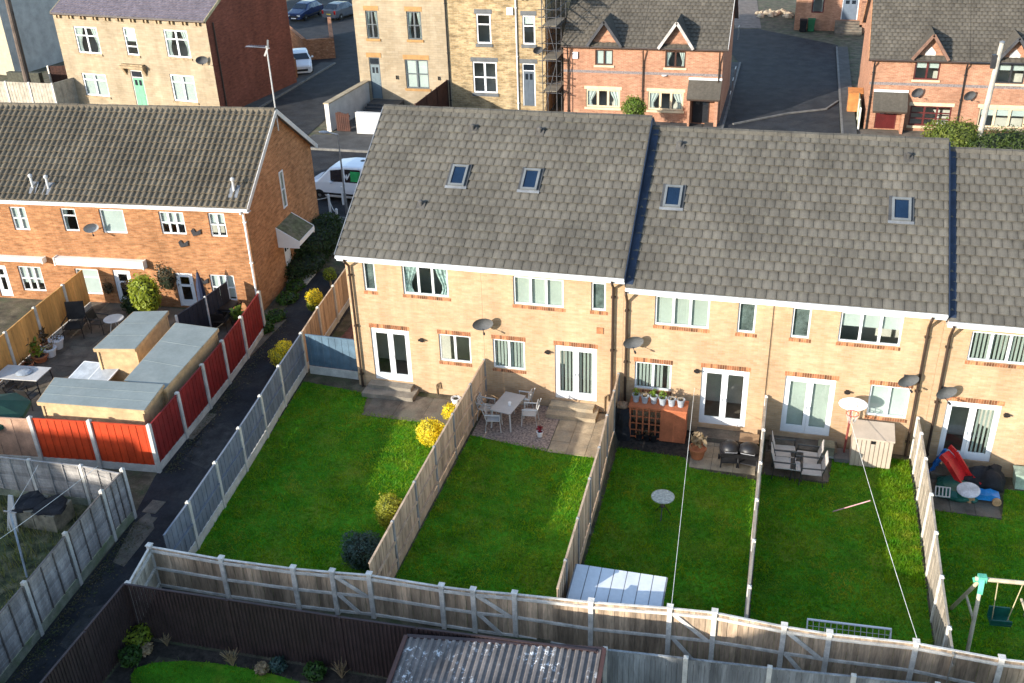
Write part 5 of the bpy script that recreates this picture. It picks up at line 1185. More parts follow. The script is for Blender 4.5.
for (u, v), rz, lab in (((494, 417.5), -80, 'pale metal chair on the left of the grey table, nearer the lawn'), ((523, 400.5), 85, 'pale metal chair on the right of the grey table, nearer the house'), ((529.5, 412), 95, 'pale metal chair on the right of the grey table, nearer the lawn')):
    x, y, _ = G(u, v, .5); dup(ch, (x, y, .06), radians(rz), lab, 'pale metal chairs round the grey table')
# garden 4 metal armchairs with a small table
ALU = M('dark_chair_frame', (.05,.045,.04), rough=.4); SLING = M('pale_sling', (.50,.45,.40), var=.08)
x, y, _ = G(785, 462, .2); ca = chair('garden_armchair', 'pale sling armchair on the left of the small slatted table', x, y, -.25, radians(-88), SLING, ALU, .62, seat=.42, back=.95, arms=True, group='sling armchairs on the dark patio')
x, y, _ = G(807, 456, .2); dup(ca, (x, y, -.25), radians(88), 'pale sling armchair right of the small table, nearer the house', 'sling armchairs on the dark patio')
x, y, _ = G(811, 468, .2); dup(ca, (x, y, -.25), radians(92), 'pale sling armchair right of the small table, nearer the lawn', 'sling armchairs on the dark patio')
x, y, _ = G(785.5, 450, .2); dup(ca, (x, y, -.25), radians(-86), 'pale sling armchair at the back left, close to the patio door', 'sling armchairs on the dark patio')
x, y, _ = G(797, 460, .2); table('side_table', 'small pale slatted table between the sling armchairs', x, y, -.25, 0, .38, 1.0, .42, SLING, ALU)
x, y, _ = G(826, 447, 0); t = thing('block_stool', 'weathered square block on the dark patio by the basketball hoop', 'block', (x, y, -.25)); m = MB(); m.box(-.28,.28,-.25,.25,0,.06); m.build('plinth', CONC, t); m = MB(); m.box(-.25,.25,-.22,.22,.061,.38); m.build('block_body', M('mossy_block', (.17,.16,.11), var=.25), t); 
# round bistro table on the lawn
x, y, _ = G(662, 516, -.28); t = thing('bistro_table', 'small round mosaic-topped metal table alone on the lawn', 'table', (x, y-.0, -.27)); m = MB(); m.lathe((0,0,.68), [(.32,0),(.34,.01),(.34,.035),(.32,.045)], 24); m.build('tabletop', M('pale_mosaic', (.42,.44,.38), var=.22, sc=14, rough=.5), t)
for k in range(3): a = k*2.1+.5; MB().tube([(.16*cos(a),.16*sin(a),.68), (.05*cos(a),.05*sin(a),.36), (.27*cos(a),.27*sin(a),0)], .014, 6).build('leg', DKMET, t)
MB().lathe((0,0,.34), [(.07,0),(.07,.03)], 12).build('leg_ring', DKMET, t)
# planter with pots
def pot(label, x, y, z, r, h, mat, leaf=None, lm=None, group=None, n=40):
    t = thing('plant_pot', label, 'plant pot', (x, y, z), 0, group); m = MB(); m.lathe((0,0,0), [(r*.7,0),(r*.95,h*.85),(r*1.08,h*.86),(r*1.08,h),(r*.9,h),(r*.85,h*.9)], 14); m.build('pot', mat, t); MB().lathe((0,0,h*.82), [(r*.86,0),(r*.5,.03)], 10).build('compost', SOIL, t)
    if leaf: MB().leaves((0,0,h+leaf*.45), (r*1.1,r*1.1,leaf*.6), n, leaf*.42, .1).build('plant', lm, t)
    return t
LGR = MLEAF('fresh_leaf', (.09,.16,.02), (.14,.2,.03)); LDK = MLEAF('dark_leaf', (.018,.04,.014), (.03,.055,.02)); LYE = MLEAF('golden_leaf', (.66,.54,.03), (.52,.47,.04)); LYG = MLEAF('lime_leaf', (.20,.24,.025), (.14,.2,.02)); LBL = MLEAF('blue_grey_leaf', (.06,.10,.095), (.04,.08,.07)); LDR = MLEAF('dry_stem', (.32,.24,.14), (.24,.17,.1), .1); LBR = MLEAF('brown_leaf', (.10,.06,.03), (.06,.05,.025), .15)
xa, _, _ = W(630, 408, -.6); xb, _, _ = W(688, 408, -.6); zt = W(655, 403, -.6)[2]
t = thing('planter', 'red-stained timber planter with a lattice front under the kitchen window', 'planter', ((xa+xb)/2, -.6, -.27)); L = xb-xa; H = zt+.27; m = MB()
RST = M('red_stain', (.40,.12,.05), var=.15, isl=.12); m.box(-L/2, L/2, -.35, .35, H-.06, H); m.build('planter_top', RST, t); m = MB(); m.box(L*.05, L/2-.02, -.3, -.27, .05, H-.062); m.box(L/2-.05, L/2-.021, -.268, .3, .05, H-.062); m.build('side_board', RST, t); MB().box(-L/2+.02, -L/2+.05, -.3, .3, .05, H-.062).build('side_board', RST, t); m = MB()
for k in range(6): xx = -L/2+.06+k*L*.11; m.box(xx-.025, xx+.025, -.31, -.285, .05, H-.062)
for k in range(5): zz = .1+k*(H-.25)/4; m.box(-L/2+.03, L*.05, -.285, -.265, zz-.02, zz+.02)
m.build('lattice', RST, t); MB().box(-L/2+.06, L*.05, -.2, .3, .03, .35).build('soil_trough', SOIL, t)
for k in range(6):
    xx = xa+L*(.1+.155*k); pot(['blue-grey pot at the left end of the planter', 'second blue-grey pot from the left on the planter', 'blue-grey pot with green shoots left of the planter centre', 'leafy blue-grey pot right of the planter centre', 'blue-grey pot second from the right on the planter', 'blue-grey pot at the right end of the planter'][k], xx, -.62+U(-.05,.05), zt+.002, .13, .27, PURE, .22 if k in (0,2,3) else .1, LGR if k in (0,2,3) else LDR, 'blue-grey pots along the planter', 50)
for k, (a, h) in enumerate(((.25,.2), (.38,.2), (.5,.22))):
    pot(['dark pot low in the lattice, left', 'dark pot low in the lattice, centre', 'dark pot low in the lattice, right'][k], xa+L*a-.1, -.9, -.26, .13, .24, BLKPL, .2, LBR, 'pots by the lattice')
def bags(name, label, cat, c, blobs, mat, lump=.25):
    t = thing(name, label, cat, c)
    for (dx, dy, dz, rx, ry, rz) in blobs: MB().blob((dx,dy,dz), (rx,ry,rz), 14, 9, lump).build('bag', mat, t, smooth=True)
    return t
x, y, _ = G(619, 440, -.28); t = thing('covered_barbecue', 'tall black plastic cover over a barbecue in the corner by the tan fence', 'covered barbecue', (x+.05, y+.3, -.28)); m = MB(); n = 18; prof = [(.36,0),(.37,.25),(.30,.55),(.33,.85),(.28,1.05),(.1,1.15)]; vs = []
for r, z in prof: vs += [(r*(1+.13*sin(5*2*pi*i/n+z*3)+.06*sin(9*2*pi*i/n))*cos(2*pi*i/n), r*(1+.13*sin(5*2*pi*i/n+z*3))*sin(2*pi*i/n), z) for i in range(n)]
m.mesh(vs, [(k*n+i, k*n+(i+1) % n, (k+1)*n+(i+1) % n, (k+1)*n+i) for k in range(5) for i in range(n)]+[tuple(range(5*n, 6*n))]); m.build('cover', BLKCL, t); MB().blob((0,.0,1.18), (.2,.18,.12), 10, 6, .2).build('folded_top', M('brown_cloth', (.25,.17,.11), var=.2), t)
x, y, _ = G(697, 458, -.28); pot('large terracotta pot of dead stems on the buff patio', x, y, -.24, .27, .38, TERRA, .5, LDR, n=60)
def barbecue(label, x, y, z, rz, w):
    t = thing('barbecue', label, 'barbecue', (x, y, z), rz); m = MB()
    for i in (-1,1):
        for j in (-1,1): m.bar((i*w*.4,j*.2,.38), (i*w*.45,j*.24,0), .035)
    m.box(-w*.42,w*.42,-.2,.2,.14,.17); m.build('stand', DKMET, t); m = MB(); m.mesh([(-w/2,-.25,.38),(w/2,-.25,.38),(w/2,.25,.38),(-w/2,.25,.38),(-w/2,-.3,.55),(w/2,-.3,.55),(w/2,.3,.55),(-w/2,.3,.55)], [(0,3,2,1),(4,5,6,7),(0,1,5,4),(1,2,6,5),(2,3,7,6),(3,0,4,7)]); m.build('fire_bowl', BLKPL, t); MB().blob((0,0,.56), (w/2,.31,.27), 14, 9).build('lid', BLKPL, t, smooth=True); MB().tube([(-w*.3,-.3,.65),(-w*.3,-.36,.65),(w*.3,-.36,.65),(w*.3,-.3,.65)], .012, 6).build('handle', GREYM, t)
    for i in (-1,1): o = MB().lathe((0,0,0), [(.08,-.02),(.09,0),(.08,.02)], 12).build('wheel', BLKPL, t); o.rotation_euler = (0,pi/2,0); o.location = (i*w*.5,.24,.09)
    return t
x, y, _ = G(729, 462, -.2); barbecue('low black barbecue left of the cardboard box', x, y, -.25, radians(8), .62); x, y, _ = G(748, 464, -.2); barbecue('black barbecue below the cardboard box beside the fence', x, y, -.25, radians(-6), .7)
x, y, _ = G(749, 441, .3); t = thing('cardboard_box', 'brown cardboard box between the barbecue and the patio door', 'box', (x, y+.2, -.24)); m = MB(); m.box(-.3,.3,-.22,.22,0,.55); m.build('box_body', M('cardboard', (.36,.23,.13), var=.1), t); m = MB(); m.poly([(-.3,-.22,.551),(.3,-.22,.551),(.32,-.42,.62),(-.32,-.42,.62)]); m.poly([(-.3,.22,.551),(.3,.22,.551),(.3,.02,.56),(-.3,.02,.56)]); m.build('flap', M('cardboard', (.36,.23,.13)), t)
x, y, _ = G(757, 424, .2); t = thing('hose_reel', 'bright green hose reel hanging near the fence top', 'hose reel', (x, y, .1)); m = MB(); o = m.lathe((0,0,0), [(.08,-.09),(.2,-.09),(.2,-.07),(.12,-.06),(.12,.06),(.2,.07),(.2,.09),(.08,.09)], 16).build('reel', M('green_plastic', (.03,.35,.08), rough=.4), t); o.rotation_euler = (pi/2,0,0); o.location = (0,0,.22); MB().bar((-.15,0,-.33),(0,0,.22),.03).bar((.15,0,-.33),(0,0,.22),.03).build('stand', M('green_plastic', (.03,.35,.08)), t)
x, y, _ = G(540, 437, .05); pot('small white pot of dark red flowers at the patio corner', x, y, .075, .11, .2, UPVC, .2, MLEAF('red_flower', (.25,.01,.03), (.1,.02,.03)), n=60)
# storage box and basketball hoop
xa, _, za = W(849, 462, -.95); xb, _, _ = W(891, 465, -.95)
t = thing('storage_box', 'beige ribbed plastic storage box with a sloping lid under the window', 'storage box', ((xa+xb)/2, -.62, -.27)); L = xb-xa; m = MB(); BEI = M('beige_plastic', (.43,.355,.28), var=.05, rough=.5)
n = 9; m.box(-L/2+.02, L/2-.02, -.30, .35, 0, 1.02)
for k in range(n): x0 = -L/2+.02+k*(L-.04)/n; m.box(x0+.012, x0+(L-.04)/n-.012, -.33, -.301, .04, 1.0)
m.build('box_body', BEI, t); m = MB(); m.mesh([(-L/2,-.38,1.03),(L/2,-.38,1.03),(L/2,.4,1.2),(-L/2,.4,1.2),(-L/2,-.38,1.09),(L/2,-.38,1.09),(L/2,.4,1.27),(-L/2,.4,1.27)], [(0,3,2,1),(4,5,6,7),(0,1,5,4),(1,2,6,5),(2,3,7,6),(3,0,4,7)]); m.build('lid', BEI, t); MB().box(-.06,.06,-.36,-.331,.9,1.0).build('catch', BLKPL, t)
x, y, _ = G(845, 448, -.2); t = thing('basketball_hoop', 'white-backed basketball hoop on a red and grey pole against the brick wall', 'basketball hoop', (x, -.55, -.27)); zt = HT(405, x, -.6)+.27
m = MB(); m.box(-.35,.35,-.3,.3,0,.14); m.build('base', M('grey_base', (.12,.115,.11)), t); MB().tube([(-.05,.1,.14),(0,.1,zt)], .035, 8).build('pole', M('red_pole', (.22,.05,.04), rough=.4), t); m = MB(); n = 16; pts = [(.43*cos(pi*k/n*2), .21*sin(pi*k/n*2)) for k in range(n)]; m.prism([(a, zt+b*1.1) for a, b in pts], -.02, .02, 'y'); o = m.build('backboard', UPVC, t); m = MB()
for a in ((-.14,.14,-.08,-.065),(-.14,.14,.085,.1),(-.14,-.125,-.08,.1),(.125,.14,-.08,.1)): m.box(a[0],a[1],-.026,-.021,zt+a[2],zt+a[3])
m.build('target_square', M('hoop_red', (.4,.05,.03)), o); m = MB(); m.tube([(.19*cos(2*pi*k/14), -.23+.19*sin(2*pi*k/14), zt-.2) for k in range(15)], .011, 5); m.build('rim', M('hoop_red', (.4,.05,.03)), t); m = MB()
for k in range(8): a = 2*pi*k/8; m.tube([(.19*cos(a),-.23+.19*sin(a),zt-.2), (.1*cos(a+.4),-.23+.1*sin(a+.4),zt-.52)], .006, 4); m.tube([(.19*cos(a),-.23+.19*sin(a),zt-.2), (.1*cos(a-.4),-.23+.1*sin(a-.4),zt-.52)], .006, 4)
m.build('net', WHITE, t)
# washing lines
def line(label, a, b, sag=.12):
    pts = [tuple(np.array(a)+(np.array(b)-np.array(a))*k/14-np.array([0,0,sag*4*(k/14)*(1-k/14)])) for k in range(15)]; o = MB().tube(pts, .0065, 5).build('washing_line', M('white_cord', (.72,.71,.66))); tag(o, label, 'washing line')
p = rp[9]; line('white washing line from the boundary fence to the wall by the patio door', (p[0]+.03, p[1]+.05, RZ[9]+.05), W(694.5, 388, -.03), .1)
p = rp[13]; e = W(847, 408, -.05); line('white washing line running to the wall above the storage box', (p[0], p[1]+.06, RZ[13]+.08), e, .1)
a = G(833, 511.5, .0); b = G(870.5, 500.5, .9); o = MB().tube([a, b], .017, 6).build('line_prop', M('pinkish_pole', (.48,.27,.27))); tag(o, 'pinkish wooden prop leaning against the right-hand washing line', 'line prop')
# goal
a = G(811, 634, -.28); t = thing('football_goal', 'small white football goal with a net just inside the boundary fence', 'football goal', (*G(849, 624.5, .62)[:2], -.27), radians(3)); m = MB(); wG = 1.95; h = .9
m.tube([(-wG/2,0,0),(-wG/2,0,h),(wG/2,0,h),(wG/2,0,0)], .03, 8); m.tube([(-wG/2,0,0),(-wG/2,-.55,0),(wG/2,-.55,0),(wG/2,0,0)], .022, 6); m.tube([(-wG/2,0,h),(-wG/2,-.55,0)], .018, 6); m.tube([(wG/2,0,h),(wG/2,-.55,0)], .018, 6); m.build('frame', UPVC, t); m = MB()
for k in range(15): x = -wG/2+wG*k/14; m.tube([(x,0,h),(x,-.55,0)], .009, 4)
for k in range(1,7): f = k/7; m.tube([(-wG/2,-.55*f,h*(1-f)),(wG/2,-.55*f,h*(1-f))], .009, 4)
m.build('net', WHITE, t); tag(MB().blob((*G(820,630.5,.3)[:2],.05),(.16,.13,.14),10,7,.1).build('yellow_football', M('yellow_ball', (.6,.5,.08))), 'pale yellow ball lying in the left end of the goal', 'ball')
# white sheeted lean-to
c = [G(*q, 1.05) for q in ((572,595), (644,603.5), (651,572), (577,562.5))]
t = thing('lean_to_store', 'low store with white plastic roof panels beside the boundary fence', 'store', (1.6, -9.5, -.28)); WPL = M('milky_plastic', (.62,.65,.68), var=.06, sc=1.2, rough=.4); x0, x1, y0, y1 = .3, 2.62, -10.35, -8.95; m = MB(); n = 7
for k in range(n): a = x0+(x1-x0)*k/n; b = x0+(x1-x0)*(k+1)/n; m.mesh([(a+.012,y0,1.0),(b-.012,y0,1.0),(b-.012,y1,1.13),(a+.012,y1,1.13),(a+.012,y0,1.02),(b-.012,y0,1.02),(b-.012,y1,1.15),(a+.012,y1,1.15)], [(0,3,2,1),(4,5,6,7),(0,1,5,4),(1,2,6,5),(2,3,7,6),(3,0,4,7)])
m.build('roof_panel', WPL, t, ab=True); m = MB()
for k in range(n+1): a = x0+(x1-x0)*k/n; m.bar((a,y0,.99),(a,y1,1.12),.05,.05)
m.build('glazing_bar', M('dark_bar', (.2,.2,.21)), t, ab=True); m = MB(); m.box(x0+.04,x1-.04,y0+.04,y0+.07,-.3,.97); m.box(x0+.04,x1-.04,y1-.07,y1-.04,-.3,1.08); m.box(x0+.04,x0+.07,y0+.07,y1-.07,-.3,.98); m.box(x1-.07,x1-.04,y0+.07,y1-.07,-.3,.98); m.build('wall', WOODT, t, ab=True)
# toys in garden 5
def at(u, v, z=-.6): return G(u, v, z)
x, y, _ = at(953, 478, -.3); t = thing('toy_slide', 'red plastic toy slide with blue steps beside the fence', 'toy slide', (x, y+.15, -.6)); RP = M('red_plastic', (.55,.02,.02), rough=.35); BP = M('blue_plastic', (.02,.14,.45), rough=.35); m = MB(); P = [(-.28,.35,.85),(-.1,.2,.75),(.3,-.2,.3),(.62,-.5,.12)]
for a, b in zip(P[:-1], P[1:]):
    a = np.array(a); b = np.array(b); m.bar(a, b, .42, .05, up=(.5,-.3,1))
    for s in (-1,1): o_ = np.array([.12,.17,.06])*s; m.bar(a+o_*1.15+np.array([0,0,.07]), b+o_*1.15+np.array([0,0,.07]), .05, .16, up=(.5,-.3,1))
m.build('chute', RP, t); m = MB()
for s in (-.2,.2): m.bar((-.3+s*.3,.35+s,.85),(-.55+s*.3,.6+s,0),.08)
for k in range(3): m.bar((-.4-.06*k,.2+.06*k,.65-.22*k),(-.3-.06*k,.6+.06*k,.65-.22*k),.1,.04)
m.build('steps', BP, t); MB().box(.45,.8,-.72,-.42,.02,.1).build('chute_end', M('orange_plastic', (.6,.16,.05), rough=.4), t)
x, y, _ = at(957, 493); t = thing('toy_sandpit', 'dark green turtle-shaped sandpit lid on the patio edge', 'toy sandpit', (x, y+.1, -.62)); GP = M('dark_green_plastic', (.01,.10,.075), rough=.35); m = MB(); m.lathe((0,0,0), [(.55,0),(.62,.1),(.6,.18),(.45,.3),(.15,.36),(.02,.37)], 22); m.build('shell', GP, t)
for k in range(4): a = k*pi/2+.7; MB().blob((.6*cos(a),.55*sin(a),.08), (.17,.15,.09), 8, 6).build('flipper', GP, t)
x, y, _ = at(969, 490, -.15); t = thing('round_tray', 'round pale grey plastic tray lying on the green sandpit', 'tray', (x, y+.05, -.22)); o = MB().lathe((0,0,0), [(.3,0),(.33,.02),(.33,.05),(.28,.06)], 22).build('tray_disc', M('pale_plastic', (.52,.54,.56), rough=.4), t); o.rotation_euler = (.15,-.1,0)
x, y, _ = at(944, 490, -.15); t = thing('plastic_rack', 'pale plastic rack leaning on the green sandpit', 'rack', (x, y, -.25)); m = MB()
for k in range(5): m.bar((-.25+.1*k,-.2,.0),(-.2+.1*k,.2,.06),.035,.02)
m.bar((-.27,-.2,0),(.17,-.2,0),.03); m.bar((-.22,.2,.06),(.22,.2,.06),.03); m.build('rack_bars', PALEM, t)
x, y, _ = at(985, 489); t = thing('covered_toys', 'black cloth heaped over toys on the patio', 'covered heap', (x, y+.1, -.62)); m = MB(); m.blob((0,.05,.3), (.55,.45,.42), 18, 10, .22); m.blob((-.42,-.1,.2), (.3,.3,.25), 12, 8, .25); m.build('cover', BLKCL, t, smooth=True)
x, y, _ = at(982, 499); t = thing('toy_car', 'bright blue ride-on toy with tan wheels half under the black cloth', 'ride-on toy', (x, y, -.62)); m = MB(); m.prism([(-.4,.1),(.42,.1),(.45,.24),(.2,.32),(.05,.27),(-.15,.3),(-.42,.26)], -.17, .17, 'y'); m.build('body', M('sky_blue_plastic', (.02,.22,.55), rough=.3), t)
for xx in (-.38,.36):
    o = MB().lathe((0,0,0), [(.1,-.06),(.13,-.04),(.13,.04),(.1,.06)], 14).build('wheel', M('tan_plastic', (.5,.3,.15)), t); o.rotation_euler = (pi/2,0,0); o.location = (xx,-.23,.13)
x, y, _ = at(1001, 462, -.3); 
t = thing('wall_vent_box', 'small pale green bin on the ground against the house at the right edge', 'bin', (W(1022,480,-.4)[0], -.4, -.65)); m = MB(); m.mesh([(-.2,-.2,0),(.2,-.2,0),(.2,.2,0),(-.2,.2,0),(-.25,-.25,.5),(.25,-.25,.5),(.25,.25,.5),(-.25,.25,.5)], [(0,3,2,1),(4,5,6,7),(0,1,5,4),(1,2,6,5),(2,3,7,6),(3,0,4,7)]); m.build('bin_body', M('pale_green_plastic', (.35,.45,.36)), t); MB().box(-.27,.27,-.27,.27,.502,.55).build('lid', M('pale_green_plastic', (.35,.45,.36)), t)
# swing set
LL = LZ[2]; A = G(982, 579, 1.25); B = G(1024.5, 583, 1.25); t = thing('swing_set', 'wooden A-frame swing set with green corner brackets and a hanging green seat', 'swing', (A[0], A[1], LL)); GB = M('mint_green_bracket', (.10,.42,.28), rough=.4); TIM = M('round_timber', (.50,.43,.30), var=.15); bx_ = np.array([B[0]-A[0], B[1]-A[1], 0]); ln = np.linalg.norm(bx_); ex = bx_/ln; ey = np.array([-ex[1], ex[0], 0]); H = 1.25-LL
def Q(a, b, z): return tuple(ex*a+ey*b+np.array([0,0,z]))
MB().tube([Q(-.15,0,H), Q(ln+.5,0,H)], .055, 8).build('crossbeam', TIM, t)
for a in (0, ln+.35):
    for s in (-1, 1):
        MB().tube([Q(a,s*.03,H-.02), Q(a-(.25 if a == 0 else -.25),s*.95,0)], .05, 8).build('leg', TIM, t)
    MB().tube([Q(a-.12,-.5,H*.5), Q(a-.12,.5,H*.5)], .035, 6).build('cross_brace', TIM, t); MB().box(*[v for v in (0,0)], 0, .001, 0, .001) if False else None
    m = MB(); m.bar(Q(a-.1,0,H+.02), Q(a+.1,0,H+.02), .16, .17); 
    for s in (-1,1): m.bar(Q(a,s*.03,H), Q(a-(.06 if a == 0 else -.06),s*.26,H-.27), .12)
    m.build('bracket', GB, t)
for a in (.38, .95): MB().tube([Q(a if a < .5 else a,0,H-.05), Q(.5 if a < .5 else .86,.1,.55)], .013, 5).build('rope', M('swing_rope', (.5,.42,.25)), t)
m = MB(); m.bar(Q(.42,.1,.52), Q(.92,.1,.52), .34, .05); m.bar(Q(.42,.27,.68), Q(.92,.27,.68), .04, .3); m.bar(Q(.42,-.06,.62), Q(.92,-.06,.62), .04, .1); m.build('seat', M('dark_green_plastic', (.01,.10,.075)), t)
# ------------------------------------------------------------------ bushes
def bush(name, label, c, r, n, leaf, mat, core, cat='bush', group=None, stem=None):
    t = thing(name, label, cat, (c[0], c[1], c[2]-r[2]), 0, group); m = MB(); m.leaves((0,0,r[2]), r, n, leaf, .72); m.leaves((0,0,r[2]*1.03), tuple(1.13*k for k in r), n//9, leaf, .9)
    for _ in range(5): a = U(0,6.3); q = U(.3,.7); m.leaves((r[0]*q*cos(a),r[1]*q*sin(a),r[2]*(1+U(-.1,.5))), tuple(.55*k for k in r), n//7, leaf, .55)
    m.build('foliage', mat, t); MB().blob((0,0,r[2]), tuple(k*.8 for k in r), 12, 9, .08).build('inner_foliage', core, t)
    if stem: MB().tube([(0,0,-stem),(0,0,r[2])], .05, 6).build('stem', LDR, t)
    return t
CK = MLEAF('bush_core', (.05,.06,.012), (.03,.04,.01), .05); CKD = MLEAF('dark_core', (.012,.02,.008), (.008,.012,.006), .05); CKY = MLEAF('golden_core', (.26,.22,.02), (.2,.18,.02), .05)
def bp(u, v, z, dy=0): x, y, _ = G(u, v, z); return (x, y+dy, z)
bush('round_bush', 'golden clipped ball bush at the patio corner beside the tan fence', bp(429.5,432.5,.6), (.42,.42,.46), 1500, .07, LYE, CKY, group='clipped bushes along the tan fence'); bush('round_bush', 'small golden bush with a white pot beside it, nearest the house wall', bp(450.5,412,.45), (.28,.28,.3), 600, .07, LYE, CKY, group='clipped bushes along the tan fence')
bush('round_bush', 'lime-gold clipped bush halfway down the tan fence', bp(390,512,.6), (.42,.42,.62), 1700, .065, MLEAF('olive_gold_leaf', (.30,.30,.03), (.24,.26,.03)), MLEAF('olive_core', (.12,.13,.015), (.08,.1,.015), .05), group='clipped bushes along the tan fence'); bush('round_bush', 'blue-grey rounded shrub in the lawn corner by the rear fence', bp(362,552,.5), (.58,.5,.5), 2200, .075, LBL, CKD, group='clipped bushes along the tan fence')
x, y, _ = G(455, 401, .3); pot('small white bucket beside the fence end and the house wall', x, y+.1, .07, .16, .3, UPVC, .1, LDK)
for k, (u, v, z, r) in enumerate(((284,349,.75,.34), (280,357,.45,.38), (314.5,297.5,.8,.34), (314,305,.4,.3), (329.5,274.5,.6,.3))):
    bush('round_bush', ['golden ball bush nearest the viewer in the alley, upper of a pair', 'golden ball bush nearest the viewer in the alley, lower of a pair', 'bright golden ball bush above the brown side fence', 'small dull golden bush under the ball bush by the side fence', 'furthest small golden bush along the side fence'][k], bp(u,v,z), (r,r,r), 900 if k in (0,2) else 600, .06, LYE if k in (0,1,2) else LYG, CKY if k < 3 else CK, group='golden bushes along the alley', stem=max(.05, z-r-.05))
x, y, _ = G(323, 238, .8); bush('hedge', 'dark evergreen hedge filling the gap between the two terraces', (x-.4, y-.3, .8), (1.3,2.2,.9), 4200, .12, LDK, CKD, 'hedge'); x, y, _ = G(305,262,.5); bush('hedge', 'low dark ivy hedge beside the porch of the brick gable', (x, y, .5), (.9,1.7,.5), 1800, .11, LDK, CKD, 'hedge')
for k, (u, v, r) in enumerate(((276,318,.4), (288,300,.45), (266,330,.3), (296,288,.4))): x, y, _ = G(u, v, .1); bush('ground_plant', ['leafy green clump at the foot of the brick gable', 'leafy green clump midway along the brick gable', 'small leafy clump by the end of the dark red fence', 'leafy green clump nearest the side door step'][k], (x, y, .2), (r,r*1.2,.22), 260, .13, MLEAF('mid_leaf', (.035,.085,.018), (.05,.10,.02)), CKD, 'plant', 'leafy plants along the brick gable')
x, y, _ = G(148, 294, 1.2); bush('shrub', 'bright lime-green shrub growing against the brick house wall', (x, y-.2, 1.25), (.62,.5,.85), 1300, .15, MLEAF('bamboo_leaf', (.26,.30,.04), (.2,.25,.03)), CK, stem=.4); x, y, _ = G(162, 282, 1.2); bush('shrub', 'brownish climber on the wall right of the lime-green shrub', (x+.15, y+.12, 1.35), (.6,.22,.75), 520, .12, LBR, CKD); x, y, _ = G(136,305,.5); bush('shrub', 'dark green shrub at the foot of the lime-green shrub', (x, y, .5), (.6,.45,.42), 700, .12, LDK, CKD)
for k, (u, v) in enumerate(((106,286), (126,283))): x, y, z = fl(u, v, -.2); t = thing('hanging_basket', ['brown hanging basket left of the glazed white door', 'brown hanging basket right of the glazed white door'][k], 'hanging basket', (x, y, z-.3), 0, 'hanging baskets on the brick wall'); MB().leaves((0,-.1,.15), (.3,.25,.25), 200, .11, .2).build('foliage', LBR, t); MB().lathe((0,-.1,-.08), [(.05,0),(.16,.12),(.2,.2)], 12).build('basket', M('basket_brown', (.1,.06,.03)), t); MB().tube([(0,.15,.65),(0,-.1,.6),(0,-.1,.2)], .01, 4).build('bracket', DKMET, t)
x, y, _ = G(948,128,.9); bush('shrub', 'round yellow-green shrub in front of the right-hand brick house', (x, 29.5, 1.05), (1.6,1.3,1.1), 2600, .16, MLEAF('olive_leaf', (.10,.14,.025), (.15,.17,.03)), CK); x, y, _ = G(1006,132,.9); bush('hedge', 'dark-topped green hedge at the right edge beyond the roof', (x, 28.8, .75), (3.2,1.1,1.3), 4200, .14, MLEAF('hedge_leaf', (.07,.10,.02), (.035,.06,.015)), CKD, 'hedge'); x, y, _ = G(639,107,1.); bush('shrub', 'small bright green shrub peeping over the ridge before the semi', (x, 31.5, 1.6), (.75,.6,.7), 900, .12, LGR, CK)
# ------------------------------------------------------------------ brick house yard things
x, y, _ = G(22, 373, .8); table('garden_table', 'white-topped rectangular table near the orange dividing fence', x, y, .08, radians(5), 1.75, .95, .74, WHITE, DKMET); o = MB().lathe((x+.1, y, .823), [(.25,0),(.3,.03),(.2,.08),(.02,.1)], 16).build('serving_dish', PURE); tag(o, 'pale round covered dish on the white-topped table', 'dish')
DCH = M('dark_wicker', (.025,.022,.02), var=.3, rough=.6); x, y, _ = G(76, 330, .3); cb = chair('garden_chair', 'big black garden armchair facing away beside the dividing fence', x, y, .08, radians(200), DCH, DCH, .72, seat=.45, back=1.25, arms=True)
for u, v, rz, lab in ((30,398,0,'dark chair on the near side of the white-topped table, right'), (8,395,0,'dark chair on the near side of the white-topped table, left')): x, y, _ = G(u, v, .4); chair('garden_chair', lab, x, y, .08, radians(rz), DCH, DCH, .5, arms=True, group='dark chairs at the white-topped table')
x, y, _ = G(18, 355, .4); chair('garden_chair', 'grey slatted chair on the far side of the white-topped table', x, y, .08, radians(175), M('grey_slat', (.22,.23,.24)), DCH, .55, arms=True, slat=True)
x, y, _ = G(114, 320, .7); t = thing('round_table', 'small round white table by the brick house wall', 'table', (x, y, .08)); MB().lathe((0,0,.66), [(.38,0),(.4,.02),(.38,.04)], 20).build('tabletop', WHITE, t)
for k in range(3): MB().tube([(.1*cos(k*2.1),.1*sin(k*2.1),.66),(.3*cos(k*2.1),.3*sin(k*2.1),0)], .02, 6).build('leg', WHITE, t)
x, y, _ = G(100, 322, .5); chair('garden_chair', 'dark chair left of the small round white table', x, y, .08, radians(-90), DCH, DCH, .5, arms=True)
for k, (u, v, r, h, mt, lf, lm) in enumerate(((50,352,.26,.36,'w',.25,LDR), (57,344,.28,.4,'w',.2,LBR), (40,357,.3,.25,'t',.35,LYG), (33,352,.25,.3,'t',.45,LGR), (28,366,.22,.28,'t',.3,LBR), (44,344,.2,.3,'t',.5,LBR))):
    x, y, _ = G(u, v, .25); pot(['white tub nearer the table along the dividing fence', 'white tub further along the dividing fence', 'shallow terracotta trough by the dividing fence', 'terracotta pot of fresh green leaves by the dividing fence', 'terracotta pot of brown leaves next to the slatted chair', 'tall-leaved brown plant behind the white tubs'][k], x, y, .08, r, h, UPVC if mt == 'w' else TERRA, lf, lm, 'pots along the dividing fence', 70)
x, y, _ = G(4, 412, 1.6); t = thing('parasol', 'dark green garden parasol at the left picture edge', 'parasol', (x-.6, y+.1, .08)); m = MB(); n = 8
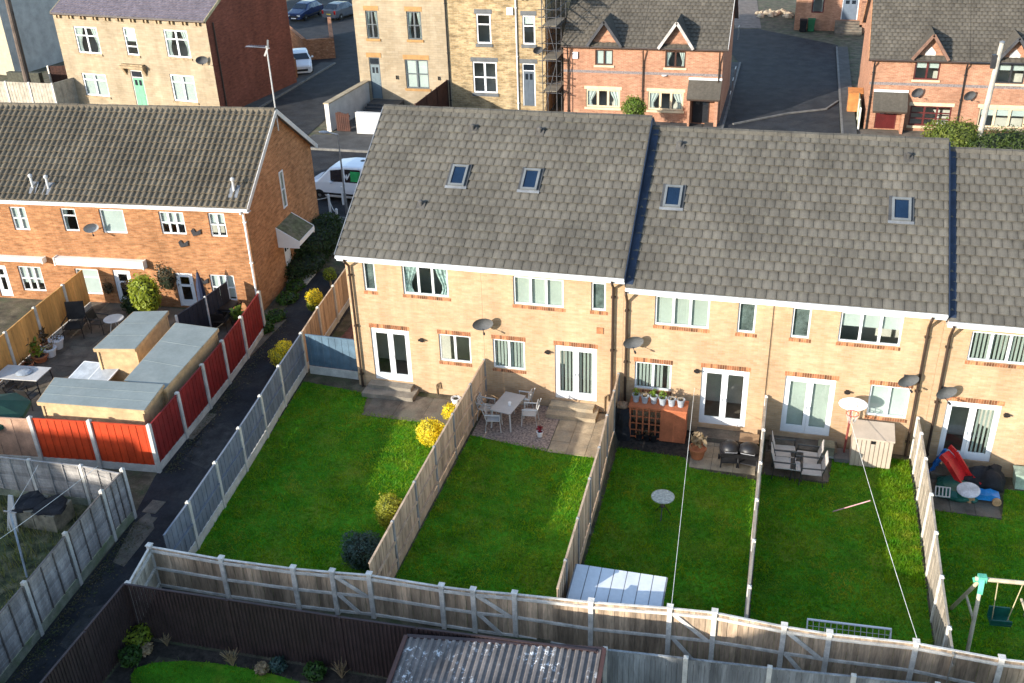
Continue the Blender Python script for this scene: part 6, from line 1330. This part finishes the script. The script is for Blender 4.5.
for k in range(n): a, b = 2*pi*k/n, 2*pi*(k+1)/n; m.poly([(0,0,1.85),(1.2*cos(a),1.2*sin(a),1.4),(1.2*cos(b),1.2*sin(b),1.4)]); m.poly([(1.2*cos(a),1.2*sin(a),1.4),(1.2*cos(b),1.2*sin(b),1.4),(1.2*cos(b),1.2*sin(b),1.27),(1.2*cos(a),1.2*sin(a),1.27)])
m.build('canopy', M('green_canvas', (.02,.07,.045), var=.12), t); MB().tube([(0,0,0),(0,0,1.95)], .022, 8).build('pole', DKMET, t); MB().lathe((0,0,0), [(.25,0),(.25,.06),(.05,.1)], 14).build('base', CONC, t)
x, y, _ = G(201, 322, .1); t = thing('parasol', 'closed navy parasol standing by the brick wall', 'parasol', (x, y+.4, .08)); MB().lathe((0,0,.5), [(.05,0),(.2,.15),(.15,1.),(.04,1.55)], 9).build('canopy', M('navy_canvas', (.012,.02,.05), var=.15), t); MB().tube([(0,0,0),(0,0,2.15)], .022, 6).build('pole', DKMET, t); MB().lathe((0,0,0), [(.24,0),(.24,.06),(.05,.1)], 12).build('base', CONC, t)
for k, (u, v) in enumerate(((222,322), (209,320), (232,316))): x, y, _ = G(u, v, .4); chair('garden_chair', ['dark chair under the brick house kitchen window, centre', 'dark chair beside the closed navy parasol', 'dark chair close to the dark red fence end'][k], x, y, .08, radians([10,-80,95][k]), DCH, DCH, .52, arms=True, group='dark chairs under the kitchen window')
x, y, _ = G(224, 306, .75); table('garden_table', 'dark square table under the brick house kitchen window', x, y, .08, FA, .95, .8, .72, DCH, DCH); x, y, _ = G(238, 318, .6); pot('spiky green plant in a pot by the dark red fence', x, y, .08, .22, .45, BLKPL, .6, LGR, n=90)
xq, yq, zq = fl(223, 302, -.12); t = thing('window_box', 'dark planted window box under the kitchen window', 'window box', (xq, yq, zq-.12), FA); MB().box(-.55,.55,-.12,.08,-.1,.1).build('trough', BLKPL, t); MB().leaves((0,-.02,.16), (.5,.12,.1), 150, .1, .1).build('plant', LBR, t)
for k, (u, v) in enumerate(((195.5,232.5), (203,281.5), (183,244))): xq, yq, zq = fl(u, v, -.08); t = thing('wall_ornament', ['dark metal butterfly ornament between the upper windows', 'dark metal flower ornament beside the glazed door', 'dark metal bird ornament over the glazed door'][k], 'wall ornament', (xq, yq, zq), FA, 'metal ornaments on the brick wall'); MB().prism([(0,0),(.22,.14),(.2,-.08),(.05,-.12),(-.15,-.18),(-.22,.05),(-.1,.16)], -.03, -.01, 'y').build('ornament_plate', DKMET, t)
# lower-left yard
x, y, _ = G(42, 510, .45); t = thing('raised_bed', 'block-built planter covered with black sheeting in the weedy yard', 'planter', (x, y, .06)); m = MB(); m.box(-.72,.0,-.42,.42,0,.62); m.box(.03,.75,-.42,.42,0,.58); m.build('block_body', M('old_block', (.22,.2,.15), var=.25, sc=4), t); m = MB(); m.blob((-.36,0,.63), (.48,.5,.12), 14, 6, .2); m.blob((.38,0,.6), (.48,.5,.12), 14, 6, .2); m.build('sheeting', BLKCL, t)
x, y, _ = G(13, 512, .6); t = thing('leaning_board', 'whitish board leaning beside the black-topped planter', 'board', (x, y, .06)); MB().mesh([(-.18,-.25,0),(.2,-.25,0),(.05,.1,1.05),(-.1,.1,1.05),(-.18,-.21,0),(.2,-.21,0),(.05,.14,1.05),(-.1,.14,1.05)], [(0,1,2,3),(7,6,5,4),(0,4,5,1),(1,5,6,2),(2,6,7,3),(3,7,4,0)]).build('board_panel', WHITE, t)
a = G(27, 577, .06); t = thing('line_post', 'thin pale blue washing line post leaning in the weedy yard', 'line post', a); b = G(10, 512, 2.1); MB().tube([(0,0,0),(b[0]-a[0],b[1]-a[1],2.05)], .03, 6).build('pole', M('pale_blue_pole', (.35,.42,.5)), t); MB().bar((b[0]-a[0]-.2,b[1]-a[1],2.04),(b[0]-a[0]+.2,b[1]-a[1],2.04),.03).build('cross_arm', GREYM, t)
line('grey line stretched across the weedy yard from the slatted fence', G(98, 466, 1.6), G(-25, 556, 2.), .05); line('grey line from the leaning post to the orange fence', G(38, 465, 1.7), b, .03)
gm = MB()
for _ in range(5200):
    x, y = U(-19.5,-13.3), U(-19,-8.7); h = U(.06,.32)*(1+.8*(sin(x*1.7)*sin(y*1.3) > .2)); a = U(0,6.3); w = .016; dx, dy = U(-.12,.12), U(-.12,.12); gm.poly([(x-w*cos(a),y-w*sin(a),.05),(x+w*cos(a),y+w*sin(a),.05),(x+dx,y+dy,.05+h)])
setting('weeds', gm, MLEAF('weed_blade', (.09,.12,.04), (.20,.19,.10), .3), 'stuff')
# leaf litter along the alley edges
gm = MB()
def litter(p, q, w, n):
    for _ in range(n):
        t_ = RND(); o_ = abs(random.gauss(0, w)); x = p[0]+(q[0]-p[0])*t_+o_*(1 if w > 0 else -1); y = p[1]+(q[1]-p[1])*t_+U(-.1,.1); a = U(0,6.3); s_ = U(.02,.055)
        gm.poly([(x-s_*cos(a),y-s_*sin(a),.066+U(0,.02)),(x+s_*.6*sin(a),y-s_*.6*cos(a),.066+U(0,.01)),(x+s_*cos(a),y+s_*sin(a),.066+U(0,.03))])
for p, q, w, n in (((-12.4,-17),(-13.05,-8.7),.28,1500), ((-13.55,-6.3),(-14.1,-.9),.22,700), ((-14.1,-.9),(-14.7,4),.3,500), ((-10.5,-17),(-10.42,-12),-.15,300), ((-10.6,-10.5),(-11.8,1),-.12,420), ((-12.,1),(-12.4,8),-.25,400)):
    litter(p, q, abs(w), n) if w > 0 else litter((p[0]+w*1.2, p[1]), (q[0]+w*1.2, q[1]), abs(w)*.7, n)
m = MB()
for a_, b_ in zip([G(q[0], q[1], 0) for q in ((733,125),(790,114),(826,110))], [G(q[0], q[1], 0) for q in ((790,114),(826,110),(838,102))]): m.bar((a_[0],a_[1],.05), (b_[0],b_[1],.05), .13, .12)
setting('kerb', m, KERB)
setting('leaf_litter', gm, MLEAF('litter_leaf', (.10,.075,.04), (.045,.06,.02), .1, .5), 'stuff')
# foreground bed
sheet('flower_bed', [(-10.2,-19), (1.5,-19), (1.5,-12.6,.0), (-4.6,-12.8), (-10.2,-12.95)], SOIL, .014)
cx_, cy_, _ = G(212, 683, .05); el = [(cx_+2.3*cos(2*pi*k/40)*(1.15 if cos(2*pi*k/40) > 0 else .9), -14.3+.62*sin(2*pi*k/40)-(1.2*(1-cos(2*pi*k/40)) if False else 0), .05) for k in range(40)]
top = [G(u, v, .05)[:2] for u, v in ((131,676),(138,668),(155,663.5),(185,661.5),(215,664),(245,669),(275,675.5),(300,683))]
fgl = [(*p, .05) for p in top]+[(-5.5,-17,.05),(-9.5,-17,.05),(-9.4,-14.5,.05)]
sheet('lawn', fgl[::-1], LAWN, .03)
for k, (u, v, r, lm, lb) in enumerate(((137,636,.34,LYG,'yellow-green shrub in the corner of the brown steel fence'), (130,655,.28,MLEAF('mid_leaf',(.035,.085,.018),(.05,.10,.02)),'low green shrub beside the brown steel fence return'), (277,664,.2,LBL,'pale blue-green clump in the flower bed'), (315,670,.26,MLEAF('mid_leaf',(.035,.085,.018),(.05,.10,.02)),'bright green clump near the corrugated shed roof'), (145,649,.16,LDR,'pale dried clump near the yellow-green shrub'), (262,668,.15,LDR,'dry twiggy clump left of the blue-green one'))):
    x, y, _ = G(u, v, r+.05); bush('border_plant', lb, (x, y, r*.8+.06), (r,r,r*.8), 320, .11, lm, CKD, 'plant', 'plants in the foreground flower bed')
def twigs(label, u, v, h, mat=None):
    x, y, _ = G(u, v, .06); m = MB()
    for _ in range(26):
        a = U(0,6.3); s = U(.1,.5)*h; p = (s*cos(a)*.9, s*sin(a)*.9, h*U(.5,1)); m.tube([(0,0,0),(p[0]*.45,p[1]*.45,p[2]*.6),p], [.012,.009,.004], 4); m.tube([(p[0]*.45,p[1]*.45,p[2]*.6),(p[0]*.2+U(-.12,.12),p[1]*.2+U(-.12,.12),p[2]*.95)], .005, 4)
    o = m.build('bare_shrub', mat or LDR); o.location = (x, y, .06); tag(o, label, 'shrub', 'bare twiggy shrubs in the foreground bed')
twigs('bare straw-coloured twiggy shrub in the middle of the flower bed', 233, 666, .6); twigs('bare pale shrub nearest the corrugated shed roof', 342, 678, .55); twigs('small bleached twig clump behind the yellow-green shrub', 167, 646, .35)
# corrugated shed roof
t = thing('metal_shed', 'brown-edged steel shed with a corrugated grey roof splashed with white', 'shed', (-.5, -14.2, .0)); m = MB(); cA = [(*G(407,638,1.75)[:2],1.75), (*G(603,651,1.75)[:2],1.75), (1.85,-17.6,1.65), (-2.5,-17.6,1.65)]
a, b, c, d = [np.array(q) for q in cA]; n = 27
for k in range(n):
    for (f0, f1, h0, h1) in ((0,.3,0,0), (.3,.42,0,.035), (.42,.78,.035,.035), (.78,.9,.035,0), (.9,1.,0,0)):
        e0, e1 = (k+f0)/n, (k+f1)/n; p = [a+(b-a)*e0, a+(b-a)*e1, d+(c-d)*e1, d+(c-d)*e0]; m.poly([(q[0],q[1],q[2]+h) for q, h in zip(p, (h0,h1,h1,h0))][::-1])
CORR = M('corrugated_grey', (.165,.145,.135), var=.16, sc=1.2, rough=.85, c2=(.21,.19,.175), spec=.2)
cm, nt, bs = CORR, CORR.node_tree, CORR.node_tree.nodes['Principled BSDF']; old = bs.inputs['Base Color'].links[0].from_socket; v = _coord(nt)
sp = _math(nt, 'MULTIPLY', _mapr(nt, _noise(nt, v, 7, 6, .75), .555, .60, 0, 1), _mapr(nt, _noise(nt, v, .9, 2), .45, .56, 0, 1)); nt.links.new(_mix(nt, sp, old, (.75,.75,.75)), bs.inputs['Base Color'])
m.build('roof', CORR, t, ab=True); m = MB(); e = .0
m.bar(tuple(a+[-.03,.03,.02]), tuple(d+[-.03,0,.02]), .09, .1); m.build('verge_trim', M('red_brown_steel', (.085,.04,.032), var=.12, rough=.5), t, ab=True); m = MB(); m.bar(tuple(b+[.03,.03,.02]), tuple(c+[.03,0,.02]), .09, .1); m.build('verge_trim', M('red_brown_steel', (.085,.04,.032)), t, ab=True); m = MB(); m.bar(tuple(a+[-.02,.05,-.03]), tuple(b+[.02,.05,-.03]), .1, .12); m.build('back_trim', BRMET, t, ab=True)
m = MB(); m.poly([tuple(a-[0,0,1.9]), tuple(b-[0,0,1.9]), tuple(b-[0,0,.03]), tuple(a-[0,0,.03])]); m.poly([tuple(a-[-.03,0,2]), tuple(d-[-.03,0,2]), tuple(d-[-.03,0,.03]), tuple(a-[-.03,0,.03])]); m.poly([tuple(b-[.03,0,2]), tuple(c-[.03,0,2]), tuple(c-[.03,0,.03]), tuple(b-[.03,0,.03])]); m.build('wall', BRMET, t, ab=True)
# ------------------------------------------------------------------ grass
def inside(p, poly):
    c = False; j = len(poly)-1
    for i in range(len(poly)):
        a, b = poly[i], poly[j]
        if (a[1] > p[1]) != (b[1] > p[1]) and p[0] < (b[0]-a[0])*(p[1]-a[1])/(b[1]-a[1])+a[0]: c = not c
        j = i
    return c
rng = np.random.default_rng(3); V = []; Fc = []
for poly, z in lawns+[([q[:2] for q in fgl], .05)]:
    P = np.array(poly); x0, y0 = P.min(0); x1, y1 = P.max(0); x1 = min(x1, 13.5)
    n = int((x1-x0)*(y1-y0)*400); q = rng.uniform((x0, y0), (x1, y1), (n, 2)); q = q[[inside(p, poly) for p in q]]
    cl = .5+.5*np.sin(q[:,0]*2.1+np.sin(q[:,1]*1.3)*2)*np.sin(q[:,1]*1.7+np.cos(q[:,0])*1.5); n = len(q)
    for rep in range(3):
        if rep == 2: q = q[::3]; cl = cl[::3]; n = len(q)
        h = rng.uniform(.025,.062,n)*(.65+.6*cl)*(1.9 if rep == 2 else 1); a = rng.uniform(0,2*pi,n); w = .015; lean = rng.normal(0,.04,(n,2)); o = q+rng.normal(0,.02,(n,2))
        b0 = np.c_[o[:,0]-w*np.cos(a), o[:,1]-w*np.sin(a), np.full(n, z+.005)]; b1 = np.c_[o[:,0]+w*np.cos(a), o[:,1]+w*np.sin(a), np.full(n, z+.005)]; t_ = np.c_[o+lean, z+.005+h]
        V.append(np.stack([b0, b1, t_], 1).reshape(-1, 3))
q = rng.uniform((8.15,-6.3),(9.2,-.35),(9000,2)); n = len(q); cl = .5+.5*np.sin(q[:,0]*7+np.sin(q[:,1]*4))*np.sin(q[:,1]*6)
h = rng.uniform(.05,.12,n)*(.5+.7*cl); a = rng.uniform(0,2*pi,n); w = .018; lean = rng.normal(0,.05,(n,2)); z = LZ[1]
V.append(np.stack([np.c_[q[:,0]-w*np.cos(a), q[:,1]-w*np.sin(a), np.full(n,z)], np.c_[q[:,0]+w*np.cos(a), q[:,1]+w*np.sin(a), np.full(n,z)], np.c_[q+lean, z+h]], 1).reshape(-1,3))
V = np.concatenate(V); me = bpy.data.meshes.new('grass'); nv = len(V); nf = nv//3
me.vertices.add(nv); me.vertices.foreach_set('co', V.astype(np.float32).ravel()); me.loops.add(nv); me.loops.foreach_set('vertex_index', np.arange(nv, dtype=np.int32)); me.polygons.add(nf); me.polygons.foreach_set('loop_start', np.arange(0, nv, 3, dtype=np.int32)); me.update(calc_edges=True); me.validate()
def MGRASS():
    m = MLEAF('grass_blade', (.075,.245,.008), (.20,.30,.014), .5, .3, worn=(.30,.30,.05)); nt = m.node_tree; return m
me.materials.append(MGRASS()); go = bpy.data.objects.new('grass', me); COL.objects.link(go); go['kind'] = 'stuff'
# ------------------------------------------------------------------ unseen houses added behind the viewer, ridges shaped to shade the gardens
SH = M('plain_brick', (.3,.16,.1)); 
for k, (x0, x1, y, zr) in enumerate(((-62,-50,-36,12.1), (-49.6,-38,-36,12.0), (-37.6,-26,-36,11.1), (-25.6,-20.4,-36,10.9), (-20.2,-15.7,-36,9.8), (-15.5,-4,-36,10.6))):
    t = thing('added_shade_house', 'unseen plain brick house added behind the viewer to shade the gardens, %s from the west' % ('first', 'second', 'third', 'fourth', 'narrow fifth', 'sixth')[k], 'house', ((x0+x1)/2, y, 0), 0, 'unseen houses added behind the viewer for garden shade'); L = (x1-x0)/2; m = MB(); m.prism([(-4,0),(4,0),(4,zr-3.6),(0,zr-.1),(-4,zr-3.6)], -L+.1, L-.1, 'x'); m.build('wall', SH, t)
    m = MB(); th = .12
    for s in (-1, 1): m.mesh([(-L,s*4.3,zr-3.75),(L,s*4.3,zr-3.75),(L,0,zr),(-L,0,zr),(-L,s*4.3,zr-3.75-th),(L,s*4.3,zr-3.75-th),(L,0,zr-th),(-L,0,zr-th)], [(0,1,2,3),(7,6,5,4),(0,4,5,1),(1,5,6,2),(2,6,7,3),(3,7,4,0)])
    m.build('roof', BTILE, t)
# ------------------------------------------------------------------ light, sky, camera
sd = np.array([2.2, 2.75, -1.0]); sd /= np.linalg.norm(sd); EL = math.asin(-sd[2]); AZ = atan2(-sd[0], -sd[1])
L = bpy.data.lights.new('sun', 'SUN'); L.energy = 3.2; L.angle = radians(.55); L.color = (1, .93, .82); lo = bpy.data.objects.new('sun', L); COL.objects.link(lo)
from mathutils import Vector, Matrix
lo.rotation_euler = Vector(sd).to_track_quat('-Z', 'Y').to_euler()
w = bpy.data.worlds.new('World'); SC.world = w; w.use_nodes = True; nt = w.node_tree; bg = nt.nodes['Background']; sk = nt.nodes.new('ShaderNodeTexSky'); sk.sky_type = 'NISHITA'; sk.sun_disc = False; sk.sun_elevation = EL; sk.sun_rotation = AZ; sk.altitude = 100; sk.air_density = 1.0; sk.dust_density = .6
nt.links.new(sk.outputs[0], bg.inputs[0]); bg.inputs[1].default_value = .15
cam = bpy.data.cameras.new('camera'); co = bpy.data.objects.new('camera', cam); COL.objects.link(co); SC.camera = co
mt = Matrix(((CR[0], CU[0], -_f[0], CP[0]), (CR[1], CU[1], -_f[1], CP[1]), (CR[2], CU[2], -_f[2], CP[2]), (0, 0, 0, 1))); co.matrix_world = mt
cam.sensor_width = 36; cam.lens = FPX/1024*36; cam.clip_end = 2000; cam.clip_start = .5
SC.view_settings.view_transform = 'Standard'; SC.view_settings.look = 'None'; SC.view_settings.gamma = 1; SC.view_settings.exposure = 1.5
SC.cycles.max_bounces = 6; SC.cycles.transparent_max_bounces = 12; SC.cycles.use_denoising = True
